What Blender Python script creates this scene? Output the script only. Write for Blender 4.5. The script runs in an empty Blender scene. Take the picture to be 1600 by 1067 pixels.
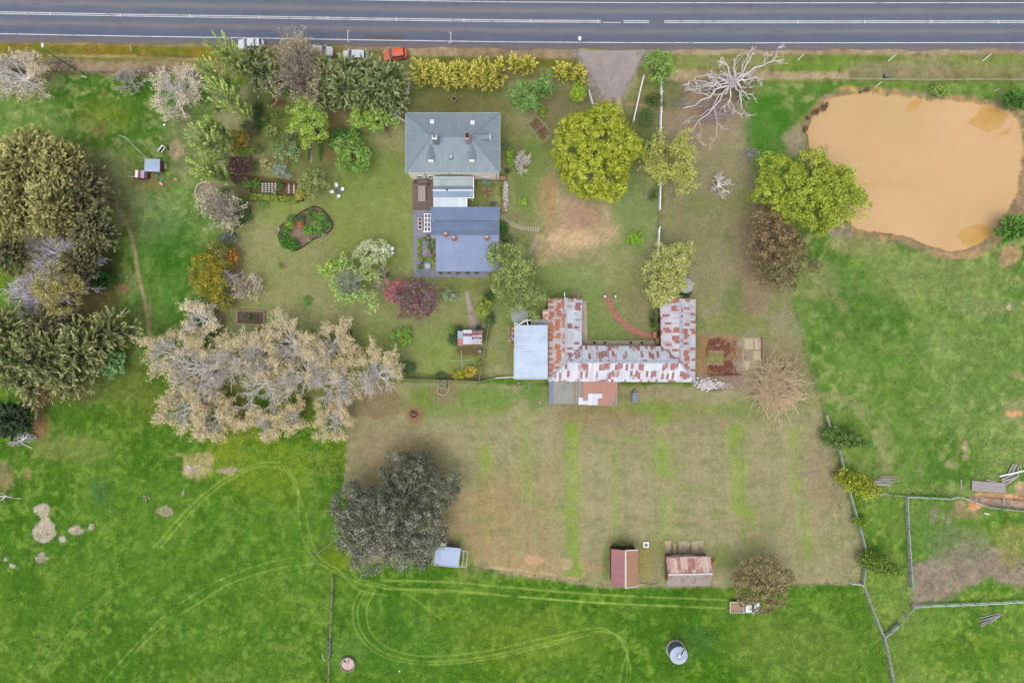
import bpy, math, random
import numpy as np
from mathutils import Vector
R_ = math.radians
scene = bpy.context.scene
# ------------------------------------------------------------ camera, sky, sun, exposure
H = 118.52                      # flying height of the camera above the paddocks, metres
S = 9.0                         # photograph pixels per metre of ground
cam_d = bpy.data.cameras.new("camera"); cam = bpy.data.objects.new("camera", cam_d)
scene.collection.objects.link(cam); scene.camera = cam
cam.location = (0, 0, H); cam.rotation_euler = (0, 0, 0)
cam_d.lens = 24; cam_d.sensor_width = 36; cam_d.clip_end = 3000; cam_d.clip_start = 0.5
SUN_EL, SUN_AZ = R_(74), R_(200)        # soft light through thin cloud from the lower edge of the photograph
w = bpy.data.worlds.new("World"); scene.world = w; w.use_nodes = True
nt = w.node_tree; bg = nt.nodes['Background']
sky = nt.nodes.new('ShaderNodeTexSky'); sky.sky_type = 'NISHITA'; sky.sun_disc = False
sky.sun_elevation = SUN_EL; sky.sun_rotation = SUN_AZ; sky.air_density = 1.0; sky.dust_density = 3.0
hs = nt.nodes.new('ShaderNodeHueSaturation'); hs.inputs['Saturation'].default_value = 0.42
nt.links.new(sky.outputs[0], hs.inputs['Color']); nt.links.new(hs.outputs[0], bg.inputs[0])
bg.inputs[1].default_value = 0.15
sd = bpy.data.lights.new("sun", 'SUN'); so = bpy.data.objects.new("sun", sd); scene.collection.objects.link(so)
sd.energy = 0.9; sd.angle = R_(42); sd.color = (1.0, 0.96, 0.9)
dirv = Vector((math.sin(SUN_AZ)*math.cos(SUN_EL), math.cos(SUN_AZ)*math.cos(SUN_EL), math.sin(SUN_EL)))
so.rotation_euler = dirv.to_track_quat('Z', 'Y').to_euler(); so.location = (0, 0, 90)
scene.view_settings.view_transform = 'Standard'; scene.view_settings.look = 'None'
scene.view_settings.exposure = 1.0; scene.view_settings.gamma = 1
K = 2.0                         # how much brighter a lit horizontal surface shows than its albedo

# ------------------------------------------------------------ helpers
def P(px, py, h=0.0):
    k = (H-h)/H
    return ((px-800)/S*k, (533.5-py)/S*k)
def P3(px, py, h=0.0):
    x, y = P(px, py, h); return (x, y, h)
def lin(c):
    c = c/255.0
    return c/12.92 if c <= 0.04045 else ((c+0.055)/1.055)**2.4
def C(r, g, b, gain=1.0):
    return tuple(min(0.95, lin(v)/K*gain) for v in (r, g, b))
def C4(*a): return C(*a)+(1.0,)
COL = scene.collection
def tag(o, label=None, cat=None, group=None, kind=None):
    if label: o["label"] = label
    if cat: o["category"] = cat
    if group: o["group"] = group
    if kind: o["kind"] = kind
    return o
def empty(name, loc, label, cat, group=None, rz=0.0):
    o = bpy.data.objects.new(name, None); COL.objects.link(o)
    o.location = (loc[0], loc[1], loc[2] if len(loc) > 2 else 0.0); o.rotation_euler = (0, 0, rz)
    o.empty_display_size = 0.3
    return tag(o, label, cat, group)
def place(me, name, parent=None):
    o = bpy.data.objects.new(name, me); COL.objects.link(o)
    if parent is not None: o.parent = parent
    return o
class MB:
    """collects shapes, then links them as ONE mesh object"""
    def __init__(s): s.v = []; s.f = []; s.m = []; s.uv = {}
    def add(s, vs, fs, mi=0):
        b = len(s.v); s.v += [tuple(map(float, v)) for v in vs]
        for f in fs: s.f.append([b+i for i in f]); s.m.append(mi)
        return s
    def hexa(s, q, mi=0):
        return s.add(q, [(3,2,1,0),(4,5,6,7),(0,1,5,4),(1,2,6,5),(2,3,7,6),(3,0,4,7)], mi)
    def box(s, x0, y0, z0, x1, y1, z1, mi=0):
        return s.hexa([(x0,y0,z0),(x1,y0,z0),(x1,y1,z0),(x0,y1,z0),(x0,y0,z1),(x1,y0,z1),(x1,y1,z1),(x0,y1,z1)], mi)
    def obox(s, cx, cy, hl, hw, z0, z1, a=0.0, mi=0, taper=0.0):
        c, n = math.cos(a), math.sin(a); q = []
        for z, t in ((z0, 0), (z1, taper)):
            for ux, uy in ((-1,-1),(1,-1),(1,1),(-1,1)):
                X, Y = ux*(hl-t), uy*(hw-t); q.append((cx+X*c-Y*n, cy+X*n+Y*c, z))
        return s.hexa(q, mi)
    def beam(s, p, q, wd, ht, mi=0):
        """square bar between two 3D points"""
        p = Vector(p); q = Vector(q); d = (q-p)
        if d.length < 1e-5: return s
        d.normalize(); up = Vector((0,0,1)) if abs(d.z) < 0.95 else Vector((1,0,0))
        a = d.cross(up).normalized()*wd/2; b = a.cross(d).normalized()*ht/2
        return s.hexa([p-a-b, p+a-b, q+a-b, q-a-b, p-a+b, p+a+b, q+a+b, q-a+b], mi)
    def prism(s, pts, z0, z1, mi=0):
        n = len(pts)
        ar = sum(pts[i][0]*pts[(i+1)%n][1]-pts[(i+1)%n][0]*pts[i][1] for i in range(n))
        if ar < 0: pts = pts[::-1]
        vs = [(x,y,z0) for x,y in pts]+[(x,y,z1) for x,y in pts]
        return s.add(vs, [list(range(n))[::-1], [n+i for i in range(n)]]+[(i,(i+1)%n,n+(i+1)%n,n+i) for i in range(n)], mi)
    def cyl(s, x, y, z0, z1, r0, r1=None, n=14, mi=0, sy=1.0):
        r1 = r0 if r1 is None else r1
        vs = [(x+r0*math.cos(2*math.pi*i/n), y+sy*r0*math.sin(2*math.pi*i/n), z0) for i in range(n)]
        vs += [(x+r1*math.cos(2*math.pi*i/n), y+sy*r1*math.sin(2*math.pi*i/n), z1) for i in range(n)]
        return s.add(vs, [list(range(n))[::-1], [n+i for i in range(n)]]+[(i,(i+1)%n,n+(i+1)%n,n+i) for i in range(n)], mi)
    def ring(s, x, y, z0, z1, ri, ro, n=24, mi=0, a0=0, a1=2*math.pi):
        full = abs(a1-a0-2*math.pi) < 1e-6; m = n if full else n+1
        vs = []
        for r, z in ((ri,z0),(ro,z0),(ro,z1),(ri,z1)):
            for i in range(m):
                a = a0+(a1-a0)*i/n; vs.append((x+r*math.cos(a), y+r*math.sin(a), z))
        fs = []
        for i in range(n):
            j = (i+1) % m
            for k in range(4):
                l = (k+1) % 4; fs.append((k*m+i, k*m+j, l*m+j, l*m+i))
        if not full: fs += [(0,m,2*m,3*m), (m-1,4*m-1,3*m-1,2*m-1)]
        return s.add(vs, fs, mi)
    def tube(s, p, q, r0, r1=None, n=8, mi=0):
        r1 = r0 if r1 is None else r1
        p = Vector(p); q = Vector(q); d = (q-p).normalized()
        up = Vector((0,0,1)) if abs(d.z) < 0.95 else Vector((1,0,0))
        a = d.cross(up).normalized(); b = d.cross(a).normalized(); vs = []
        for c, r in ((p,r0),(q,r1)):
            for i in range(n):
                t = 2*math.pi*i/n; vs.append(c+a*r*math.cos(t)+b*r*math.sin(t))
        return s.add(vs, [list(range(n))[::-1],[n+i for i in range(n)]]+[(i,(i+1)%n,n+(i+1)%n,n+i) for i in range(n)], mi)
    def rock(s, x, y, z, rx, ry, rz, rng, mi=0, n=7):
        vs = [(x, y, z+rz*rng.uniform(.85,1.05))]; a0 = rng.uniform(0, 6)
        for k, (zz, rr) in enumerate(((.72,.62),(.2,1.0),(-.4,.85))):
            for i in range(n):
                a = a0+2*math.pi*i/n; q = rr*rng.uniform(.75,1.15)
                vs.append((x+rx*q*math.cos(a), y+ry*q*math.sin(a), z+rz*zz*rng.uniform(.8,1.15)))
        fs = [(0,1+i,1+(i+1)%n) for i in range(n)]
        for k in range(2):
            fs += [(1+k*n+i, 1+(k+1)*n+i, 1+(k+1)*n+(i+1)%n, 1+k*n+(i+1)%n) for i in range(n)]
        return s.add(vs, fs, mi)
    def slab(s, pts, t=0.09, mi=0):
        """a roof slope: 3D polygon (first edge runs along the eave or ridge) with thickness; keeps UVs in metres"""
        n = len(pts); b = len(s.v); f0 = len(s.f)
        A = [Vector(p) for p in pts]
        nrm = sum(((A[i]-A[0]).cross(A[i+1]-A[0]) for i in range(1, n-1)), Vector((0,0,0)))
        e = (A[1]-A[0]).normalized(); nn = nrm.normalized()
        if nn.z < 0: A = A[::-1]; nn = -nn
        v_ = nn.cross(e).normalized()
        s.v += [tuple(a) for a in A]+[(a.x,a.y,a.z-t) for a in A]
        s.f.append([b+i for i in range(n)]); s.m.append(mi)
        s.uv[f0] = [(a.dot(e), a.dot(v_)) for a in A]
        s.f.append([b+n+i for i in range(n)][::-1]); s.m.append(mi)
        for i in range(n):
            s.f.append([b+i, b+n+i, b+n+(i+1)%n, b+(i+1)%n]); s.m.append(mi)
        return s
    def build(s, name, mats, parent=None, label=None, cat=None, group=None, kind=None, local=False, smooth=False):
        if not isinstance(mats, (list, tuple)): mats = [mats]
        me = bpy.data.meshes.new(name)
        ox = oy = oz = 0.0
        if parent is not None and not local:
            ox, oy, oz = parent.location
            p = parent.parent
            while p is not None: ox += p.location[0]; oy += p.location[1]; oz += p.location[2]; p = p.parent
        loc = (0, 0, 0)
        if parent is None and not local and kind is None:
            xs = [v[0] for v in s.v]; ys = [v[1] for v in s.v]
            ox, oy = (min(xs)+max(xs))/2, (min(ys)+max(ys))/2; loc = (ox, oy, 0)
        me.from_pydata([(x-ox, y-oy, z-oz) for x,y,z in s.v], [], s.f)
        for m in mats: me.materials.append(m)
        if len(mats) > 1: me.polygons.foreach_set('material_index', s.m)
        if s.uv:
            ul = me.uv_layers.new(name='UVMap')
            for fi, uvs in s.uv.items():
                p = me.polygons[fi]
                for li, u in zip(p.loop_indices, uvs): ul.data[li].uv = u
        if smooth: me.shade_smooth()
        me.update()
        o = place(me, name, parent); o.location = loc
        return tag(o, label, cat, group, kind)

# ------------------------------------------------------------ node materials
MATS = {}
class NG:
    def __init__(s, name, rough=0.85, spec=0.2, metal=0.0):
        s.mat = bpy.data.materials.new(name); s.mat.use_nodes = True; s.t = s.mat.node_tree
        s.b = s.t.nodes['Principled BSDF']
        s.b.inputs['Roughness'].default_value = rough; s.b.inputs['Metallic'].default_value = metal
        s.b.inputs['Specular IOR Level'].default_value = spec
    def n(s, typ, **kw):
        nd = s.t.nodes.new(typ)
        for k, v in kw.items(): setattr(nd, k, v)
        return nd
    def set(s, sock, val):
        if isinstance(val, bpy.types.NodeSocket): s.t.links.new(val, sock)
        elif val is not None: sock.default_value = val
    def math(s, op, a, b=None, clamp=False):
        nd = s.n('ShaderNodeMath', operation=op, use_clamp=clamp); s.set(nd.inputs[0], a); s.set(nd.inputs[1], b); return nd.outputs[0]
    def mix(s, fac, a, b, mode='MIX'):
        nd = s.n('ShaderNodeMix', data_type='RGBA', blend_type=mode)
        s.set(nd.inputs[0], fac); s.set(nd.inputs[6], a); s.set(nd.inputs[7], b); return nd.outputs[2]
    def noise(s, vec, scale, detail=3, rough=0.6, dist=0.0):
        nd = s.n('ShaderNodeTexNoise'); s.set(nd.inputs['Vector'], vec); nd.inputs['Scale'].default_value = scale
        nd.inputs['Detail'].default_value = detail; nd.inputs['Roughness'].default_value = rough
        nd.inputs['Distortion'].default_value = dist; return nd.outputs['Fac']
    def maprange(s, v, a, b, c=0.0, d=1.0, smooth=False):
        nd = s.n('ShaderNodeMapRange', interpolation_type='SMOOTHSTEP' if smooth else 'LINEAR')
        s.set(nd.inputs[0], v)
        for i, q in enumerate((a,b,c,d)): s.set(nd.inputs[1+i], q)
        return nd.outputs[0]
    def ramp(s, fac, stops, interp='LINEAR'):
        nd = s.n('ShaderNodeValToRGB'); s.set(nd.inputs[0], fac); cr = nd.color_ramp; cr.interpolation = interp
        while len(cr.elements) < len(stops): cr.elements.new(0.5)
        for e, (p, c) in zip(cr.elements, stops): e.position = p; e.color = tuple(c)+(1,) if len(c) == 3 else c
        return nd.outputs[0]
    def pos(s, obj=False):
        if obj: return s.n('ShaderNodeTexCoord').outputs['Object']
        return s.n('ShaderNodeNewGeometry').outputs['Position']
    def scale(s, vec, sx, sy, sz):
        nd = s.n('ShaderNodeVectorMath', operation='MULTIPLY'); s.set(nd.inputs[0], vec); nd.inputs[1].default_value = (sx,sy,sz); return nd.outputs[0]
    def bump(s, h, strength=0.4, dist=0.1):
        nd = s.n('ShaderNodeBump'); nd.inputs['Strength'].default_value = strength; nd.inputs['Distance'].default_value = dist
        s.set(nd.inputs['Height'], h); s.t.links.new(nd.outputs[0], s.b.inputs['Normal'])
    def col(s, c): s.set(s.b.inputs['Base Color'], c); return s.mat

def mottled(name, c1, c2, scale=3.0, c3=None, rough=0.85, spec=0.2, metal=0.0, bump=0.2, stretch=(1,1,1), fine=8.0):
    """worn surface: two or three tones mixed by soft noise, with fine grain"""
    if name in MATS: return MATS[name]
    g = NG(name, rough, spec, metal); v = g.scale(g.pos(), *stretch)
    f = g.maprange(g.noise(v, scale, 4, .65), .32, .68)
    c = g.mix(f, tuple(c1)+(1,), tuple(c2)+(1,))
    if c3 is not None:
        f3 = g.maprange(g.noise(v, scale*.37, 5, .7, .6), .52, .66); c = g.mix(f3, c, tuple(c3)+(1,))
    fn = g.noise(v, fine, 2, .7)
    c = g.mix(1.0, c, g.ramp(fn, [(.25,(.72,.72,.72)),(.75,(1.25,1.25,1.25))] if bump else [(.25,(.95,.95,.95)),(.75,(1.04,1.04,1.04))]), 'MULTIPLY')
    if bump: g.bump(fn, bump, .05)
    MATS[name] = g.col(c); return MATS[name]
def planks(name, c1, c2, along='x', width=0.16, rough=.85):
    """weathered timber boards with a tone for each board"""
    if name in MATS: return MATS[name]
    g = NG(name, rough, .2); p = g.pos(); sep = g.n('ShaderNodeSeparateXYZ'); g.set(sep.inputs[0], p)
    q = sep.outputs[1] if along == 'x' else sep.outputs[0]
    cell = g.math('FLOOR', g.math('DIVIDE', q, width)); wn = g.n('ShaderNodeTexWhiteNoise', noise_dimensions='1D'); g.set(wn.inputs['W'], cell)
    fr = g.math('FRACT', g.math('DIVIDE', q, width)); gap = g.maprange(g.math('ABSOLUTE', g.math('SUBTRACT', fr, .5)), .40, .48)
    st = (.6,6,1) if along == 'x' else (6,.6,1)
    gr = g.noise(g.scale(p, *st), 2.2, 4, .7)
    c = g.mix(g.math('MULTIPLY', g.math('ADD', wn.outputs['Value'], gr), .5), tuple(c1)+(1,), tuple(c2)+(1,))
    c = g.mix(g.math('MULTIPLY', gap, .65), c, (c1[0]*.3, c1[1]*.3, c1[2]*.3, 1))
    MATS[name] = g.col(c); return MATS[name]
def iron(name, base1, base2, rust1, rust2, amount=0.3, pw=0.78, pl=2.3, grime=0.3, rough=.5, panel_fill=True, ribs=0.24, metal=.15):
    """corrugated iron: sheets of their own tone, rust following the sheets down the slope, corrugation"""
    if name in MATS: return MATS[name]
    g = NG(name, rough, .35, metal); uv = g.n('ShaderNodeUVMap').outputs[0]
    sep = g.n('ShaderNodeSeparateXYZ'); g.set(sep.inputs[0], uv); u, v = sep.outputs[0], sep.outputs[1]
    cu = g.math('FLOOR', g.math('DIVIDE', u, pw)); cv = g.math('FLOOR', g.math('DIVIDE', v, pl))
    cb = g.n('ShaderNodeCombineXYZ'); g.set(cb.inputs[0], cu); g.set(cb.inputs[1], cv)
    wn = g.n('ShaderNodeTexWhiteNoise', noise_dimensions='2D'); g.set(wn.inputs['Vector'], cb.outputs[0])
    cs = g.n('ShaderNodeSeparateColor'); g.set(cs.inputs[0], wn.outputs['Color'])
    r1, r2, r3 = cs.outputs[0], cs.outputs[1], cs.outputs[2]
    base = g.mix(r3, tuple(base1)+(1,), tuple(base2)+(1,))
    big = g.noise(g.scale(uv, 1,1,1), .35, 3, .6)
    base = g.mix(g.math('MULTIPLY', g.maprange(big, .4, .65), grime), base, (base1[0]*.55, base1[1]*.55, base1[2]*.56, 1))
    # rust: starts at a lap and streaks down the sheet, ragged ends, every sheet its own
    st = g.noise(g.scale(uv, 6.0, .75, 1), 1.2, 5, .82)
    fv = g.math('FRACT', g.math('DIVIDE', v, pl))
    mid = g.maprange(g.math('ABSOLUTE', g.math('SUBTRACT', fv, g.maprange(r2, 0, 1, .25, .75))), .72, .30)
    if panel_fill:
        a = g.math('MULTIPLY', g.maprange(r1, 1-amount-.22, 1-amount+.06), mid)
        m = g.maprange(g.math('ADD', g.math('MULTIPLY', a, .40), g.math('MULTIPLY', st, 1.0)), .70, .88)
        stain = g.maprange(g.math('ADD', g.math('MULTIPLY', r3, .3), st), .62, .86)
        base = g.mix(g.math('MULTIPLY', stain, .55), base, (rust1[0]*.5+base1[0]*.35, rust1[1]*.5+base1[1]*.35, rust1[2]*.5+base1[2]*.35, 1))
    else:
        m = g.maprange(g.math('ADD', st, g.math('MULTIPLY', g.math('SUBTRACT', r1, .5), .22)), .62-amount*.35, .72-amount*.3)
    rc = g.mix(g.noise(uv, 2.6, 3, .7), tuple(rust1)+(1,), tuple(rust2)+(1,))
    c = g.mix(m, base, rc)
    # sheet laps
    fu = g.math('FRACT', g.math('DIVIDE', u, pw)); lap = g.maprange(fu, .94, .99)
    lapv = g.maprange(fv, .965, .99); lp = g.math('MULTIPLY', g.math('MAXIMUM', lap, lapv), .28)
    c = g.mix(lp, c, (.06,.06,.065,1))
    wv = g.math('SINE', g.math('MULTIPLY', u, 2*math.pi/ribs)); g.bump(g.math('MULTIPLY', wv, 1.0), .35 if panel_fill else .12, .03)
    c = g.mix(1.0, c, g.ramp(g.maprange(wv, -1, 1), [(0,(.88,.88,.88)),(1,(1.07,1.07,1.07))] if panel_fill else [(0,(.97,.97,.97)),(1,(1.03,1.03,1.03))]), 'MULTIPLY')  # rib shading put into the colour: furrows darker, crests lighter
    MATS[name] = g.col(c); return MATS[name]
def leafmat(c1, c2, c3):
    """leaves: dark, middle and light leaves by leaf and by clump"""
    key = ('leaf', c1, c2, c3)
    if key in MATS: return MATS[key]
    g = NG('leaves', .75, .12)
    def soft(c): m = .3*c[0]+.59*c[1]+.11*c[2]; return tuple(v*.84+m*.16 for v in c)
    c1, c2, c3 = soft(c1), soft(c2), soft(c3)
    at = g.n('ShaderNodeAttribute', attribute_name='tone'); isl = g.n('ShaderNodeNewGeometry').outputs['Random Per Island']
    f = g.math('ADD', g.math('MULTIPLY', at.outputs['Fac'], .6), g.math('MULTIPLY', isl, .4))
    c = g.ramp(f, [(.12, C(*c1, LG)), (.5, C(*c2, LG)), (.9, C(*c3, LG))])
    MATS[key] = g.col(c)
    return MATS[key]
LG = 1.85
def barkmat(c1, c2):
    key = ('bark', c1, c2)
    if key in MATS: return MATS[key]
    g = NG('bark', .9, .1); f = g.noise(g.pos(), 1.3, 4, .7)
    MATS[key] = g.col(g.mix(g.maprange(f,.35,.65), C4(*c1, 1.8), C4(*c2, 1.8))); return MATS[key]

# ------------------------------------------------------------ foliage and branches (numpy)
def npmesh(name, V, nper, mat, parent, tone=None, smooth=False, faces=None):
    V = np.asarray(V, np.float32)
    o3 = np.zeros(3, np.float32); p = parent
    while p is not None: o3 += np.array(p.location, np.float32); p = p.parent
    V = V-o3
    me = bpy.data.meshes.new(name); me.vertices.add(len(V)); me.vertices.foreach_set('co', V.ravel())
    if faces is None: loops = np.arange(len(V), dtype=np.int32); nf = len(V)//nper
    else: loops = np.asarray(faces, np.int32).ravel(); nf = len(loops)//nper
    me.loops.add(len(loops)); me.loops.foreach_set('vertex_index', loops)
    me.polygons.add(nf); me.polygons.foreach_set('loop_start', np.arange(0, nf*nper, nper, dtype=np.int32))
    me.polygons.foreach_set('loop_total', np.full(nf, nper, np.int32))
    if tone is not None:
        a = me.attributes.new('tone', 'FLOAT', 'FACE'); a.data.foreach_set('value', np.asarray(tone, np.float32))
    me.update(calc_edges=True); me.materials.append(mat)
    if smooth: me.shade_smooth()
    return place(me, name, parent)
def unit(a): return a/np.maximum(np.linalg.norm(a, axis=-1, keepdims=True), 1e-6)
def leafquads(P_, N_, T_, ln, wd):
    """rhombic leaves at P_ with normal N_, long axis T_"""
    T = unit(T_-N_*np.sum(T_*N_, -1, keepdims=True)); U = np.cross(N_, T)
    ln = np.asarray(ln).reshape(-1,1); wd = np.asarray(wd).reshape(-1,1)
    return np.stack([P_-T*ln, P_+U*wd-T*ln*.1, P_+T*ln, P_-U*wd-T*ln*.1], 1).reshape(-1, 3)
def lobes(rng, n=5, amp=.12):
    ks = rng.integers(2, 8, n); ph = rng.uniform(0, 6.28, n); am = rng.uniform(.3, 1, n)*amp
    return lambda th: 1+sum(a*np.sin(k*th+p) for k, p, a in zip(ks, ph, am))
def sphere_dirs(rng, n, zmin=-1.0):
    z = rng.uniform(zmin, 1, n); t = rng.uniform(0, 2*np.pi, n); r = np.sqrt(1-z*z)
    return np.stack([r*np.cos(t), r*np.sin(t), z], 1)
def crown_clumps(rng, c, rx, ry, rz, rc, leaf=.26, dens=9, cover=2.2, lob=.13, flat=.75, jitter=.55, inner=.25):
    c = np.array(c); lf = lobes(rng, 5, lob)
    area = math.pi*rx*ry*1.6
    n = max(4, int(cover*area/(math.pi*rc*rc)))
    d = sphere_dirs(rng, n, -.45); th = np.arctan2(d[:,1], d[:,0])
    rr = np.where(rng.random(n) < inner, rng.uniform(.25,.75,n), rng.uniform(.78,1.0,n))
    m = (rr*lf(th))[:,None]
    R3 = np.array([max(rx-rc*.8,.2*rx), max(ry-rc*.8,.2*ry), max(rz-rc*.6,.3*rz)])
    cc = c+d*m*R3; cr = rc*rng.uniform(.6, 1.25, n); tn = np.clip(rng.normal(.5,.2,n)+d[:,2]*.08, 0, 1)
    per = np.maximum(6, (dens*4*math.pi*cr*cr*.55).astype(int)); idx = np.repeat(np.arange(n), per); N = len(idx)
    dd = sphere_dirs(rng, N, -.35); dd = unit(dd+.25*d[idx])
    p = cc[idx]+dd*cr[idx][:,None]*rng.uniform(.72,1.08,N)[:,None]*np.array([1,1,flat])
    nn = unit(dd+rng.normal(0,jitter,(N,3))); t = rng.normal(0,1,(N,3))
    L = leaf*rng.uniform(.6,1.35,N)
    return leafquads(p, nn, t, L, L*.55), tn[idx]
def crown_sprays(rng, c, rx, ry, rz, L=1.6, n=None, leaf=.34, m=34, up=.35, lob=.14, wide=.30, cover=3.4, drop=0.0, jit=.2):
    """conifer: feathery pointed sprays that reach outward, lighter at their tips, over a dark inside"""
    c = np.array(c); lf = lobes(rng, 5, lob)
    if n is None: n = max(8, int(cover*math.pi*rx*ry/(L*L*.55)))
    d = sphere_dirs(rng, n, -.25); th = np.arctan2(d[:,1], d[:,0])
    rr = rng.uniform(.35,.95,n)**.8*lf(th)
    R3 = np.array([max(rx-L*.55,.3*rx), max(ry-L*.55,.3*ry), rz])
    base = c+d*rr[:,None]*R3
    a2 = rng.uniform(0,6.283,n); hd = unit(d*np.array([1,1,0])+np.stack([np.cos(a2),np.sin(a2),0*a2],1)*.55)
    ax = unit(hd+np.array([0,0,up])+rng.normal(0,jit,(n,3)))
    LL = L*rng.uniform(.6,1.3,n); side = unit(np.cross(ax, np.array([0,0,1.0])+rng.normal(0,.25,(n,3)))); upv = np.cross(side, ax)
    idx = np.repeat(np.arange(n), m); N = len(idx); t = rng.uniform(0,1,N); s = rng.uniform(-1,1,N)
    comb = .62+.38*np.cos(t*22+idx)                      # side fronds stand apart
    p = base[idx]+ax[idx]*(t*LL[idx])[:,None]+side[idx]*(s*(1-t*.9)*LL[idx]*wide*comb)[:,None]+upv[idx]*((rng.normal(0,.05,N)-drop*s*s)*LL[idx])[:,None]
    T = unit(ax[idx]+side[idx]*(s*.9)[:,None]+rng.normal(0,.1,(N,3)))
    nn = unit(upv[idx]+rng.normal(0,.3,(N,3))); ll = leaf*rng.uniform(.6,1.3,N)
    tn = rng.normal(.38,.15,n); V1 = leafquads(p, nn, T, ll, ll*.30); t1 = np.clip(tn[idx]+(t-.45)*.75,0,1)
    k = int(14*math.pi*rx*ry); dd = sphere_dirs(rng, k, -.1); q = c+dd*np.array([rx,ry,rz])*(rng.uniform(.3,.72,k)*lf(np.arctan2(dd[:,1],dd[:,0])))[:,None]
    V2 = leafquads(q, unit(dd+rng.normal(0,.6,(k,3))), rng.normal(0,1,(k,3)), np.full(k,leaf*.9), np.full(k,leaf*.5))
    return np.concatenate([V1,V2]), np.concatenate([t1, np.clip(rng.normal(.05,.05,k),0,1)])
def branches(rng, start, lens, counts, r0, spread, upb, M=3, first=None, rshrink=.55, minr=.03, reach=(1,1,1), tmin=.3):
    """levels of branches; returns list of (points[N,M+1,3], radii[N,M+1])"""
    reach = np.array(reach); out = []
    par = None
    for lv, (L, cnt) in enumerate(zip(lens, counts)):
        if lv == 0:
            n = cnt; s = np.repeat(np.array([start]), n, 0)
            a = np.linspace(0, 2*np.pi, n, endpoint=False)+rng.uniform(-.35,.35,n); el = rng.uniform(.25,1.0,n) if first is None else rng.uniform(first[0],first[1],n)
            d = np.stack([np.cos(a)*np.cos(el), np.sin(a)*np.cos(el), np.sin(el)],1); rs = np.full(n, r0)
        else:
            pp, pr, pd = par; N0 = len(pp); idx = np.repeat(np.arange(N0), cnt); n = len(idx)
            t = rng.uniform(tmin,1.0,n); t[::cnt] = .98; x = t*M; i = np.minimum(x.astype(int), M-1); f = (x-i)[:,None]
            s = pp[idx,i]*(1-f)+pp[idx,i+1]*f; loc = unit(pp[idx,i+1]-pp[idx,i])
            d = unit(loc+rng.normal(0,spread,(n,3))+np.array([0,0,upb])); rs = np.maximum(pr[idx,i]*rshrink, minr)
        Ls = L*rng.uniform(.6,1.2,n); bend = rng.normal(0,.22,(n,3))+np.array([0,0,upb*.4]); ts = np.linspace(0,1,M+1)
        pts = s[:,None,:]+(d[:,None,:]*ts[None,:,None]+bend[:,None,:]*(ts**2)[None,:,None])*Ls[:,None,None]*reach
        rad = np.maximum(rs[:,None]*(1-.55*ts[None,:]), minr*(1-.4*ts[None,:])*np.ones((n,1)))
        out.append((pts, rad)); par = (pts, rad, d)
    return out
def tubes(levels, K_=3):
    Vs = []; Fs = []; b = 0
    for pts, rad in levels:
        n, m = pts.shape[:2]; d = unit(np.gradient(pts, axis=1)); ref = np.where(np.abs(d[...,2:3]) < .9, np.array([0,0,1.0]), np.array([1.0,0,0]))
        a = unit(np.cross(d, ref)); c = np.cross(d, a); ang = np.arange(K_)*2*np.pi/K_
        v = pts[:,:,None,:]+rad[:,:,None,None]*(a[:,:,None,:]*np.cos(ang)[None,None,:,None]+c[:,:,None,:]*np.sin(ang)[None,None,:,None])
        Vs.append(v.reshape(-1,3))
        I = np.arange(n)[:,None,None]*m*K_+np.arange(m-1)[None,:,None]*K_; k = np.arange(K_)[None,None,:]; k2 = (k+1) % K_
        f = np.stack([I+k, I+k2, I+K_+k2, I+K_+k], -1).reshape(-1,4)+b; Fs.append(f); b += n*m*K_
    return np.concatenate(Vs), np.concatenate(Fs)
SEED = [11]
def nrng(): SEED[0] += 1; return np.random.default_rng(SEED[0])
def trunk_mb(rng, x, y, h, r, top=None):
    q = []; n = 5; lx, ly = rng.normal(0,.02*h,2)
    pts = np.array([[x+lx*(i/n)**2, y+ly*(i/n)**2, -.1+(h+.1)*i/n] for i in range(n+1)])
    return [(pts[None], (r*(1.25-.6*np.linspace(0,1,n+1)**.6))[None])]
# ------------------------------------------------------------ the ground: one sheet, dense where it is seen
st = 0.18
xs = np.concatenate([np.array([-900,-600,-400,-260,-180,-140,-126]), np.arange(-118,-98.3,.7), np.arange(-98,98.01,st), np.arange(98.7,119,.7), np.array([126,140,180,260,400,600,900])])
ys = np.concatenate([np.array([-900,-600,-400,-260,-160,-110]), np.arange(-92,-69.3,.7), np.arange(-69,69.01,st), np.arange(69.7,100,.7), np.array([110,160,260,400,600,900])])
GX, GY = np.meshgrid(xs, ys); NYg, NXg = GX.shape
QX = GX*S+800; QY = 533.5-GY*S                       # ground coordinates in photograph pixels
def vnoise(x, y, seed):
    xi = np.floor(x).astype(np.int64); yi = np.floor(y).astype(np.int64); fx = x-xi; fy = y-yi
    fx = fx*fx*(3-2*fx); fy = fy*fy*(3-2*fy)
    def h(i, j):
        n = (i*374761393+j*668265263+seed*1442695041) & 0xFFFFFFFF
        n = ((n ^ (n >> 13))*1274126177) & 0xFFFFFFFF; n = n ^ (n >> 16); return (n & 0xFFFF)/65535.0
    return (h(xi,yi)*(1-fx)+h(xi+1,yi)*fx)*(1-fy)+(h(xi,yi+1)*(1-fx)+h(xi+1,yi+1)*fx)*fy
def fbm(sc, seed, o=4, sx=1.0, sy=1.0, rough=.55, x=None, y=None):
    x = QX if x is None else x; y = QY if y is None else y
    a = 1.0; tot = 0; out = 0
    for k in range(o):
        c, s_ = math.cos(.6*k+.3), math.sin(.6*k+.3)
        if sx != 1 or sy != 1: c, s_ = 1, 0
        u = x/(sc*sx); v = y/(sc*sy)
        out = out+a*vnoise((u*c-v*s_)*2**k+17.3*k, (u*s_+v*c)*2**k+9.1*k, seed+k); tot += a; a *= rough
    return out/tot
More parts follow.
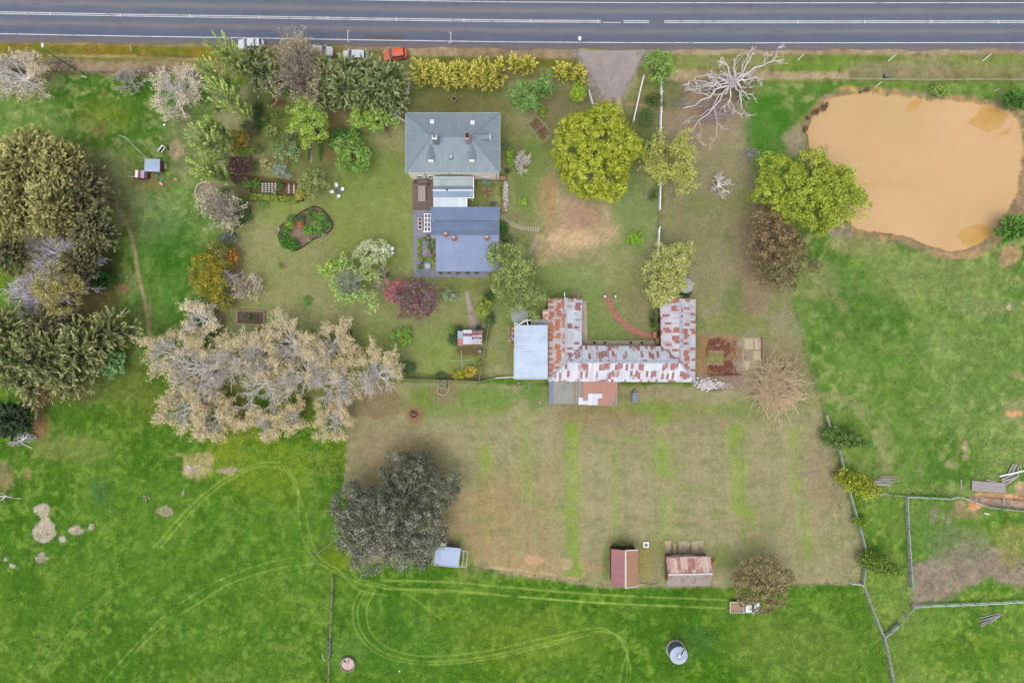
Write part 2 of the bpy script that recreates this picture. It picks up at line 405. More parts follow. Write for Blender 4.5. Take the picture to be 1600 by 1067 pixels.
def ss(a, b, x):
    t = np.clip((x-a)/(b-a), 0, 1); return t*t*(3-2*t)
nL = fbm(190, 1, 3); nM = fbm(60, 2, 4); nS = fbm(22, 3, 4); nF = fbm(8, 4, 3, rough=.7); nE = fbm(28, 5, 4); nT = fbm(4.5, 6, 2)
nM2 = fbm(75, 8, 4); nH = fbm(9, 9, 4, sx=7, sy=1); nV = fbm(9, 10, 4, sx=1, sy=8); nStr = fbm(13, 12, 4)
def arr(c): return np.array(C(*c))
def mixc(A, B, f): return A*(1-f[...,None])+B*f[...,None]
def tone(c1, c2, c3, f1=None, f2=None):
    f1 = ss(.34,.66,nM) if f1 is None else f1; f2 = ss(.48,.7,nS*.5+nF*.5) if f2 is None else f2
    o = np.broadcast_to(arr(c1), QX.shape+(3,)); o = mixc(o, arr(c2), f1); return mixc(o, arr(c3), f2)
class G: pass
G.sm = np.ones(QX.shape)
G.a = tone((70,114,28), (86,127,38), (108,140,54), ss(.3,.7,nM*.5+nS*.5), ss(.46,.74,nS*.4+nF*.6)*.8)
G.a = mixc(G.a, arr((112,132,24)), ss(.56,.72,fbm(70,31,3))*.55)
G.a = mixc(G.a, arr((50,98,38)), ss(.58,.74,fbm(34,33,4))*.3)
G.z = -0.045+(nS-.5)*.05+(nF-.5)*.03
def sub(x0, y0, x1, y1):
    i0, i1 = np.searchsorted(xs, (x0-800)/S), np.searchsorted(xs, (x1-800)/S)
    j0, j1 = np.searchsorted(ys, (533.5-y1)/S), np.searchsorted(ys, (533.5-y0)/S)
    return slice(max(j0-1,0), min(j1+1,NYg)), slice(max(i0-1,0), min(i1+1,NXg))
def sdpoly(pts, x, y):
    d = np.full(x.shape, 1e18); ins = np.zeros(x.shape, bool); n = len(pts)
    for i in range(n):
        ax, ay = pts[i]; bx, by = pts[(i+1)%n]; ex, ey = bx-ax, by-ay; wx, wy = x-ax, y-ay
        t = np.clip((wx*ex+wy*ey)/(ex*ex+ey*ey+1e-9), 0, 1); d = np.minimum(d, (wx-ex*t)**2+(wy-ey*t)**2)
        if ay != by:
            ins ^= ((ay > y) != (by > y)) & (x < (bx-ax)*(y-ay)/(by-ay)+ax)
    d = np.sqrt(d); return np.where(ins, d, -d)
def sdline(pts, x, y):
    d = np.full(x.shape, 1e18)
    for (ax,ay),(bx,by) in zip(pts[:-1], pts[1:]):
        ex, ey = bx-ax, by-ay; wx, wy = x-ax, y-ay
        t = np.clip((wx*ex+wy*ey)/(ex*ex+ey*ey+1e-9), 0, 1); d = np.minimum(d, (wx-ex*t)**2+(wy-ey*t)**2)
    return np.sqrt(d)
def mask(pts, soft=8, amp=10, pad=None):
    pad = soft+amp+4; X = [p[0] for p in pts]; Y = [p[1] for p in pts]
    sl = sub(min(X)-pad, min(Y)-pad, max(X)+pad, max(Y)+pad)
    s_ = sdpoly(pts, QX[sl], QY[sl])+(nE[sl]-.5)*2*amp+(nF[sl]-.5)*min(amp,6)
    return sl, ss(-soft, soft, s_)
def region(pts, cols, soft=8, amp=10, op=1.0, f1=None, f2=None, brk=None):
    sl, m = mask(pts, soft, amp); cols = [cols] if isinstance(cols[0], (int,float)) else cols
    c = np.broadcast_to(arr(cols[0]), m.shape+(3,))
    if len(cols) > 1: c = mixc(c, arr(cols[1]), (ss(.34,.66,nM2) if f1 is None else f1)[sl])
    if len(cols) > 2: c = mixc(c, arr(cols[2]), (ss(.46,.68,nS*.5+nF*.5) if f2 is None else f2)[sl])
    if brk is not None: m = m*ss(brk[0], brk[1], nS[sl]*.5+nM[sl]*.5)
    G.a[sl] = mixc(G.a[sl], c, m*op)
def blob(x, y, rx, ry, cols, soft=4, amp=6, op=1.0, brk=None, ang=0):
    c, s_ = math.cos(ang), math.sin(ang)
    region([(x+rx*math.cos(t)*c-ry*math.sin(t)*s_, y+rx*math.cos(t)*s_+ry*math.sin(t)*c) for t in np.linspace(0,6.283,15)[:-1]], cols, soft, amp, op, brk=brk)
def smooth_line(pts, n=8):
    p = np.array(pts, float)
    if len(p) < 3: return [tuple(q) for q in p]
    q = np.vstack([2*p[0]-p[1], p, 2*p[-1]-p[-2]]); out = []
    for i in range(1, len(q)-2):
        for t in np.linspace(0,1,n,endpoint=False):
            a,b,c,d = q[i-1],q[i],q[i+1],q[i+2]
            out.append(tuple(.5*((2*b)+(c-a)*t+(2*a-5*b+4*c-d)*t*t+(3*b-a-3*c+d)*t**3)))
    out.append(tuple(p[-1])); return out
def stroke(pts, w_, col, op=.8, soft=1.4, brk=(.2,.5), wob=0.8):
    p = smooth_line(pts); X = [a[0] for a in p]; Y = [a[1] for a in p]; pad = w_+soft+6
    sl = sub(min(X)-pad, min(Y)-pad, max(X)+pad, max(Y)+pad)
    d = sdline(p, QX[sl], QY[sl])+(nF[sl]-.5)*wob*2
    m = (1-ss(w_-soft, w_+soft, d))*ss(brk[0], brk[1], nS[sl]*.6+nF[sl]*.4)*op
    G.a[sl] = mixc(G.a[sl], np.broadcast_to(arr(col), m.shape+(3,)), m)
def dots(x0, y0, x1, y1, n, r, col, op=.8, seed=0, inside=None):
    rg = random.Random(seed)
    for _ in range(n):
        x, y = rg.uniform(x0,x1), rg.uniform(y0,y1); q = r*rg.uniform(.5,1.4)
        blob(x, y, q, q*rg.uniform(.5,1), col, 1.5, q*.8, op*rg.uniform(.5,1))
# left paddock, upper: mixed greens
region([(-200,100),(330,100),(345,300),(330,500),(215,600),(190,420),(160,330),(-200,300)], [(72,116,36),(104,138,62),(128,146,84)], 20, 14)
blob(200,280,55,40,[(128,130,80),(146,140,100)],25,20,.6); blob(215,330,60,28,[(138,146,100)],22,14,.55)
blob(160,185,40,26,[(112,134,44)],20,10,.7); blob(285,220,28,60,[(112,128,76),(136,132,100)],18,14,.7)
blob(262,420,42,90,[(58,112,30),(76,128,44)],26,16,.65); blob(245,345,46,40,[(112,144,84)],25,16,.45)
for x,y,r in ((131,189,4),(160,193,5),(158,205,6),(148,203,4),(132,140,3),(165,143,4)): blob(x,y,r,r*.7,(128,104,72),2,3,.85)
blob(276,235,11,20,[(160,144,112)],4,7,.75); blob(269,241,6,6,[(150,134,110)],3,3,.6)
blob(240,282,38,14,[(146,122,90),(124,126,70)],10,8,.6); blob(190,450,12,8,(170,138,110),3,5,.9); blob(182,456,6,5,(150,150,60),3,3,.6)
# the walked line down the paddock
stroke([(150,290),(180,320),(198,350),(210,390),(216,430),(226,470),(234,525)],2.6,(176,158,116),.9,brk=(.05,.3)); stroke([(160,280),(196,345)],12,(140,128,92),.5,6)
stroke([(234,470),(235,520)],1.2,(170,160,110),.6)
# left lower paddock
region([(-200,600),(215,575),(240,640),(540,640),(525,740),(505,890),(520,905),(515,1200),(-200,1200)], [(69,113,26),(84,126,36),(102,137,50)], 20, 14, .85)
blob(330,610,120,90,[(72,116,28),(132,130,40)],30,26,.5); blob(400,725,90,45,[(104,140,30),(128,148,36)],26,20,.7); blob(300,880,150,120,[(84,130,36)],60,40,.35)
blob(60,600,34,40,[(134,96,74),(150,112,90)],10,12,.95); blob(62,665,12,22,[(150,110,86)],8,6,.85); blob(110,700,60,20,[(132,140,80)],14,14,.5)
blob(5,745,18,26,[(150,126,100)],8,8,.6); blob(42,742,7,8,[(140,124,80)],4,4,.7)
blob(308,727,26,22,[(158,150,92),(172,160,116)],5,11,.95); blob(357,736,20,7,[(176,158,134)],3,6,.95); blob(300,732,12,8,[(186,170,150)],3,6,.9); blob(280,710,8,5,[(150,148,90)],4,5,.8)
for x,y,rx,ry in ((62,797,9,7),(70,831,15,17),(64,871,8,10),(118,829,9,6),(97,842,6,5),(38,870,6,3),(227,779,5,5),(257,799,8,6),(285,770,4,4),(142,824,4,3),(20,884,3,2),(8,872,3,5)):
    blob(x,y,rx+5,ry+5,(66,108,44),5,4,.4); blob(x,y,rx*1.1,ry*1.1,[(186,172,152),(160,148,122)],1.5,10,.9,brk=(.3,.5))
blob(155,770,14,22,(58,98,58),10,8,.5); stroke([(226,640),(228,700),(232,770),(240,830)],4,(62,108,30),.5,3)
# lush strip below the field, bottom paddocks
region([(520,905),(560,895),(700,888),(850,905),(1000,920),(1250,915),(1345,912),(1378,993),(1400,1200),(515,1200)], [(66,112,22),(80,124,34),(98,136,44)], 8, 6, .9)
blob(600,1000,60,60,[(58,108,30)],30,20,.45); blob(800,890,80,10,[(58,112,18)],5,6,.7); blob(1250,1010,90,50,[(120,140,64)],40,26,.45); blob(1085,1000,30,25,[(60,104,50)],14,10,.5)
blob(830,1000,110,40,[(112,134,40)],40,24,.45)
blob(540,1020,30,26,[(98,140,60)],12,8,.5)
# tyre marks in the paddocks
TY = (146,178,80)
for off in (0, 13):
    stroke([(160+off*1.4,1067),(200+off,1020-off*.2),(250+off,968+off*.3),(300+off,930+off*.8),(350,903+off),(400,884+off),(450,872+off),(490,868+off)],1.1,TY,.6,brk=(.3,.6))
for off in (0, 11): stroke([(240+off,855),(290+off,798),(330+off,762),(375+off,735),(415,722+off*.6),(445,728+off*.6),(465-off*.3,760),(466+off,800),(472+off*1.2,840),(490+off,872),(520+off,892),(560,910+off),(610,920+off)],1.1,TY,.62)
for off in (0, 13): stroke([(600,907+off),(700,909+off),(800,918+off),(900,926+off),(1000,932+off),(1135,937+off)],1.2,TY,.75,brk=(.2,.5))
stroke([(560,905),(640,922),(720,926),(800,931),(930,941),(1060,946)],.9,TY,.6)
for off in (0, 8, 22): stroke([(564+off,922),(551+off,950),(556+off,985),(580+off*.9,1014-off*.3),(620+off*.6,1032-off*.5),(680,1038-off*.6),(760,1030-off*.6),(850,1010-off*.6),(930,990-off*.4),(958+off*.1,990),(975+off*.3,1010),(985-off*.6,1045),(980-off*.6,1080)],1.0,TY,.6)
stroke([(637,928),(664,948),(690,968)],.8,TY,.6); stroke([(65,1050),(100,1000),(120,970)],1,TY,.35)
# mown garden lawn
for PG in ([(330,140),(640,125),(930,150),(1290,128),(1240,470),(1290,648),(1350,862),(1345,912),(940,918),(745,888),(560,880),(540,640),(345,480)],):
    sl, m = mask(PG, 8, 6); G.sm[sl] *= 1-.5*m
LAWN = [(138,141,92),(150,149,106),(122,136,76)]
region([(330,140),(420,128),(560,120),(640,125),(800,125),(860,110),(925,145),(930,170),(1032,165),(1031,470),(1025,530),(905,535),(850,600),(803,590),(605,592),(560,640),(480,620),(330,600),(345,480),(372,400),(335,300)], LAWN, 5, 4)
for x,y,rx,ry,c,o in ((590,330,90,90,(124,144,66),.5),(560,260,60,50,(112,138,62),.55),(690,140,100,30,(98,112,50),.7),(720,165,80,14,(116,104,66),.5),(440,440,80,80,(142,146,94),.5),
      (430,330,60,22,(130,152,70),.6),(640,500,100,60,(130,140,84),.5),(700,560,60,40,(122,146,70),.6),(560,560,60,50,(106,132,60),.4),(430,190,40,50,(104,118,52),.8),(470,250,45,55,(110,116,62),.7),
      (520,210,16,50,(118,96,70),.75),(360,420,14,60,(132,118,84),.7),(395,300,16,30,(120,106,80),.6),(860,470,90,60,(112,144,72),.6),(980,470,40,60,(128,136,84),.6),(960,520,50,20,(108,136,66),.6),(830,270,34,70,(104,134,58),.7),
      (990,320,40,60,(112,142,74),.6),(800,220,22,40,(118,120,72),.7),(860,180,40,40,(122,114,78),.65),(900,150,40,20,(120,114,78),.6),(1000,500,26,60,(134,126,92),.7),(760,450,60,20,(118,130,66),.5),(700,445,70,10,(98,116,52),.6)):
    blob(x,y,rx,ry,c,18,14,o)
blob(760,275,22,46,[(120,110,60),(110,118,60)],8,8,.7)
# bare ground beside the big tree
region([(838,300),(862,270),(880,300),(925,312),(948,320),(962,345),(962,368),(930,388),(885,398),(842,412),(836,380),(850,350)], [(160,142,104),(178,154,120),(194,170,138)], 18, 12, .85)
blob(910,340,26,20,(172,136,116),12,8,.8); blob(895,372,44,12,[(210,180,140)],6,9,.5); blob(858,310,12,40,(164,138,90),8,6,.7)
for a in range(9): stroke([(845+a*12,400-a*2),(880+a*11,375-a*3),(925+a*4,352+a*2)],.7,(216,190,148),.5)
# corridor east of the white fence
region([(1032,118),(1166,122),(1172,240),(1205,340),(1240,470),(1262,560),(1288,648),(1250,680),(1090,650),(1088,470),(1034,465)], [(134,130,92),(144,138,104),(124,132,78)], 6, 5)
blob(1095,180,64,64,[(146,128,104),(154,134,114)],20,16,.9); blob(1140,230,26,60,(150,140,110),16,12,.5); blob(1155,420,24,90,[(146,130,102)],16,12,.75); blob(1090,270,50,70,[(148,136,104)],24,16,.5); blob(1120,430,70,60,[(146,138,104)],26,16,.5)
blob(1090,320,24,14,(110,126,72),10,8,.6); blob(1150,480,20,50,(104,124,66),12,10,.7); blob(1180,450,22,50,(144,122,98),12,10,.7); blob(1150,505,60,12,[(156,142,112),(126,134,76)],8,8,.8)
blob(1048,150,20,26,(94,112,60),12,10,.6); blob(1010,200,18,45,(96,106,66),10,8,.7); stroke([(1135,360),(1150,420),(1160,470)],5,(110,124,74),.5,4)
# big dry field
region([(545,605),(600,596),(860,602),(1090,600),(1280,640),(1300,700),(1350,862),(1345,912),(1242,914),(1120,918),(940,918),(850,904),(745,888),(738,862),(700,880),(560,880),(538,760)], [(146,142,102),(156,149,112),(134,139,90)], 4, 4, f1=ss(.36,.64,nH*.6+nM2*.4), f2=ss(.54,.74,nH*.5+nS*.5))
region([(680,770),(860,720),(870,890),(745,885),(690,850)], [(158,140,102),(166,146,108)], 30, 20, .6, f1=ss(.3,.7,nV))
region([(560,650),(700,690),(700,740),(560,760)], [(150,132,102)], 22, 16, .6)
blob(760,810,40,80,(166,138,98),40,24,.4); blob(860,885,90,16,[(176,150,110)],10,10,.55); blob(1000,650,140,30,[(148,130,104)],26,20,.6); blob(1280,740,30,60,(146,128,104),20,14,.5)
GS = (126,156,62)
for x, y0, y1, wd, o in ((757,640,740,11,.8),(893,655,900,12,.9),(1035,640,745,13,.9),(1152,665,800,12,.8),(1240,665,770,10,.7),(1040,770,905,10,.6),(1170,790,880,13,.55),(1256,780,870,10,.5),(960,700,880,9,.35),(820,640,780,14,.4)):
    region([(x-wd,y0),(x+wd,y0),(x+wd+3,y1),(x-wd+3,y1)], [GS,(140,160,80)], 11, 9, o, brk=(.3,.52))
rgf = random.Random(41)
for i in range(60):
    x, y = rgf.uniform(600,1310), rgf.uniform(625,880); blob(x, y, rgf.uniform(8,34), rgf.uniform(3,12), [(118,140,72),(134,148,88)] if i % 3 else [(160,138,110),(150,130,100)], 7, 9, rgf.uniform(.25,.5), brk=(.35,.6))
for i in range(26):
    x = 720+i*23; stroke([(x,650),(x+4,760),(x+8,900)], 2.6, (128,134,88) if i%2 else (168,150,116), .28, 2.2)
blob(700,630,100,26,[(112,138,64),(128,140,78)],14,14,.75); blob(670,620,26,16,(112,136,60),10,8,.8); blob(770,620,46,18,(108,140,62),12,10,.8); blob(828,612,22,14,[(88,134,44)],8,10,.7)
blob(600,630,36,26,[(138,118,90)],12,12,.8); blob(647,648,16,15,(150,112,84),5,6,.8); blob(694,615,18,22,(140,122,96),8,8,.8); blob(1060,640,110,14,[(112,138,52),(150,140,96)],12,12,.7); blob(930,650,60,10,(150,126,92),8,8,.6); blob(1190,640,70,16,(120,136,76),10,10,.6)
blob(840,622,24,22,[(96,136,56)],9,12,.6); blob(1010,880,14,30,[(130,134,60),(150,140,84)],6,8,.85); blob(1020,855,70,14,[(130,128,72)],8,8,.6); blob(1130,870,22,22,[(110,130,60)],8,8,.6)
stroke([(765,886),(850,896),(905,905)],2.2,(190,166,124),.8,brk=(.3,.5)); blob(835,875,14,9,(196,156,124),4,6,.8); blob(885,880,12,9,(184,162,130),3,5,.7)
blob(1280,908,30,4,(170,150,118),3,4,.6); blob(947,876,6,30,(92,122,52),4,3,.6)
# right paddock
region([(1166,128),(1900,130),(1900,780),(1430,775),(1345,768),(1290,650),(1242,480),(1205,340),(1172,240)], [(82,124,44),(112,142,66),(132,148,84)], 5, 4, f2=ss(.5,.75,nStr))
blob(1330,480,80,60,[(64,114,36)],28,22,.6); blob(1200,200,34,60,[(60,120,30)],14,12,.75); blob(1480,430,120,40,[(124,140,80)],22,22,.7); blob(1400,640,60,130,[(74,122,34)],40,26,.45); blob(1520,560,90,120,[(112,142,70)],50,30,.5)
blob(1300,430,26,26,[(112,132,76)],12,12,.6); stroke([(1270,430),(1300,460),(1320,480)],8,(140,140,92),.55,6); stroke([(1270,620),(1320,622),(1350,650),(1375,690),(1385,730)],7,(148,146,98),.65,5); blob(1272,440,30,30,[(126,134,80)],12,10,.7)
stroke([(1292,690),(1330,660)],8,(72,118,34),.5,6); blob(1590,640,26,22,[(150,144,106)],10,10,.6); blob(1585,645,14,6,(204,152,112),2,4,.9); blob(1590,585,8,6,(170,146,104),3,3,.7)
blob(1560,480,60,14,[(140,146,98)],10,12,.5); blob(1578,481,6,6,(186,170,146),2,3,.9); blob(1578,400,18,18,[(178,146,110)],6,8,.85); blob(1483,725,5,7,(168,150,120),3,3,.8); blob(1508,695,4,9,(172,150,120),2,3,.85); blob(1508,714,5,5,(172,150,120),2,3,.85)
stroke([(1520,620),(1505,680),(1495,715)],3,(148,152,90),.5,3)
blob(1330,560,60,26,[(98,138,56)],20,14,.5); dots(1240,420,1600,760,40,5,(72,114,42),.35,3); dots(1240,420,1600,760,50,5,(146,152,100),.45,4)
# right bottom
region([(1345,768),(1413,776),(1900,800),(1900,1300),(1400,1300),(1396,1067),(1345,910),(1352,862)], [(80,126,40),(104,140,56),(122,150,60)], 5, 4)
region([(1424,925),(1430,880),(1470,862),(1510,845),(1550,850),(1600,868),(1660,890),(1660,925),(1600,918),(1550,904),(1510,912),(1480,936),(1424,944)], [(144,128,112),(154,138,122)], 8, 12, .95); blob(1500,850,50,26,[(120,128,92)],14,16,.7)
blob(1580,850,26,34,[(146,144,84)],12,12,.7); blob(1450,820,40,50,[(84,122,62)],18,12,.5); blob(1460,805,8,14,(136,128,104),3,3,.7); blob(1480,812,7,10,(136,128,104),3,3,.6)
blob(1510,803,26,7,[(150,130,100)],5,7,.7); blob(1525,790,11,9,(208,150,112),3,4,.95); blob(1560,780,50,12,[(214,160,124),(196,150,120)],3,5,.95); blob(1595,765,12,14,[(186,156,124)],4,6,.9); blob(1500,790,9,8,(170,140,112),3,5,.8)
region([(1540,777),(1610,785),(1610,797),(1545,790)], [(176,152,134),(160,138,122)],1.5,2); blob(1385,720,14,60,[(140,144,92)],9,9,.5)
region([(1385,780),(1405,840),(1392,980),(1386,1067),(1440,1067),(1432,960)],[(122,140,72)],12,12,.35)
blob(1500,1020,110,30,[(86,126,26)],24,20,.5)
# verge and roadside
region([(-300,56),(300,60),(700,66),(900,68),(1900,68),(1900,128),(1330,128),(1166,128),(1032,118),(900,120),(640,130),(420,128),(300,118),(-300,112)], [(128,128,72),(142,132,88),(112,128,58)], 3, 3)
region([(-300,64),(0,67),(330,75),(345,92),(300,95),(-300,84)], [(126,112,36),(112,118,40),(140,116,50)], 3, 2.5, .95)
stroke([(-200,64),(0,66),(400,73),(600,75),(800,78)],2,(150,130,98),.7,2); stroke([(60,86),(150,88),(240,89),(320,94)],2.2,(168,152,110),.8,1.6,(.3,.5)); stroke([(215,87),(300,90)],2.4,(96,82,50),.6)
region([(60,93),(330,98),(330,118),(110,114),(60,104)], [(158,136,112),(142,122,98)], 4, 4, .9); stroke([(110,116),(160,116)],1.4,(70,100,50),.8)
region([(540,66),(640,70),(910,72),(905,92),(800,90),(640,88),(640,80),(540,78)], [(150,128,104),(168,146,120)], 3, 3, .9); region([(630,88),(905,94),(905,104),(640,98)], [(106,110,42)], 3, 3, .9); blob(690,104,70,5,[(122,122,62)],3,3,.7)
region([(630,90),(680,95),(680,112),(620,112)], [(118,126,72),(138,136,96)], 4, 4, .8)
region([(1015,70),(1900,70),(1900,86),(1015,86)], [(156,136,110),(166,150,122)], 2.5, 3, .95); region([(1060,88),(1600,88),(1600,108),(1060,108)], [(118,138,66),(138,140,90)], 4, 5, .8); blob(1330,92,100,5,[(96,130,44)],3,5,.7)
region([(1330,100),(1900,98),(1900,122),(1330,120)], [(132,126,88),(142,132,100)], 6, 6, .7); region([(1060,110),(1325,112),(1325,124),(1040,124)], [(176,156,124),(160,142,110)], 3, 4, .9); blob(1260,105,60,7,[(96,136,44)],5,5,.7)
region([(1320,128),(1900,130),(1900,150),(1560,150),(1420,146)],[(112,138,64),(96,128,56)],5,5,.7)
region([(915,84),(1040,84),(1036,170),(925,170)], [(118,130,72),(132,134,84)], 3, 3, .95)
region([(896,78),(1024,78),(1006,100),(990,132),(978,158),(932,158),(920,128),(904,98)], [(164,150,140),(150,138,126)], 7, 8, .95)
blob(985,175,24,30,[(140,128,98),(120,124,78)],10,10,.7)
# driveway approach: gravel running out into two wheel tracks
for off in (0, 15): stroke([(950+off,146),(953+off,170),(958+off,200)],4.4,(182,158,136),.95,1.6,(0,.2))
stroke([(925,156),(950,158)],2,(150,136,100),.7); stroke([(980,163),(1010,165)],2.4,(166,148,112),.8)
# pond: banks and bed
POND = [(1262,222),(1258,205),(1272,180),(1290,158),(1305,150),(1330,144),(1360,142),(1400,150),(1450,153),(1500,158),(1545,162),(1575,172),(1594,186),(1602,220),(1598,260),(1592,300),(1580,330),(1560,352),(1552,368),(1530,385),(1500,393),(1470,390),(1445,382),(1420,370),(1390,366),(1350,362),(1325,350),(1300,330),(1280,290),(1268,250)]
region([(1245,230),(1250,190),(1285,150),(1310,140),(1360,136),(1450,146),(1560,158),(1640,180),(1640,300),(1600,330),(1570,375),(1540,395),(1500,404),(1450,396),(1400,380),(1350,375),(1310,355),(1270,320)], [(150,134,104),(128,122,88),(170,136,92)], 4, 5, .95)
region([(1230,240),(1222,215),(1250,190),(1262,222),(1262,250)], [(156,144,116)], 6, 6, .9); blob(1500,398,44,6,[(180,144,108)],3,5,.7); blob(1325,139,16,5,(190,150,96),3,3,.8); blob(1315,362,20,12,[(150,134,116)],6,6,.8); blob(1590,290,10,50,[(160,128,100)],5,6,.8)
blob(1345,385,50,14,[(150,142,96)],10,10,.6)
sl = sub(1200,90,1700,440); sp = sdpoly(POND, QX[sl], QY[sl])+(nF[sl]-.5)*7+(nE[sl]-.5)*6
G.z[sl] = G.z[sl]-ss(-4,16,sp)*1.6
EARTH = (154,120,88); G.a[sl] = mixc(G.a[sl], np.broadcast_to(arr((206,168,112)), sp.shape+(3,)), ss(-1.5,3,sp))
# garden beds, then darker brownish ground under the trees
blob(395,300,22,14,[(96,76,60)],4,3,.8); region([(346,272),(388,274),(470,283),(475,312),(392,308)], [(112,84,66),(92,100,50)], 1.5, 1); 
BED = [(436,356),(447,347),(462,338),(478,328),(492,323),(504,328),(515,340),(520,350),(517,360),(505,368),(490,374),(476,384),(462,391),(448,387),(437,377)]
region(BED, [(134,112,96),(108,104,70)], 1.5, 2); blob(470,366,18,12,[(150,124,106)],3,4,.8)
region([(357,290),(385,288),(392,330),(378,350),(352,362),(340,330)], [(98,118,60),(108,108,72)], 4, 4, .85); blob(330,302,20,22,[(150,134,120)],3,3,.9)
region([(420,130),(500,150),(560,190),(610,215),(612,195),(540,150),(470,125)], [(96,120,50),(116,98,76)], 5, 6, .8); blob(435,160,12,6,(110,82,64),4,4,.9); blob(400,180,12,50,(94,108,62),6,6,.7)
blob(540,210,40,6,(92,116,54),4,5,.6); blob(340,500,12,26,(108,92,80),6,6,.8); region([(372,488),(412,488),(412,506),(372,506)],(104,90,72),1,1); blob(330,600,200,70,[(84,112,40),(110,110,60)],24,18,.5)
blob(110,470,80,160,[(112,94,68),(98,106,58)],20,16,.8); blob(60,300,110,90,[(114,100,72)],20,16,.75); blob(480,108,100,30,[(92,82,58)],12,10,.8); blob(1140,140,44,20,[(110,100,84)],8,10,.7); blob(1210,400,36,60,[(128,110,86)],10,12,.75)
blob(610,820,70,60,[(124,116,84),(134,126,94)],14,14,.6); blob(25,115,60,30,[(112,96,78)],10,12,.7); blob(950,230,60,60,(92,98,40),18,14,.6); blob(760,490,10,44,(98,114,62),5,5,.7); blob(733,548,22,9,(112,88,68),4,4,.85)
blob(645,590,40,8,(98,114,64),4,4,.6); blob(725,588,36,7,(112,98,76),4,4,.7)
# ruined yard
blob(1110,602,24,10,[(120,110,96),(96,90,78)],3,5,.9)
region([(1088,526),(1150,524),(1162,540),(1160,586),(1088,590)], [(134,104,80),(152,124,92),(144,116,98)], 2, 4); blob(1097,555,9,24,(146,126,78),4,6,.7); blob(1120,545,16,16,[(110,62,46)],4,7,.8); blob(1128,575,22,9,[(104,60,46)],3,6,.8)
region([(1108,550),(1130,550),(1130,568),(1108,568)], (136,132,84), 1.5, 1.5); region([(1086,588),(1190,588),(1192,606),(1100,604)], [(158,136,120),(140,124,110)], 3, 4, .9); blob(1166,606,14,10,[(150,136,110)],5,5,.8)
blob(1210,560,40,30,[(146,130,100)],10,8,.6); region([(1160,528),(1192,528),(1192,578),(1160,578)],[(166,148,118),(176,160,130)],2,2,.9)
lum = G.a.mean(-1, keepdims=True); grn = np.clip((G.a[...,1:2]-G.a[...,0:1])/(lum+1e-6)*1.2, 0, 1); G.a = G.a*(1-.02*grn)+lum*.02*grn; G.a *= 1-.035*grn; G.a[...,0] *= 1+.11*grn[...,0]; G.a[...,2] *= 1+.05*grn[...,0]
region([(-900,-60),(2500,-34),(2500,-8),(-900,-30)], [(132,132,80),(146,136,96)], 5, 6, .9); region([(-900,-30),(0,-16),(2500,-4),(2500,-8),(-900,-36)], [(150,136,108)], 3, 3, .9)
far = ss(0,10,np.maximum(np.abs(GX)-112, np.maximum(GY-92, -GY-84))); G.a = mixc(G.a, np.broadcast_to(arr((92,126,46)), G.a.shape), far)
fineA = 1+(1-far)*((nF-.5)*.55+(nT-.5)*.34+(nStr-.5)*.34)*G.sm
G.a = np.clip(G.a*fineA[...,None]*1.2, .004, .9)
me = bpy.data.meshes.new('ground')
V = np.stack([GX, GY, G.z], -1).reshape(-1,3).astype(np.float32); me.vertices.add(len(V)); me.vertices.foreach_set('co', V.ravel())
I = (np.arange(NYg-1)[:,None]*NXg+np.arange(NXg-1)[None,:]); F = np.stack([I, I+1, I+NXg+1, I+NXg], -1).reshape(-1,4).astype(np.int32)
me.loops.add(F.size); me.loops.foreach_set('vertex_index', F.ravel()); me.polygons.add(len(F))
me.polygons.foreach_set('loop_start', np.arange(0,F.size,4,dtype=np.int32)); me.polygons.foreach_set('loop_total', np.full(len(F),4,np.int32))
ca = me.color_attributes.new('soil_and_grass', 'FLOAT_COLOR', 'POINT')
cc = np.ones((len(V),4), np.float32); cc[:,:3] = G.a.reshape(-1,3); ca.data.foreach_set('color', cc.ravel())
me.update(calc_edges=True); me.shade_smooth()
g = NG('grass_and_soil', .95, .05); at = g.n('ShaderNodeAttribute', attribute_name='soil_and_grass')
p = g.pos(); n1 = g.noise(p, 2.6, 3, .75); n2 = g.noise(p, .9, 4, .7, .5); n3 = g.noise(g.scale(p, 1,1,1), 6.0, 2, .8)
c = g.mix(1.0, at.outputs['Color'], g.ramp(n1, [(.25,(.74,.77,.73)),(.5,(1,1,1)),(.78,(1.32,1.27,1.27))]), 'MULTIPLY')
c = g.mix(1.0, c, g.ramp(n2, [(.3,(.86,.89,.88)),(.55,(1,1,1)),(.75,(1.16,1.13,1.13))]), 'MULTIPLY')
g.bump(g.math('ADD', n1, n3), .55, .12); me.materials.append(g.col(c))
ground = place(me, 'ground'); tag(ground, kind='structure')
del V, F, I, cc
# ------------------------------------------------------------ road, markings, driveway, pond
CEN = [(-1400,-42),(-300,13.5),(0,20.5),(200,24.2),(400,27.2),(600,30.6),(800,33.3),(1000,34.5),(1200,34.7),(1600,34.5),(3000,33)]
def cen(px):
    for (x0,y0),(x1,y1) in zip(CEN[:-1], CEN[1:]):
        if px <= x1: return y0+(y1-y0)*(px-x0)/(x1-x0)
    return CEN[-1][1]
def strip(name, x0, x1, off0, off1, z, mat, step=25, uvs=True, lo=None):
    """a sheet that follows the road between two offsets from its centre line (photograph pixels)"""
    n = max(1, int(abs(x1-x0)/step)); vs = []; fs = []; uv = []
    for i in range(n+1):
        px = x0+(x1-x0)*i/n
        for o in (off0, off1 if lo is None else lo(px)-cen(px)):
            X, Y = P(px, cen(px)+o); vs.append((X, Y, z)); uv.append((X, o/S))
    for i in range(n): fs.append((2*i+1, 2*i+3, 2*i+2, 2*i))
    return vs, fs, uv
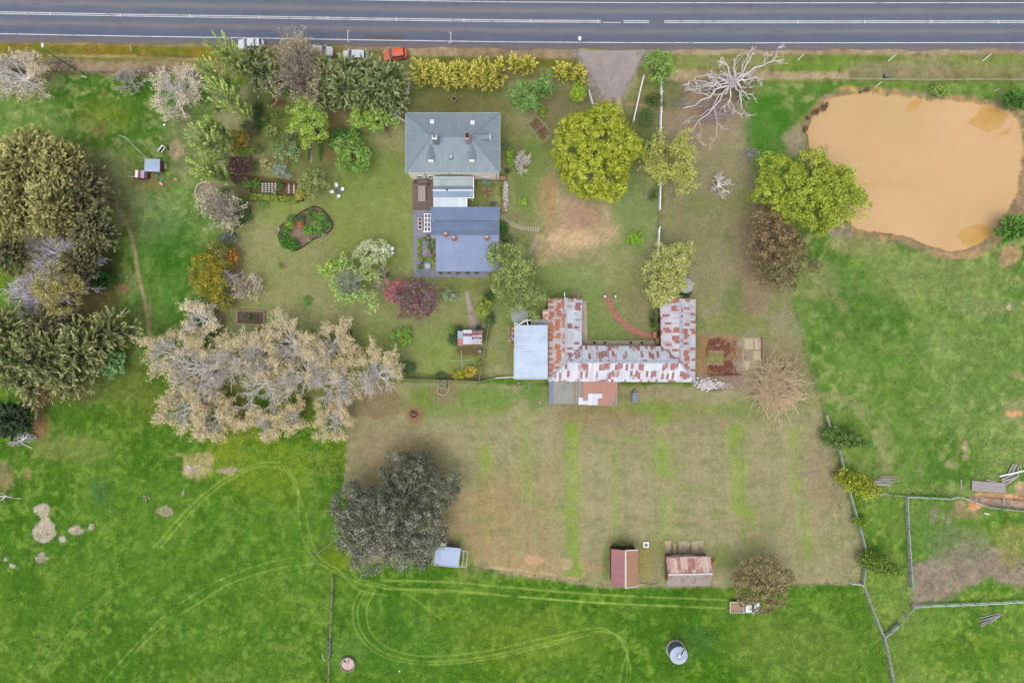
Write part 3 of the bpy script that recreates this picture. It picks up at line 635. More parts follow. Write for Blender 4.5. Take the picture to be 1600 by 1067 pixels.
def sheet(name, parts, mat, z0=None):
    me = bpy.data.meshes.new(name); V = []; F = []; U = []
    for vs, fs, uv in parts:
        b = len(V); V += vs; F += [tuple(b+i for i in f) for f in fs]; U += uv
    me.from_pydata(V, [], F); ul = me.uv_layers.new(name='UVMap')
    for l in me.loops: ul.data[l.index].uv = U[l.vertex_index]
    me.materials.append(mat); me.update(); return tag(place(me, name), kind='structure')
g = NG('asphalt', .85, .25); uv = g.n('ShaderNodeUVMap').outputs[0]; sep = g.n('ShaderNodeSeparateXYZ'); g.set(sep.inputs[0], uv)
v = g.math('ADD', sep.outputs[1], g.math('MULTIPLY', g.math('SUBTRACT', g.noise(g.scale(uv,.12,.3,1), 1.0, 3), .5), .5))
t = g.maprange(v, -6, 6)
def bs(px, c): return ((px/S+6)/12, C(*c))
c = g.ramp(t, [bs(-45,(122,118,120)), bs(-31,(116,118,130)), bs(-24,(114,122,140)), bs(-16,(144,140,140)), bs(-10,(112,122,142)), bs(-2,(116,122,136)), bs(3,(120,124,136)), bs(9,(114,124,142)), bs(15,(142,136,138)), bs(21,(116,120,138)), bs(28,(106,116,138)), bs(33,(112,118,134)), bs(37,(124,122,126)), bs(45,(134,126,124))])
nn = g.noise(g.scale(uv, .10, 1.6, 1), 1.4, 4, .7); c = g.mix(1.0, c, g.ramp(nn, [(.3,(.88,.88,.9)),(.7,(1.12,1.1,1.08))]), 'MULTIPLY')
nf = g.noise(uv, 9, 3, .8); c = g.mix(1.0, c, g.ramp(nf, [(.25,(.8,.8,.8)),(.75,(1.2,1.2,1.2))]), 'MULTIPLY')
pt = g.maprange(g.noise(g.scale(uv, .25, .8, 1), 1.1, 2, .5), .66, .70); c = g.mix(g.math('MULTIPLY', pt, .35), c, C4(92,94,104))
c = g.mix(1.0, c, (.86,.86,.86,1), 'MULTIPLY'); g.bump(nf, .3, .02); asphalt = g.col(c)
def lower(px):
    pts = [(-3000,60),(0,66),(400,70),(600,73),(800,76.5),(1000,77.5),(1200,78),(4000,78)]
    for (x0,y0),(x1,y1) in zip(pts[:-1], pts[1:]):
        if px <= x1: return y0+(y1-y0)*(px-x0)/(x1-x0)+1.2*math.sin(px*.08)+.8*math.sin(px*.031+1)
sheet('road', [strip('', -1400, 3000, -47, 0, .03, asphalt, 6, lo=lower)], asphalt)
paintm = mottled('road_paint', C(236,236,240), C(220,220,226), 2.5, C(176,176,182), bump=0)
mk_ = []
mk_.append(strip('', -1400, 3000, -30.2, -29.0, .036, None)); mk_.append(strip('', -1400, 3000, 32.2, 33.5, .036, None))
for o in (-1.9, .7):
    for a, b in ((-1400,939),(974,1014),(1038,3000)): mk_.append(strip('', a, b, o, o+1.25, .036, None))
mk_.append(strip('', 942, 970, 1.0, 2.0, .036, None))
for a, b in ((543,546),(704,707)):
    mk_.append(strip('', a, a+.9, 19, 35, .036, None)); mk_.append(strip('', a-3 if b > 600 else a, a+.9 if b > 600 else a+4, 18.6, 19.4, .038, None)); mk_.append(strip('', a-3 if b > 600 else a, a+.9 if b > 600 else a+4, 35, 35.8, .038, None))
sheet('road_markings', mk_, paintm)
patch = mottled('road_patch', C(96,94,98), C(112,106,106), 3)
sheet('road_repair', [strip('', 569, 633, 25, 31.5, .034, None)], patch)
studm = mottled('stud', C(238,238,236), C(225,225,222), 3, bump=0)
k = 0
for px in (-28,78.5,188,297,405,512.5,619,725,829.5,934,1246.5,1351,1455,1560,1665):
    X, Y = P(px, cen(px)); b = MB(); b.obox(X, Y, .07, .30, .037, .06, 0, taper=.01); b.obox(X, Y, .12, .05, .037, .07, 0, taper=.01)
    lab = 'small white raised stud across the double centre line of the road'
    b.build('road_stud', studm, None, lab, 'road stud', 'studs along the double centre line')
# driveway
g = NG('driveway_gravel', .9, .15); p = g.pos(); n = g.noise(p, .35, 4, .6); c = g.mix(g.maprange(n,.35,.65), C4(164,152,150), C4(182,168,160))
n2 = g.noise(p, .9, 5, .75, 1.0); c = g.mix(g.maprange(n2,.55,.68), c, C4(128,120,124)); c = g.mix(1.0, c, g.ramp(g.noise(p,7,3,.8), [(.25,(.78,.78,.78)),(.75,(1.22,1.22,1.22))]), 'MULTIPLY'); drive_m = g.col(c)
rr = random.Random(3); dv = [(904,79),(907,90),(914,102),(922,116),(931,130),(937,141),(941,150),(950,152),(960,153),(970,151),(975,141),(982,128),(990,113),(998,99),(1005,87),(1013,79)]
d2 = []
for (a,b_),(c_,d_) in zip(dv, dv[1:]+dv[:1]):
    for q in range(4): d2.append((a+(c_-a)*q/4+rr.uniform(-1.4,1.4), b_+(d_-b_)*q/4+rr.uniform(-1.2,1.2)*(0 if b_ < 80 and d_ < 80 else 1)))
MB().prism([P(*q) for q in d2], -.15, .022).build('driveway', drive_m, kind='structure')
# pond
g = NG('muddy_water', .22, .35); p = g.pos(); n = g.noise(p, .035, 3, .5); c = g.mix(g.maprange(n,.35,.65), C4(222,182,132,1.0), C4(212,176,122,1.0))
c = g.mix(g.math('MULTIPLY', g.maprange(g.noise(g.scale(p,.05,.16,1), 1.0, 4, .6, .8), .5, .7), .5), c, C4(212,168,112)); c = g.mix(1.0, c, g.ramp(g.noise(g.scale(p,.6,2.4,1), 1.6, 3, .7), [(.3,(.965,.965,.965)),(.7,(1.03,1.03,1.03))]), 'MULTIPLY'); g.set(g.b.inputs['Roughness'], .25); g.bump(g.noise(g.scale(p,1,2.2,1), 2.2, 3, .6), .06, .05)
def near(pts):   # clearer, more yellow shallows of their own outline
    out = None
    return out
water_m = g.col(c)
PX0 = [P(*q) for q in POND]; cx = sum(q[0] for q in PX0)/len(PX0); cy = sum(q[1] for q in PX0)/len(PX0)
vs = [(cx+(x-cx)*1.06, cy+(y-cy)*1.1, -.38) for x, y in PX0]; me = bpy.data.meshes.new('pond_water'); me.from_pydata(vs, [], [list(range(len(vs)))[::-1]])
if me.polygons[0].normal.z < 0: me.flip_normals()
me.materials.append(water_m); me.update(); tag(place(me, 'pond_water'), kind='structure')
shal = mottled('shallow_water', C(206,160,86), C(214,172,100), .8, rough=.3, spec=.35, bump=.02)
def wob(pts, amp, rg, n=5):
    out = []
    for (a,b_),(c_,d_) in zip(pts, pts[1:]+pts[:1]):
        for q in range(n): out.append((a+(c_-a)*q/n+rg.uniform(-amp,amp), b_+(d_-b_)*q/n+rg.uniform(-amp,amp)))
    return out
rg = random.Random(5); bm_ = MB()
for pts in ([(1417,172),(1422,160),(1432,155),(1443,156),(1441,164),(1434,171),(1425,174)],
            [(1511,190),(1530,178),(1535,168),(1545,164),(1560,167),(1578,176),(1574,186),(1566,197),(1555,202),(1545,206),(1530,198)],
            [(1560,210),(1572,204),(1583,197),(1585,198),(1577,208),(1569,211)],
            [(1496,368),(1508,357),(1527,350),(1545,352),(1556,362),(1554,372),(1540,381),(1522,388),(1508,383),(1502,374)]):
    q = [P(*a) for a in wob(pts, 1.1, rg)]; bm_.prism(q, -.5, -.366)
bm_.build('pond_shallows', shal, kind='structure')
# paving, deck and paths of the yard
pave = mottled('paving', C(140,142,160), C(156,156,172), 1.2, C(128,128,140), fine=6)
deckm = planks('deck_boards', C(112,96,90), C(148,130,122), 'x', .19)
MB().prism([P(*q) for q in [(645,329),(674,329),(674,423),(760,424),(763,433),(647,433)]], -.2, .05).build('patio', pave, kind='structure')
d_ = MB(); d_.prism([P(*q) for q in [(645,281),(680,281),(678,328),(645,328)]], -.1, .16); d_.build('deck', deckm, kind='structure')
concm = mottled('old_concrete', C(196,182,160,1.15), C(180,168,148,1.15), 1.6, C(160,150,134,1.15), fine=7, bump=.3)
MB().prism([P(*q) for q in [(909,470),(916,470),(918,532),(1026,532),(1026,541),(908,541)]], -.2, .06).build('verandah_paving', concm, kind='structure')
def ribbon(pts, w_, z0, z1, name, mat, **kw):
    p = [P(*q) for q in smooth_line(pts, 6)]; L = []; Rr = []; n = len(p)
    for i in range(n):
        a = p[max(i-1,0)]; b = p[min(i+1,n-1)]; d = math.hypot(b[0]-a[0], b[1]-a[1]); nx, ny = -(b[1]-a[1])/d, (b[0]-a[0])/d
        ww = w_(i/(n-1)) if callable(w_) else w_
        L.append((p[i][0]+nx*ww/2, p[i][1]+ny*ww/2)); Rr.append((p[i][0]-nx*ww/2, p[i][1]-ny*ww/2))
    b = MB()
    for i in range(n-1): b.hexa([(*Rr[i],z0),(*Rr[i+1],z0),(*L[i+1],z0),(*L[i],z0),(*Rr[i],z1),(*Rr[i+1],z1),(*L[i+1],z1),(*L[i],z1)])
    return b.build(name, mat, **kw)
brickp = mottled('brick_paving', C(176,112,100), C(192,132,120), 2.2, C(150,92,82), fine=9)
ribbon([(950,464),(951,473),(957,484),(965,495),(976,507),(990,516),(1005,522),(1020,525)], .85, -.1, .03, 'brick_path', brickp, kind='structure')
pathm = mottled('stone_path', C(190,174,160), C(168,152,138), 1.8, C(148,132,120), fine=7)
ribbon([(729,455),(731,468),(735,484),(738,500),(740,518)], lambda t: .65+.35*t+(.7*t if t > .7 else 0), -.1, .028, 'garden_path', pathm, kind='structure')
MB().prism([P(*q) for q in [(739,497),(745,500),(752,508),(751,517),(741,517)]], -.1, .02).build('path_landing', pathm, kind='structure')
ribbon([(489,214),(487,230),(486,254)], .42, -.1, .03, 'narrow_path', pathm, kind='structure')
stepm = mottled('step_stone', C(208,194,176), C(186,170,154), 2.5, fine=9)
def step_run(pts, n, lab, grp):
    p = [P(*q) for q in smooth_line(pts, 10)]; acc = [0]
    for a, b in zip(p[:-1], p[1:]): acc.append(acc[-1]+math.hypot(b[0]-a[0], b[1]-a[1]))
    for i in range(n):
        t = acc[-1]*(i+.5)/n; j = max(k for k in range(len(acc)) if acc[k] <= t); j = min(j, len(p)-2); f = (t-acc[j])/max(1e-6, acc[j+1]-acc[j])
        x = p[j][0]+(p[j+1][0]-p[j][0])*f; y = p[j][1]+(p[j+1][1]-p[j][1])*f; a = math.atan2(p[j+1][1]-p[j][1], p[j+1][0]-p[j][0])
        MB().obox(x, y, .14, .40, -.08, .03, a+random.Random(i).uniform(-.08,.08), taper=.012).build('stepping_stone', stepm, None, lab, 'stepping stone', grp)
step_run([(782,337),(792,346),(806,353),(820,357),(843,359)], 17, 'oblong pale stepping stone in the curved row leading east from the blue roofed cottage', 'stepping stones east of the cottage')
step_run([(841,366),(835,380),(828,392),(819,403)], 10, 'oblong pale stepping stone in the short row running down towards the fluffy green tree', 'stepping stones towards the tree')
slabm = mottled('pale_slab', C(206,190,158), C(186,170,140), 1.1, C(150,140,112), fine=5)
rg = random.Random(8)
for px0,px1,py0,py1,lb in ((1038.5,1049,845,866,'leftmost'),(1051,1057,849,864,'thin second'),(1060,1068,845,864,'third'),(1067.5,1078,844.5,864,'fourth'),(1080,1092,845,864,'fifth'),(1092,1099.5,844,864,'rightmost')):
    q = wob([(px0,py0),(px1,py0),(px1-.5,(py0+py1)/2),(px1,py1),(px0,py1),(px0+.8,(py0+py1)/2)], .45, rg, 3)
    MB().prism([P(*a) for a in q], -.1, .05).build('concrete_slab', slabm, None, lb+' pale concrete slab of the broken floor behind the rust stained barn', 'concrete slab', 'broken floor slabs north of the stained barn')
for pts, lb in (([(1151,530),(1160,529),(1163,545),(1153,543)],'grey northern corner slab beside the red rubble'),([(1162,529),(1175,528),(1177,545),(1164,546)],'pale rounded northern slab of the ruined yard'),([(1178,528),(1190,529),(1190,546),(1179,546)],'pale eastern slab with pebbles along its outer edge'),
    ([(1162,548),(1175,548),(1175,562),(1163,562)],'pinkish middle slab of the ruined yard'),([(1177,548),(1190,548),(1190,563),(1177,562)],'plain middle slab at the east edge of the ruined yard'),([(1145,561),(1158,560),(1159,580),(1152,582),(1146,575)],'darker grey slab south of the red rubble'),([(1162,564),(1172,564),(1170,580),(1164,577)],'broken sandy slab at the south of the ruined yard')):
    MB().prism([P(*a) for a in wob(pts, .5, rg, 3)], -.1, .05).build('concrete_slab', mottled('grey_slab', C(170,154,132), C(152,138,118), 1.3, C(128,118,102), fine=6) if 'grey' in lb or 'pink' in lb else slabm, None, lb, 'concrete slab', 'slabs of the ruined yard')
# ------------------------------------------------------------ buildings
wallw = mottled('cream_render', C(236,230,206,1.5), C(226,220,196,1.5), 1.0, C(210,202,178,1.4), bump=.1)
whitem = mottled('white_paint', C(238,238,236,1.55), C(222,222,220,1.55), 2.0, bump=0)
darkm = mottled('dark_opening', (.01,.01,.012), (.02,.02,.022), 2.0, bump=0)
glassm = mottled('window_glass', (.05,.06,.07), (.08,.09,.1), 1.0, rough=.1, spec=.6, bump=0)
brickm = mottled('chimney_brick', C(196,128,104), C(176,106,86), 5, C(210,160,140), fine=12)
darkbrick = mottled('stone_brown', C(150,128,112), C(130,108,94), 2, C(110,92,80), fine=8)
lead = mottled('lead', C(120,124,130), C(138,142,150), 2)
def wallbox(b, x0, y0, x1, y1, h, t=.2, mi=0):
    """four walls butted end to end"""
    b.box(x0,y0,-.1,x1,y0+t,h,mi); b.box(x0,y1-t,-.1,x1,y1,h,mi); b.box(x0,y0+t,-.1,x0+t,y1-t,h,mi); b.box(x1-t,y0+t,-.1,x1,y1-t,h,mi)
# slate material for the big hipped roof
g = NG('slate_roof', .6, .3); uv = g.n('ShaderNodeUVMap').outputs[0]; sep = g.n('ShaderNodeSeparateXYZ'); g.set(sep.inputs[0], uv)
cb = g.n('ShaderNodeCombineXYZ'); g.set(cb.inputs[0], g.math('FLOOR', g.math('DIVIDE', sep.outputs[0], .75))); g.set(cb.inputs[1], g.math('FLOOR', g.math('DIVIDE', sep.outputs[1], 1.5)))
wn = g.n('ShaderNodeTexWhiteNoise', noise_dimensions='2D'); g.set(wn.inputs['Vector'], cb.outputs[0])
c = g.mix(wn.outputs['Value'], C4(146,160,168), C4(154,168,175)); c = g.mix(g.math('MULTIPLY', g.maprange(g.noise(g.scale(uv,3,.5,1), .9, 4, .7), .45, .7), .6), c, C4(128,144,152))
c = g.mix(g.math('MULTIPLY', g.maprange(g.noise(g.pos(), .18, 3, .6), .55, .75), .45), c, C4(158,156,150,1.05))
c = g.mix(g.math('MULTIPLY', g.maprange(g.math('FRACT', g.math('DIVIDE', sep.outputs[0], .75)), .9, .97), .3), c, C4(96,112,124))
c = g.mix(1.0, c, g.ramp(g.noise(uv, 6, 3, .8), [(.25,(.86,.86,.86)),(.75,(1.13,1.13,1.13))]), 'MULTIPLY'); slate = g.col(c)
# --- homestead
E_ = 5.6; RH = 8.5
A, B_, Cc, D = P3(634,177,E_), P3(781,177,E_), P3(781,269.5,E_), P3(634,269.5,E_)
R1, R2 = P3(674,213.5,RH), P3(735.5,213.5,RH)
h1 = empty('homestead', ((A[0]+Cc[0])/2, (A[1]+Cc[1])/2, 0), 'large homestead with cream walls, grey slate hipped roof, dormers and two chimneys', 'house')
rf = MB(); rf.slab([D, Cc, R2, R1]); rf.slab([B_, A, R1, R2]); rf.slab([A, D, R1]); rf.slab([Cc, B_, R2]); roof = rf.build('roof', slate, h1)
rd = MB()
for a, b in ((R1,R2),(A,R1),(D,R1),(B_,R2),(Cc,R2)): rd.beam((a[0],a[1],a[2]+.03),(b[0],b[1],b[2]+.03),.2,.09)
rd.build('ridge_capping', mottled('ridge_cap', C(128,144,156), C(144,158,168), 2), roof)
gt = MB()
for a, b in ((A,B_),(B_,Cc),(Cc,D),(D,A)):
    dx, dy = b[0]-a[0], b[1]-a[1]; l = math.hypot(dx,dy); nx, ny = -dy/l*.07, dx/l*.07
    gt.beam((a[0]+nx*.5,a[1]+ny*.5,E_-.06),(b[0]+nx*.5,b[1]+ny*.5,E_-.06),.1,.1)
gt.build('gutter', mottled('gutter_green', C(176,190,186), C(196,206,200), 2), h1)
wb = MB(); wx0, wx1, wy0, wy1 = A[0]+.2, B_[0]-.2, D[1]+.14, A[1]-.2; wallbox(wb, wx0, wy0, wx1, wy1, E_-.12, .3); wb.build('wall', wallw, h1)
for x, ww, z0, z1 in ((wx0+1.6,.9,1.2,2.6),(wx0+3.6,.9,1.2,2.6),(wx1-2.4,1.3,1.3,1.9),(wx1-5.0,.9,1.2,2.4)):
    f = MB(); f.box(x-ww/2-.08, wy0-.06, z0-.08, x+ww/2+.08, wy0-.002, z0); f.box(x-ww/2-.08, wy0-.06, z1, x+ww/2+.08, wy0-.002, z1+.08); f.box(x-ww/2-.08, wy0-.06, z0, x-ww/2, wy0-.002, z1); f.box(x+ww/2, wy0-.06, z0, x+ww/2+.08, wy0-.002, z1)
    wf = f.build('window', whitem, h1); MB().box(x-ww/2, wy0-.03, z0, x+ww/2, wy0-.004, z1).build('pane', glassm, wf)
for side, n in ((1,4),(-1,3)):
    xw = wx1 if side > 0 else wx0
    for i in range(n):
        y = wy0+1.5+i*2.3; f = MB(); f.box(min(xw+side*.002,xw+side*.06), y-.55, 1.0, max(xw+side*.002,xw+side*.06), y+.55, 2.6); wf = f.build('window', whitem, h1)
        MB().box(min(xw+side*.061,xw+side*.075), y-.45, 1.1, max(xw+side*.061,xw+side*.075), y+.45, 2.5).build('pane', glassm, wf)
for i in range(5):
    x = wx0+1.8+i*2.8; f = MB(); f.box(x-.55, wy1+.002, 1.0, x+.55, wy1+.06, 2.7); wf = f.build('window', whitem, h1); MB().box(x-.45, wy1+.061, 1.1, x+.45, wy1+.075, 2.6).build('pane', glassm, wf)
def roof_z(px, py):   # height of the southern / northern slope seen at a pixel, by bisection along the line of sight
    lo, hi = E_, RH
    for _ in range(30):
        m = (lo+hi)/2; x, y = P(px, py, m); ty = (y-D[1])/(R1[1]-D[1]) if y < R1[1] else (A[1]-y)/(A[1]-R1[1]); tx = (x-A[0])/(R1[0]-A[0]); tx2 = (B_[0]-x)/(B_[0]-R2[0])
        z = E_+(RH-E_)*max(0, min(ty, tx, tx2, 1)); 
        if z > m: lo = m
        else: hi = m
    return m
def dormer(px, py, a, lab=None):
    z = roof_z(px, py); x, y = P(px, py, z); c_, s_ = math.cos(a), math.sin(a)
    def L(u, v, zz): return (x+u*c_-v*s_, y+u*s_+v*c_, zz)
    # u to the side, v outwards (down the slope); the front stands at v = .9
    zf = z-.55; d = MB(); w2 = .42
    d.add([L(-w2,.9,zf-.2),L(w2,.9,zf-.2),L(w2,.9,zf+.95),L(0,.9,zf+1.4),L(-w2,.9,zf+.95), L(-w2,-.9,zf-.2),L(w2,-.9,zf-.2),L(w2,-.9,zf+.95),L(0,-.9,zf+1.4),L(-w2,-.9,zf+.95)],
          [(0,1,2,3,4),(9,8,7,6,5),(1,6,7,2),(5,0,4,9),(2,7,8,3),(4,3,8,9)])
    o = d.build('dormer', mottled('dormer_side', C(128,142,150), C(140,154,162), 2), roof)
    r = MB(); r.slab([L(0,.94,zf+1.47),L(0,-1.9,zf+1.47),L(w2+.1,-1.2,zf+.93),L(w2+.1,.94,zf+.93)],.05); r.slab([L(0,-1.9,zf+1.475),L(0,.94,zf+1.475),L(-w2-.1,.94,zf+.935),L(-w2-.1,-1.2,zf+.935)],.05)
    r.build('dormer_roof', slate, roof)
    f = MB(); f.add([L(-.4,.91,zf-.02),L(.4,.91,zf-.02),L(.4,.91,zf+.92),L(-.4,.91,zf+.92),L(-.4,1.12,zf-.02),L(.4,1.12,zf-.02),L(.4,1.12,zf+.7),L(-.4,1.12,zf+.7)], [(3,2,1,0),(4,5,6,7),(0,1,5,4),(1,2,6,5),(2,3,7,6),(3,0,4,7)]); f.build('dormer_window', whitem, roof)
dormer(673.5,242,math.pi); dormer(737.5,242,math.pi); dormer(756,214,-math.pi/2); 
def flatbit(px, py, hw, hd, nm, fm, gm):
    z = roof_z(px, py); x, y = P(px, py, z); zs = z+.25
    MB().box(x-hw,y-hd,z-.5,x+hw,y+hd,zs).build(nm, fm, roof, label=None)
    MB().box(x-hw+.1,y-hd+.1,zs,x+hw-.1,y+hd-.1,zs+.02).build('skylight_pane', gm, roof)
flatbit(675.3,191,.3,.3,'skylight',whitem,mottled('skylight_bright', C(228,236,244), C(214,224,236), 2, rough=.2, bump=0)); flatbit(738.5,192.5,.3,.3,'skylight',whitem,MATS['skylight_bright']); flatbit(704.7,245,.3,.42,'skylight',lead,mottled('skylight_pale', C(196,204,208), C(184,192,196), 2, rough=.2, bump=0))
def chimney(px, py, hb, hw, hd, mat, parent, pots, z0=6.0, potm=None, cap=None):
    x, y = P(px, py, hb); b = MB(); b.box(x-hw,y-hd,z0,x+hw,y+hd,hb-.18); b.box(x-hw-.07,y-hd-.07,hb-.18,x+hw+.07,y+hd+.07,hb)
    o = b.build('chimney', mat, parent)
    if cap: MB().box(x-hw+.08,y-hd+.08,hb,x+hw-.08,y+hd-.08,hb+.12).build('cap', cap, parent)
    for dx, dy in pots: MB().cyl(x+dx,y+dy,hb,hb+.35,.13,.11,10).ring(x+dx,y+dy,hb+.3,hb+.36,.08,.15,10).build('chimney_pot', potm or darkm, parent)
stonep = mottled('chimney_pink', C(196,176,172), C(176,156,150), 3, fine=10)
chimney(730,212.5,10.8,.34,.52,stonep,roof,[(-.15,-.15),(.15,-.15),(-.15,.22),(.15,.22)],7.5,mottled('pot_dark', C(66,26,24), C(50,20,20), 3, bump=0))
chimney(679,213.5,10.8,.40,.48,mottled('chimney_grey', C(142,150,156), C(160,166,172), 3),roof,[(0,.1)],7.5,lead)
x, y = P(678.5,216.5,10.8); MB().box(x-.36,y-.14,10.8,x+.36,y+.0,10.95).box(x-.36,y,10.8,x-.28,y+.5,10.93).box(x+.28,y,10.8,x+.36,y+.5,10.93).build('flashing', whitem, roof)
an = MB(); x, y = P(677,211,10.8); an.tube((x,y,10.7),(x,y,12.3),.025,n=5)
for i in range(5): an.tube((x-.45+.08*i,y,11.5+.16*i),(x+.45-.08*i,y,11.5+.16*i),.015,n=4)
an.build('antenna', lead, roof)
for px in (662,700,775):
    x, y = P(px,270,E_); MB().tube((x,wy0-.05,0),(x,wy0-.05,E_-.2),.05,n=6).build('downpipe', lead, h1)
# --- link wing between the two houses
lk = empty('link_wing', (*P(706,300), 0), 'low link wing with pale iron roofs and white gutters between homestead and cottage', 'building')
grnr = iron('link_flat', C(158,172,174), C(168,182,184), C(140,150,150), C(150,160,158), .1, 1.1, 9, .4, panel_fill=False, ribs=.4)
blr = iron('link_blue', C(164,184,204), C(176,196,214), C(150,166,182), C(160,176,190), .1, 1.2, 9, .4, panel_fill=False, ribs=.3)
ltr = iron('link_light', C(196,208,218), C(206,216,226), C(176,190,200), C(184,198,206), .1, .76, 9, .2, panel_fill=False, ribs=.3)
r = MB(); hh = 3.3
r.slab([P3(677,291,hh),P3(739,291,hh),P3(739,275.5,hh+.55),P3(676.5,275.5,hh+.55)],mi=0)
r.slab([P3(739,291.2,hh-.05),P3(676.5,291.2,hh-.05),P3(676.5,297.5,hh+.7),P3(739,297.5,hh+.7)],mi=1); r.slab([P3(676.5,308,hh-.15),P3(738.5,308,hh-.15),P3(739,297.5,hh+.7),P3(676.5,297.5,hh+.7)],mi=1)
r.slab([P3(677,323.5,2.75),P3(729,323.5,2.75),P3(729,308.3,3.05),P3(677,308.3,3.05)],mi=2); lr = r.build('roof', [grnr, blr, ltr], lk)
wr = MB(); wr.beam(P3(676,297.5,hh+.76),P3(739,297.5,hh+.76),.14,.08); wr.beam(P3(739.8,277,hh+.1),P3(739.8,310,hh-.05),.14,.14); wr.beam(P3(729.5,308,2.95),P3(729.5,323,2.8),.12,.12); wr.beam(P3(730,309.2,hh-.1),P3(740,309.2,hh-.1),.12,.12); wr.build('gutter', whitem, lr)
x, y = P(698.5,297.3,4.1); MB().cyl(x,y,3.7,4.35,.1,.1,8).cyl(x,y,4.35,4.42,.16,.12,8).build('flue', darkm, lr)
wb = MB(); x0, y1 = P(678.5,277,hh); x1, y0 = P(737,306,hh); wallbox(wb, x0, y0, x1, y1, hh-.3, .2); x0, _ = P(679,0,2.7); x1, ya = P(727.5,321,2.7); wallbox(wb, x0, ya, x1, y0-.005, 2.55, .2); wb.build('wall', wallw, lk)
for i in range(3):
    yy = y1-.8-i*1.3; xe = P(737,0,hh)[0]; f = MB().box(xe+.002,yy-.35,1.1,xe+.05,yy+.35,2.1).build('window', whitem, lk); MB().box(xe+.051,yy-.28,1.17,xe+.06,yy+.28,2.03).build('pane', glassm, f)
# --- cottage
ct = empty('cottage', (*P(728,373), 0), 'cottage with blue grey iron roof and three brick chimneys beside the paved terrace', 'house')
bl1 = iron('cottage_iron', C(134,150,184), C(140,156,190), C(126,142,174), C(130,146,178), .1, .8, 12, .25, panel_fill=False, ribs=.3)
bl2 = iron('cottage_upper', C(140,158,190), C(146,164,196), C(128,144,174), C(136,152,182), .1, .8, 12, .35, panel_fill=False, ribs=.3)
r = MB(); r.slab([P3(779.5,323.5,2.7),P3(673,324,2.7),P3(673,344.5,3.4),P3(779,344.5,3.4)]); r.slab([P3(779,345,3.38),P3(673,345,3.38),P3(673.5,369,5.4),P3(779,369,5.4)],mi=1)
r.slab([P3(681,424,3.0),P3(779,424,3.0),P3(779,369,5.4),P3(681,369,5.4)]); r.slab([P3(673.5,370.8,5.3),P3(681,370.8,5.3),P3(681,369,5.4),P3(673.5,369,5.4)]); cr = r.build('roof', [bl1, bl2], ct)
c2 = MB(); c2.beam(P3(673.5,369,5.45),P3(779.2,369,5.45),.22,.06); c2.build('ridge_capping', mottled('ridge_blue', C(150,166,194), C(158,174,200), 2), cr)
c2 = MB(); c2.beam(P3(779.9,323,2.75),P3(779.9,344,3.4),.08,.16); c2.beam(P3(779.7,345,3.4),P3(779.7,369,5.4),.08,.16); c2.beam(P3(779.7,369,5.4),P3(779.7,424,3.02),.08,.16); c2.build('barge_board', mottled('barge', C(168,182,206), C(180,192,214), 2), cr)
MB().beam(P3(681,424.6,2.95),P3(779,424.6,2.95),.12,.12).build('gutter', lead, cr); MB().beam(P3(673,323.4,2.7),P3(779,323.4,2.7),.1,.1).build('gutter', lead, cr)
wb = MB(); x0, y1 = P(675.5,330,2.6); x1, y0 = P(777,414,2.6); ym = P(0,369,3)[1]; xs_ = P(683.5,0,2.8)[0]; wallbox(wb, x0+.1, ym, x1-.1, y1, 2.55, .25); wb.box(xs_,y0,-.1,x1-.1,y0+.25,2.55); wb.box(xs_,y0+.25,-.1,xs_+.25,ym-.003,2.55); wb.box(x1-.35,y0+.25,-.1,x1-.1,ym-.003,2.55)
for xx in (x0+.1, x1-.35):
    yr = P(0,369,5.3)[1]; ys_ = yr-.05 if xx < x1-1 else y0+.3; wb.add([(xx,ys_,2.5),(xx+.25,ys_,2.5),(xx,yr,5.0),(xx+.25,yr,5.0),(xx,y1-.3,2.5),(xx+.25,y1-.3,2.5)], [(0,2,4),(1,5,3),(0,1,3,2),(2,3,5,4),(0,4,5,1)])
wb.build('wall', wallw, ct)
for i in range(9):
    x, y = P(683+i*11.8, 422, 2.8); MB().box(x-.05,y-.05,0,x+.05,y+.05,2.85).build('verandah_post', whitem, ct)
tc = mottled('terracotta_white', C(226,218,208), C(210,200,190), 3, bump=0)
for px, py, hb in ((696,366,6.5),(708.8,372,6.6),(760.5,371.5,6.6)):
    x, y = P(px, py, hb); o = MB().box(x-.30,y-.28,3.6,x+.30,y+.28,hb-.3).box(x-.36,y-.34,hb-.3,x+.36,y+.34,hb-.12).box(x-.30,y-.28,hb-.12,x+.30,y+.28,hb).build('chimney', brickm, cr); MB().box(x-.22,y+.02,hb,x+.22,y+.26,hb+.14).build('chimney_cap', tc, cr); MB().cyl(x,y-.14,hb,hb+.3,.11,.1,8).build('chimney_pot', brickm, cr)
for i in range(6):
    x, y = P(689+i*14.5,416,2.6); yy = P(0,414,2.6)[1]; w_ = MB().box(x-.45,yy-.05,.4,x+.45,yy-.002,2.1).build('window', whitem, ct); MB().box(x-.37,yy-.07,.48,x+.37,yy-.051,2.02).build('pane', glassm, w_)
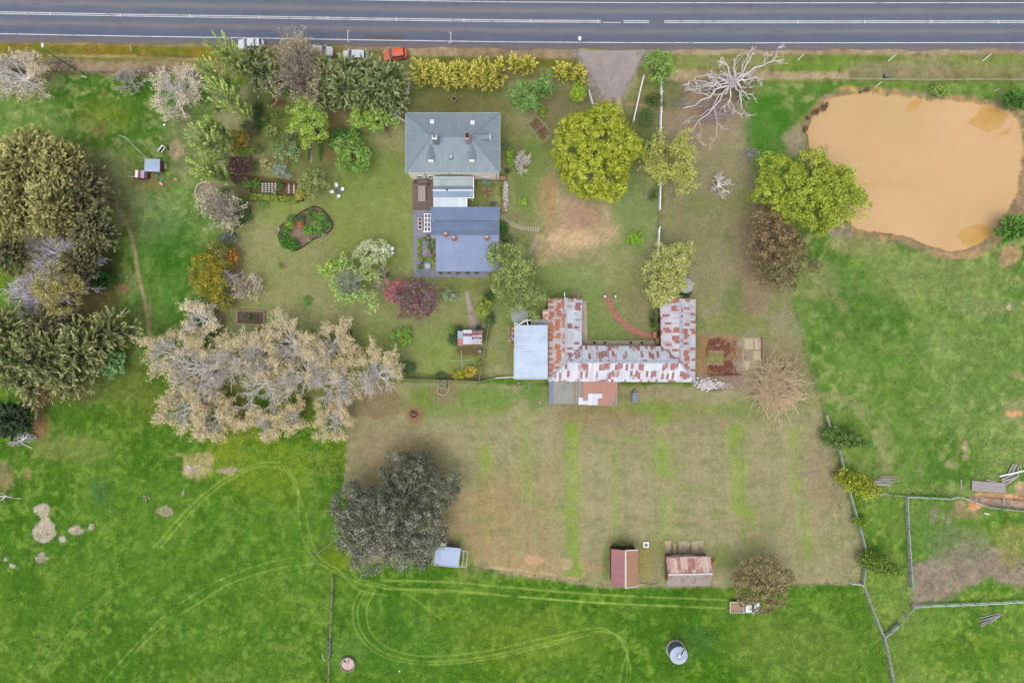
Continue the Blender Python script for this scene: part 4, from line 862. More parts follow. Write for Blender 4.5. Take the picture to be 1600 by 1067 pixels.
# --- stables, three wings round the court, rusty iron
sb = empty('stables', (*P(970,550), 0), 'long U shaped stable range with white and rust red iron roofs round the brick path', 'stables')
W1, W2 = C(222,230,240,1.15), C(234,236,240,1.15); RU1, RU2 = C(168,72,52), C(196,104,74)
rA = iron('stable_west_outer', C(220,208,204,1.1), C(212,214,222,1.1), C(196,106,74), C(212,144,108), .66, .46, 1.35, .4)
rB = iron('stable_light', W1, W2, C(180,104,94), C(166,122,114), .26, .44, 1.5, .35)
rC = iron('stable_south', C(224,230,242,1.15), C(234,236,242,1.15), C(182,102,92), C(170,124,114), .34, .44, 1.75, .3)
rD = iron('stable_east', C(220,222,230,1.1), C(230,230,236,1.1), C(184,98,84), C(198,134,116), .44, .45, 1.6, .4)
eH, rH = 3.2, 5.3; r = MB()
a1 = P3(856.5,466.5,eH); a2 = P3(856.5,596,eH); rt = P3(883,465.5,rH); rb = P3(884.5,565.5,rH); e1 = P3(909.5,467,eH); v1 = P3(909,540,eH); v2 = P3(1033,541,eH)
rr_ = P3(1063,566,rH); rt2 = P3(1063,466.5,rH); e2 = P3(1031.5,468,eH); o1 = P3(1087,467,eH); o2 = P3(1086.5,597,eH)
r.slab([a1,a2,rb,rt],mi=0); r.slab([e1,v1,rb,rt],mi=1); r.slab([v1,v2,rr_,rb],mi=2); r.slab([a2,o2,rr_,rb],mi=2); r.slab([v2,e2,rt2,rr_],mi=3); r.slab([o1,o2,rr_,rt2],mi=3)
sr = r.build('roof', [rA,rB,rC,rD], sb)
galv = mottled('galv_cap', C(188,196,208), C(170,178,190), 1.5, C(150,120,110))
q = MB()
for a, b in ((rt,rb),(rb,rr_),(rr_,rt2),(a2,rb),(o2,rr_)): q.beam((a[0],a[1],a[2]+.04),(b[0],b[1],b[2]+.04),.30,.05)
q.build('ridge_capping', galv, sr)
for a, b in ((v1,rb),(v2,rr_)): MB().beam((a[0],a[1],a[2]+.02),((a[0]+b[0]*3)/4,(a[1]+b[1]*3)/4,(a[2]+b[2]*3)/4+.02),.18,.04).build('valley_gutter', darkbrick, sr)
stn = mottled('sandstone_wall', C(170,150,124), C(150,130,106), 1.6, C(130,112,94), fine=6)
xA, xB, xC_, xD = a1[0]+.35, e1[0]-.35, e2[0]+.35, o1[0]-.35; yT, yM, yB = a1[1]-.3, v1[1]-.35, a2[1]+.35
wb = MB(); t = .35; hw_ = eH-.12
wb.box(xA,yB,-.1,xA+t,yT,hw_); wb.box(xA+t,yT-t,-.1,xB,yT,hw_); wb.box(xB-t,yM+.0,-.1,xB,yT-t,hw_); wb.box(xB-t,yM-t,-.1,xC_+t,yM,hw_); wb.box(xC_,yM,-.1,xC_+t,yT-t,hw_); wb.box(xC_,yT-t,-.1,xD-t,yT,hw_); wb.box(xD-t,yB+t,-.1,xD,yT,hw_); wb.box(xA+t,yB,-.1,xD,yB+t,hw_)
for xa, xb, xm in ((xA,xB,rt[0]),(xC_,xD,rt2[0])): wb.add([(xa,yT,hw_),(xb,yT,hw_),(xm,yT,rH-.15),(xa,yT-t,hw_),(xb,yT-t,hw_),(xm,yT-t,rH-.15)], [(0,2,1),(3,4,5),(0,1,4,3),(1,2,5,4),(2,0,3,5)])
wb.build('wall', stn, sb)
woodd = planks('door_boards', C(96,72,58), C(120,92,74), 'x', .15)
for px in (925,945,965,985,1005): x, _ = P(px,540,1.5); MB().box(x-.5,yM+.002,0,x+.5,yM+.06,2.2).build('stable_door', woodd, sb)
for py in (480,500,520): _, y = P(905,py,1.5); MB().box(xB+.002,y-.5,0,xB+.06,y+.5,2.2).build('stable_door', woodd, sb); MB().box(xC_-.06,y-.5,0,xC_-.002,y+.5,2.2).build('stable_door', woodd, sb)
x, y = P(883,461,5.3); MB().box(x-.06,y-.5,4.2,x+.06,y+.5,4.35).box(x-.05,y-.6,3.5,x+.05,y-.45,5.7).build('finial', whitem, sr)
# grey tiled outshot under the green tree
r = MB(); r.slab([P3(829,509,2.6),P3(829,499,2.6),P3(856.4,499,3.15),P3(856.4,509,3.15)],mi=0); r.slab([P3(848,499,2.95),P3(848,484,2.95),P3(856.4,484,3.16),P3(856.4,499,3.16)],mi=1)
o = r.build('outshot_roof', [mottled('shingle_grey', C(168,166,172), C(150,148,152), 2.5, fine=7), rA], sb)
# --- machinery shed, plain pale blue roof
ms = empty('machinery_shed', (*P(830,550), 0), 'open machinery shed with a plain pale blue iron roof west of the stables', 'shed')
pb = iron('shed_blue', C(188,206,228), C(192,210,232), C(172,190,212), C(178,196,218), .08, .76, 8.5, .45, panel_fill=False, ribs=.5)
r = MB(); h_ = 3.9; r.slab([P3(855.8,591.5,h_),P3(855.8,509,h_+.05),P3(804.5,509,h_-.35),P3(804.5,591.5,h_-.4)]); r.build('roof', pb, ms)
q = MB(); q.beam(P3(804,508.3,h_-.3),P3(856,508.3,h_+.1),.1,.14); q.beam(P3(804,508,h_-.33),P3(804,592,h_-.38),.09,.14); q.beam(P3(804,592,h_-.35),P3(856,592,h_+.02),.1,.14); q.build('fascia', mottled('fascia_pale', C(206,218,232), C(216,226,238), 2, bump=0), ms)
x0, y1 = P(807,512,h_); x1, y0 = P(852,589,h_); q = MB(); q.box(x0,y0,-.1,x0+.1,y1-1.5,h_-.6); q.box(x0+.1,y0,-.1,x1,y0+.1,h_-.5); q.build('wall', mottled('shed_wall', C(150,160,168), C(166,176,184), 1), ms)
for i in range(4): MB().box(x0+.2+i*(x1-x0-.4)/3,y1-.3,0,x0+.32+i*(x1-x0-.4)/3,y1-.18,h_-.5).build('post', galv, ms)
q = MB()
for a, b in (((809,508,3.6),(823,499.5,3.3)),((823,499.5,3.3),(825,508,3.7)),((823,500,3.3),(829,501,3.3)),((803,507,3.2),(806,504.5,3.1)),((806,504.5,3.1),(809,507,3.2))): q.beam(P3(*a),P3(*b),.14,.12)
q.build('frame', whitem, ms)
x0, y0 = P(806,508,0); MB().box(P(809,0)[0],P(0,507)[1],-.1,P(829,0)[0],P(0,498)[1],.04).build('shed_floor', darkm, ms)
# --- lean-to south of the stables
le = empty('lean_to', (*P(912,615), 0), 'low lean-to patched with grey cement sheets, planks and rusty iron, south of the stables', 'shed')
ls = [iron('strip_blue', C(112,120,150), C(120,128,156), C(100,108,136), C(104,112,140), .1, .8, 9, .2, panel_fill=False), mottled('cement_sheet', C(168,168,156), C(152,154,144), .9, C(140,142,132), stretch=(1,.35,1)), planks('lean_planks', C(140,130,120), C(176,168,156), 'y', .45),
      iron('lean_rust', C(160,118,108), C(176,130,118), C(150,100,90), C(190,140,116), .7, .8, 4.2, .4, panel_fill=False), iron('lean_patch', C(200,208,224), C(214,220,230), C(190,186,190), C(200,196,196), .05, .8, 4, .1, panel_fill=False)]
def lz(py): return 2.95-(py-594)/40*.6
def lslab(r, x0, x1, y0, y1, mi, dz=0, t=.07): r.slab([P3(x0,y1,lz(y1)+dz),P3(x1,y1,lz(y1)+dz),P3(x1,y0,lz(y0)+dz),P3(x0,y0,lz(y0)+dz)], t, mi)
r = MB(); lslab(r,858,864.3,595,631,0); lslab(r,864.4,895.8,595,631,1); lslab(r,896,911,595,631.5,2); lslab(r,911.2,938,595,633,3); lslab(r,938.2,965,595,634,3,.006)
lslab(r,904,911,621,632,4,.05,.03); lslab(r,911,919,626,632,4,.05,.03); lslab(r,919,934,615,633,4,.06,.03); lslab(r,934,941,615,622,4,.05,.03); lslab(r,961.5,965,614,634,2,.05,.03); lslab(r,954,961,627,634,2,.05,.03)
r.build('roof', ls, le)
wb = MB(); x0, y1 = P(861,598,2.3); x1, y0 = P(961,629,2.2); wb.box(x0,y0,-.1,x0+.15,y1,2.1); wb.box(x1-.15,y0,-.1,x1,y1,2.1); wb.box(x0+.15,y0,-.1,x1-.15,y0+.15,2.05); wb.build('wall', planks('lean_wall', C(124,98,80), C(150,122,100), 'y', .2), le)
q = MB()
for a, b in (((966,598,1.9),(969.5,598,1.9)),((969.5,598,1.9),(969.5,605,1.9)),((969.5,605,1.9),(966,607,1.9))): q.beam(P3(*a),P3(*b),.07,.1)
q.build('bracket', planks('frame_wood', C(180,170,150), C(200,190,170), 'x', .2), le)
# --- small shed by the clothes line
gs = empty('garden_shed', (*P(734,529), 0), 'small garden shed with white and rust striped roof beside the stone path', 'shed')
sl = iron('gshed', C(208,216,232), C(222,228,238), C(140,66,62), C(110,60,58), .42, 1.7, .62, .2, rough=.6)
r = MB(); r.slab([P3(723.5,538,2.4),P3(738.3,538,2.4),P3(738.3,515.5,2.8),P3(723.5,515.5,2.8)],mi=0); r.slab([P3(738.5,540,2.4),P3(753.5,540,2.4),P3(753.5,515.8,2.78),P3(738.5,515.8,2.78)],mi=0); r.slab([P3(715,529.3,2.3),P3(723.3,529.3,2.3),P3(723.3,517,2.5),P3(715,517,2.5)],mi=1); r.slab([P3(715,540,2.2),P3(723.3,540,2.2),P3(723.3,529.5,2.32),P3(715,529.5,2.32)],mi=2)
r.build('roof', [sl, iron('gs_blue', C(150,160,180), C(158,168,188), C(140,150,168), C(146,156,172), .1, .8, 4, .2, panel_fill=False), iron('gs_rust', C(170,104,92), C(180,116,104), C(160,80,66), C(190,110,90), .6, .8, 3, .2, panel_fill=False)], gs)
wb = MB(); x0, y1 = P(717,518,2.2); x1, y0 = P(752,537,2.2); wallbox(wb, x0, y0, x1, y1, 2.15, .12); wb.build('wall', brickm, gs)
# --- red shed
rs = empty('red_shed', (*P(977,887), 0), 'tall narrow shed with plum and rust orange roof slopes and white ridge', 'shed')
pr = iron('plum', C(176,122,130), C(184,130,132), C(196,132,110), C(188,124,118), .45, .62, 12, .3, panel_fill=False, ribs=.3); orr = iron('ochre', C(192,144,110), C(200,152,118), C(176,138,124), C(208,156,110), .5, .5, 12, .2, panel_fill=False, ribs=.3)
r = MB(); r.slab([P3(955,857.5,2.9),P3(955,916,2.9),P3(977.5,918,4.4),P3(977.5,859.5,4.4)],mi=0); r.slab([P3(997,915,2.9),P3(997,859,2.9),P3(977.5,859.5,4.4),P3(977.5,918,4.4)],mi=1); ro = r.build('roof', [pr, orr], rs)
MB().beam(P3(977.5,859.3,4.47),P3(977.5,918.2,4.47),.28,.06).build('ridge_capping', mottled('white_cap', C(236,230,226), C(214,200,194), 3), ro)
MB().beam(P3(978,859.5,4.4),P3(997,859,2.93),.1,.14).build('barge_board', whitem, ro); MB().beam(P3(978,918.3,4.4),P3(997,915.3,2.93),.08,.14).build('barge_board', whitem, ro)
x0, y1 = P(957,861,2.8); x1, y0 = P(995,914,2.8); wb = MB(); wallbox(wb, x0, y0, x1, y1, 2.75, .15)
xm = P(977.5,0,4.3)[0]
for yy in (y0, y1-.15): wb.add([(x0,yy,2.75),(x1,yy,2.75),(xm,yy,4.1),(x0,yy+.15,2.75),(x1,yy+.15,2.75),(xm,yy+.15,4.1)], [(0,1,2),(5,4,3),(0,3,4,1),(1,4,5,2),(2,5,3,0)])
wb.build('wall', iron('shed_red_wall', C(120,60,54), C(110,54,50), C(90,50,46), C(130,70,60), .3, .8, 5), rs)
MB().box(P(962,0,1)[0], y1+.002, 0, P(975,0,1)[0], y1+.05, 2.2).build('door', darkm, rs)
# --- stained barn
sbn = empty('stained_barn', (*P(1077,892), 0), 'small barn with flaking rust and cream roof and grey back slope', 'barn')
fl = iron('flaking', C(236,206,190), C(240,214,200), C(176,112,112), C(190,122,116), .50, .6, 1.8, .2, panel_fill=False); gy = mottled('grey_slope', C(176,166,156), C(160,150,142), 2.4, C(150,112,96), fine=6)
r = MB(); r.slab([P3(1110,869,2.7),P3(1040.5,869.5,2.7),P3(1044.3,897.5,4.0),P3(1113.6,896.5,4.0)],mi=0); r.slab([P3(1041,915,2.7),P3(1110.5,915,2.7),P3(1113.6,896.5,4.0),P3(1044.3,897.5,4.0)],mi=1); ro = r.build('roof', [fl, gy], sbn)
MB().beam(P3(1044,897.4,4.06),P3(1113.8,896.3,4.06),.26,.06).build('ridge_capping', MATS['white_cap'], ro)
x0, y1 = P(1044,872,2.6); x1, y0 = P(1108,912,2.6); wb = MB(); wallbox(wb, x0, y0, x1, y1, 2.55, .2)
yr = P(0,897,3.9)[1]
for xx in (x0, x1-.2): wb.add([(xx,y0,2.55),(xx+.2,y0,2.55),(xx,yr,3.7),(xx+.2,yr,3.7),(xx,y1,2.55),(xx+.2,y1,2.55)], [(0,2,4),(1,5,3),(0,1,3,2),(2,3,5,4),(0,4,5,1)])
wb.build('wall', planks('barn_wall', C(150,120,104), C(170,140,122), 'x', .2), sbn)
q = MB(); rg = random.Random(4)
for i in range(9): px = 1049+i*6; q.beam(P3(px,869,2.6),P3(px+7,867.5+rg.uniform(-2,1.5),2.2),.18,.05)
q.build('broken_lath', planks('lath', C(170,160,150), C(150,140,132), 'x', .2), sbn)
# --- blue roofed hen house with its wire run
bh = empty('animal_shelter', (*P(698,868), 0), 'small blue iron roofed shelter with a pale timber run, under the dark tree', 'shed')
bi = iron('shelter_blue', C(160,182,214), C(176,194,222), C(140,160,196), C(196,200,220), .4, .62, 4, .3, panel_fill=False)
r = MB(); r.slab([P3(678,882,2.1),P3(715.5,885.5,2.1),P3(719.3,857,2.4),P3(681,853.5,2.4)]); r.build('roof', bi, bh)
q = MB(); q.beam(P3(678,882.4,2.13),P3(715.8,886,2.13),.1,.08); q.beam(P3(680.7,853.3,2.43),P3(719.3,856.7,2.43),.1,.08); q.beam(P3(719.5,856.7,2.42),P3(716,885.6,2.13),.1,.08); q.build('edge_flashing', mottled('pale_edge', C(204,216,234), C(190,204,226), 2, bump=0), bh)
def wallrun(b, pts, h, t):
    for a, c_ in zip(pts, pts[1:]+pts[:1]): b.beam((a[0],a[1],h/2),(c_[0],c_[1],h/2),t,h)
wb = MB(); wallrun(wb, [P(681.5,880.5,2),P(713.5,883.5,2),P(716.5,859,2),P(683.5,856,2)], 2.0, .1); wb.build('wall', lead, bh)
q = MB(); pts = [P3(718,859.5,1.5),P3(731.5,861.5,1.5),P3(728.5,885.5,1.5),P3(716,884.8,1.5)]; m0, m1 = P3(724.5,860.5,1.5), P3(722.3,885.2,1.5)
for a, b in zip(pts, pts[1:]): q.beam(a, b, .11, .09)
q.beam(m0, m1, .11, .09)
for a in pts+[m0, m1]: q.beam((a[0],a[1],-.1),(a[0],a[1],1.46),.09,.09)
q.build('run_frame', mottled('pale_green_wood', C(184,204,168), C(200,214,184), 2, bump=0), bh)
MB().beam(P3(695.5,848.5,2.2),P3(695.5,853.5,2.2),.14,.1).build('bracket', whitem, bh)
# --- hen coops on the left
ck = empty('hen_coop', (*P(238,259), 0), 'hen coop with pale blue iron roof, timber porch and ramp, in the left paddock', 'coop')
r = MB(); r.slab([P3(225.5,268,1.9),P3(249.5,268.5,1.9),P3(250,248.8,2.2),P3(226,248.2,2.2)]); r.build('roof', iron('coop_blue', C(172,190,216), C(182,200,224), C(150,170,200), C(160,180,208), .2, .9, 3, .3, panel_fill=False), ck)
x0, y1 = P(229,250,1.6); x1, y0 = P(248.5,266.5,1.6); wb = MB(); wallbox(wb, x0, y0, x1, y1, 1.7, .08); wb.build('wall', planks('coop_wall', C(150,90,84), C(160,104,92), 'x', .15), ck)
MB().prism([P(*q) for q in [(250,252),(256,257),(255,272),(243,270.5),(232,269.5),(232,267.5),(250,268)]], .1, .35).build('porch', planks('porch_boards', C(134,128,124), C(152,146,140), 'y', .2), ck)
MB().beam(P3(256,260,.32),P3(261,260.5,.02),.95,.05).build('ramp', planks('ramp_boards', C(178,166,130), C(196,184,150), 'y', .15), ck)
c3 = empty('hen_hutch', (*P(220,271), 0), 'small red and white striped hen hutch touching the blue roofed coop', 'hutch')
r = MB(); r.slab([P3(211,277.3,1.0),P3(215,277.5,1.0),P3(215.3,266,1.2),P3(211.3,265.8,1.2)],mi=0); r.slab([P3(215.1,277.5,1.0),P3(219.5,277.8,1.0),P3(220,266,1.2),P3(215.4,266,1.2)],mi=1); r.slab([P3(219.6,278,1.0),P3(225,278.3,1.0),P3(226,266.4,1.2),P3(220.1,266,1.2)],mi=2)
r.build('roof', [whitem, mottled('hutch_red', C(186,96,96), C(170,84,84), 2), mottled('hutch_blue', C(176,190,214), C(186,200,222), 2)], c3)
x0, y1 = P(213,267,.9); x1, y0 = P(231,279,.7); wb = MB(); wb.box(x0,y0,.0,x1,y1,.85); wb.build('body', mottled('hutch_body', C(150,90,90), C(120,76,76), 2), c3)
MB().beam(P3(200,275.5,.3),P3(211.5,276.3,.6),.16,.05).build('perch', planks('perch', C(190,200,160), C(200,206,170), 'x', .2), c3)
# ------------------------------------------------------------ trees and shrubs
GREYB = ((176,170,166),(140,132,126)); BROWNB = ((112,98,84),(86,74,62))
def geo(px, py, rx, ry, h, low=.35):
    """crown centre on the line of sight through the pixel; radii in metres"""
    hc = h*(.5+low*.5) if h > 3 else h*.55
    k = (H-hc)/H; x, y = P(px, py, hc); return x, y, hc, rx/S*k, ry/S*k, max(h-hc, .3)
def tree(kind, px, py, rpx, h, cols, label, cat='tree', group=None, name=None, bark=None, **kw):
    rng = nrng(); rx, ry = (rpx if isinstance(rpx, tuple) else (rpx, rpx))
    x, y, hc, ax, ay, az = geo(px, py, rx, ry, h, kw.pop('low', .3)); rmean = (ax+ay)/2
    isb = cat in ('shrub','bush','hedge')
    name = name or ('shrub' if isb else 'tree')
    e = empty(name, (x, y, 0), label, cat, group)
    bark = barkmat(*(bark or (BROWNB if kind in ('clump','spray') else GREYB)))
    lm = leafmat(*cols) if cols else None
    if kind in ('clump','spray'):
        if kind == 'clump':
            rc = kw.pop('rc', max(.35, rmean*.23)); V, t = crown_clumps(rng, (x,y,hc), ax, ay, az, rc, **{**dict(leaf=.2 if rmean > 2 else .14, dens=13 if rmean > 2 else 24), **kw})
        else:
            L = kw.pop('L', max(.7, rmean*.42)); V, t = crown_sprays(rng, (x,y,hc), ax, ay, az, L, **kw)
        npmesh('foliage' if isb else 'crown', V, 4, lm, e, t)
        if not isb or h > 1.5:
            lv = trunk_mb(rng, x, y, hc, max(.05, .045*rmean+.05)); br = branches(rng, (x,y,hc*.6), [rmean*.55, rmean*.3], [7,4], .03*rmean+.03, .3, .3, minr=.03)
            Vt, F = tubes(lv+br, 5); npmesh('stem' if isb else 'trunk', Vt, 4, bark, e, faces=F, smooth=True)
    elif kind in ('bud','bare'):
        den = kw.pop('den', 1.0); tipc = kw.pop('tips', 1.0); thick = kw.pop('thick', 1.0); sp = kw.pop('spread', .42)
        z0 = max(.3, hc-az*1.0); lens = [rmean*v for v in kw.pop('lens', (.56,.37,.26,.17))]
        k2 = kw.pop('kids', max(1, int(round(5*den)))); cn = [int(9*den)+1, k2, k2, kw.pop('fine', 4)]; nb = kw.pop('nb', 0)
        r0 = (.022*rmean+.05)*thick
        first = kw.pop('first', (.25,1.15)); sx = (ax/rmean, ay/rmean, 1.0); lv = branches(rng, (x,y,z0), lens, cn, r0, sp, .16, first=first, rshrink=.62, minr=kw.pop('minr', .028)*thick, reach=sx)
        Vt, F = tubes(trunk_mb(rng, x, y, z0+.1, r0*1.6)+lv[:3], 4); npmesh('trunk', Vt, 4, bark, e, faces=F, smooth=True)
        tw = lv[3]; keep = slice(None)
        Vt, F = tubes([tw], 3); npmesh('twigs', Vt, 4, barkmat(*(kw.pop('twig', None) or (GREYB if kind == 'bare' else ((166,156,140),(146,134,118))))), e, faces=F)
        if lm and tipc > 0:
            pts = tw[0]; n = len(pts); m = max(1, int(3*tipc)); idx = np.repeat(np.arange(n), m)
            dist = np.linalg.norm((pts[:,-1]-np.array([x,y,z0]))[:,:2], axis=1)/rmean
            pr = np.clip((dist-kw.get('tip0',.45))*3+.15+nb*(pts[:,-1,1]-y)/rmean, .03, 1)*min(1, tipc); idx = idx[rng.random(len(idx)) < pr[idx]]; N = len(idx)
            p = pts[idx,-1]*.6+pts[idx,-2]*.4+rng.normal(0,.2,(N,3)); L = kw.get('leaf',.15)*rng.uniform(.4,1.5,N)
            npmesh('buds' if kind == 'bud' else 'leaves', leafquads(p, unit(rng.normal(0,.6,(N,3))+np.array([0,0,1.0])), rng.normal(0,1,(N,3)), L, L*.6), 4, lm, e, np.clip(rng.normal(.5,.22,N),0,1))
    return e
def poplar(bx, by, h, lab, r=2.1, cols=((78,104,34),(134,160,62),(184,200,100))):
    """upright narrow poplar: many steep limbs, fresh leaves along them"""
    rng = nrng(); x, y = P(bx, by); e = empty('poplar', (x,y,0), lab, 'tree', 'upright poplars leaning in a row left of the garden')
    n = 52; z = np.sort(rng.uniform(.10,.82,n))*h; a = rng.uniform(0,6.28,n); env = r*np.sin(np.clip(z/h,0,1)**.75*np.pi*.96+.1)**.6
    d = unit(np.stack([np.cos(a)*.26, np.sin(a)*.26, np.ones(n)],1)); L = np.clip(env*2.9, 1.8, 5.0); s = np.stack([np.full(n,x), np.full(n,y), z],1)
    ts = np.linspace(0,1,4); pts = s[:,None]+d[:,None]*ts[None,:,None]*L[:,None,None]+rng.normal(0,.12,(n,4,3))*ts[None,:,None]
    out = np.stack([np.cos(a),np.sin(a),np.zeros(n)],1); pts += out[:,None]*(env*.35)[:,None,None]*ts[None,:,None]
    pts[:,:,2] = np.minimum(pts[:,:,2], h+.3); rad = .06*(1-.6*ts)[None]*np.ones((n,1))
    tr = trunk_mb(rng, x, y, h*.95, .2); Vt, F = tubes([(tr[0][0], tr[0][1]*np.linspace(1,.3,6))], 5); V2, F2 = tubes([(pts,rad)],3)
    npmesh('trunk', np.concatenate([Vt,V2]), 4, barkmat((190,186,172),(160,156,140)), e, faces=np.concatenate([F,F2+len(Vt)]))
    m = 80; idx = np.repeat(np.arange(n), m); N = len(idx); t = rng.uniform(.15,1.1,N)
    p = s[idx]+d[idx]*(t*L[idx])[:,None]+out[idx]*(env[idx]*.35*t)[:,None]+rng.normal(0,.13,(N,3))*(1.25-np.clip(t,0,1))[:,None]; ll = rng.uniform(.12,.28,N)
    V = leafquads(p, unit(rng.normal(0,.7,(N,3))+np.array([0,0,.6])), d[idx]+rng.normal(0,.18,(N,3)), ll, ll*.30)
    npmesh('crown', V, 4, leafmat(*cols), e, np.clip(rng.normal(.45,.25,n)[idx]+(t-.5)*.5,0,1))
PC = 'upright poplar, '
poplar(398,128,15,PC+'northernmost of the leaning row, its tip over the road edge'); poplar(384,160,14.5,PC+'second from the road in the leaning row'); poplar(399,192,15.5,PC+'third from the road, beside the dark round hedge')
poplar(374,228,14,PC+'fourth from the road, above the golden bush',1.2); poplar(371,252,15,PC+'fifth from the road, left of the golden bush'); poplar(366,288,14,PC+'southernmost, beside the purple tree',1.9)
# --- dark conifers along the road
CY = ((42,52,28),(106,120,66),(160,168,106)); CG = 'cypresses screening the garden from the road'
for px,py,r,h,lab in ((402,100,27,9,'dark cypress just right of the poplar tips, below the first white car'),(418,122,30,9,'broad cypress west of the tall bare tree'),(510,119,30,8,'cypress right of the bare tree, below the second white car'),
    (547,113,29,8,'cypress directly below the third white car'),(577,118,27,8,'cypress left of the orange car'),(603,130,36,10,'large cypress whose east side touches the yellow hedge'),(545,142,32,9,'cypress in the middle of the second row above the bright green tree'),
    (580,150,30,9,'cypress north of the spreading lime green tree'),(512,148,24,8,'cypress at the west end of the second row, by the bare limbs'),(622,158,18,7,'small cypress at the corner of the garden fence'),(598,165,20,7,'low cypress just above the homestead fence corner')):
    tree('spray', px, py, r, h, CY, lab, 'conifer', CG, 'cypress', drop=.2, L=1.5, leaf=.22, m=40)
tree('bare', 462,104,(60,64),15,((150,144,100),(172,160,116),(188,176,130)),'tall leafless grey tree reaching over the road beside the second white car','tree',None,'bare_tree',den=1.35,tips=.8,spread=.36,thick=1.3,leaf=.12,bark=((176,160,150),(146,130,120)),twig=((172,158,140),(150,136,120)),low=.2)
# --- macrocarpa group at the left edge
MC1 = ((70,68,32),(154,148,78),(194,186,116)); MC2 = ((46,50,32),(106,106,66),(150,146,98)); MC3 = ((42,48,26),(116,122,66),(168,170,104)); MG = 'old macrocarpas massed at the left edge'
tree('clump',98,452,38,15,((110,98,44),(150,138,74),(178,164,94)),'rounded golden brown macrocarpa between the two grey dead trees','conifer',MG,'macrocarpa',rc=.6,leaf=.15,dens=20,lob=.15)
for px,py,r,h,c,lab in ((40,262,62,14,MC1,'yellowish macrocarpa at the top of the massed group on the left'),(100,262,42,13,MC1,'olive macrocarpa with its crown edge pointing at the hen coops'),(20,330,56,15,MC1,'broad yellow olive macrocarpa touching the left frame edge'),
    (90,330,42,15,MC1,'high golden olive macrocarpa above the upper grey dead tree'),(138,300,34,11,MC2,'dark macrocarpa at the east side of the group, by the bare slope'),(148,360,42,11,MC2,'darkest macrocarpa bulging east over the green paddock'),(20,400,30,12,MC2,'dark macrocarpa behind the upper grey dead tree at the frame edge'),
    (128,412,32,10,MC2,'low dark macrocarpa right of the upper grey dead tree'),(15,510,36,12,MC3,'green macrocarpa at the frame edge below the dead trees'),(75,512,36,10,MC2,'dark macrocarpa just below the golden brown one'),
    (28,565,54,14,MC3,'large green macrocarpa at the lower left corner of the group'),(85,560,50,13,MC3,'wide feathery macrocarpa in the bottom row of the group'),(135,548,44,11,MC3,'feathery macrocarpa left of the pale green bush'),(178,520,38,9,MC3,'easternmost spreading macrocarpa of the bottom row'),(110,595,30,10,MC3,'lowest macrocarpa sprays above the brown earth'),
    (60,600,34,11,MC3,'low macrocarpa whose sprays hang over the brown earth')):
    tree('spray', px, py, r, h, c, lab, 'conifer', MG, 'macrocarpa', L=1.8 if py > 500 else 1.1, lob=.2, m=46 if py > 500 else 22, leaf=.24, up=.2 if py > 500 else .6, cover=4.2 if py > 500 else 5.0)
DG = ((214,208,212),(186,180,184))
tree('bare',62,398,(60,44),19,None,'grey dead tree with fine pale branches, upper of the two among the macrocarpas','tree',None,'dead_tree',den=1.3,thick=1.9,bark=DG,twig=DG,first=(.1,.9),low=.15)
tree('bare',30,450,(60,46),18.5,None,'grey dead tree with bleached limbs, lower of the two, at the left edge','tree',None,'dead_tree',den=1.3,thick=2.0,bark=DG,twig=DG,first=(.1,.9),low=.15)
tree('bare',45,500,(40,26),14,None,'fallen looking dead limbs below the lower grey dead tree','tree',None,'dead_tree',den=.8,thick=1.5,bark=DG,twig=DG,first=(.0,.6),low=.1)
tree('spray',18,655,(40,28),6,((28,44,26),(44,64,36),(66,84,50)),'very dark green bush at the left edge beside brown earth','bush',None,'bush',L=1.0)
tree('bare',32,686,(24,14),2.2,None,'heap of bare grey branches lying beside the dark bush','branch pile',None,'branch_pile',den=.7,thick=1.2,bark=DG,first=(.0,.4),low=.1)
tree('bare',6,776,(22,12),1.2,None,'bare white branch lying in the grass at the left edge','fallen branch',None,'fallen_branch',den=.35,thick=1.1,bark=DG,first=(.0,.3),low=.1)
tree('clump',172,568,24,3.5,((90,140,60),(128,178,100),(176,212,156)),'pale fresh green bush at the foot of the macrocarpas','bush',None,'bush',rc=.35,leaf=.2,dens=16,cover=1.5)
tree('clump',162,438,20,3,((34,70,26),(50,92,34),(70,112,46)),'dark green round bush beside the macrocarpas, above the small bare patch','bush',None,'bush',rc=.5)
# --- budding elms
BU = ((150,132,84),(192,172,116),(216,198,146)); EG = 'grey elms in yellow bud in the clump below the lawn'
EB = ((222,216,214),(194,188,186)); TWG = ((216,210,204),(190,182,174))
for px,py,r,h,lab in ((262,552,44,11,'budding elm at the west tip of the clump'),(300,578,46,13,'grey limbed elm second from the west end of the clump'),(345,572,44,14,'elm with tawny buds near the middle of the west half'),(392,548,46,14,'elm in the north row with the thickest tawny buds'),
    (400,598,48,14,'elm at the heart of the clump with pale spreading limbs'),(448,530,46,13,'north row elm just below the raised garden bed'),(466,585,50,15,'broadest grey elm right of the clump centre'),(505,535,40,13,'elm at the north east shoulder of the clump'),
    (512,600,40,13,'elm beside the bright green gap in the east of the clump'),(580,590,(34,46),13,'rounded elm standing apart at the east end of the clump'),(285,640,40,9,'low elm with long yellow shoots on the south west fringe'),(330,655,34,8,'low shooting elm on the south fringe, second from the west'),
    (408,660,28,8,'small elm in the middle of the south fringe'),(520,655,32,9,'small budding elm at the south east corner of the clump'),(455,650,26,7,'thin elm between the two small ones on the south fringe')):
    tree('bud', px, py+(7 if py < 552 else 0), r, h, BU, lab, 'tree', EG, 'elm', den=1.25, kids=5, fine=5, spread=.30, nb=.9, tips=2.8, lens=(.60,.40,.28,.18), leaf=.09, bark=EB, twig=TWG, low=.2, thick=1.0, tip0=(.66 if py < 625 else .4)+(.1 if py > 560 and py < 625 else 0)-(.22 if py < 552 else 0))
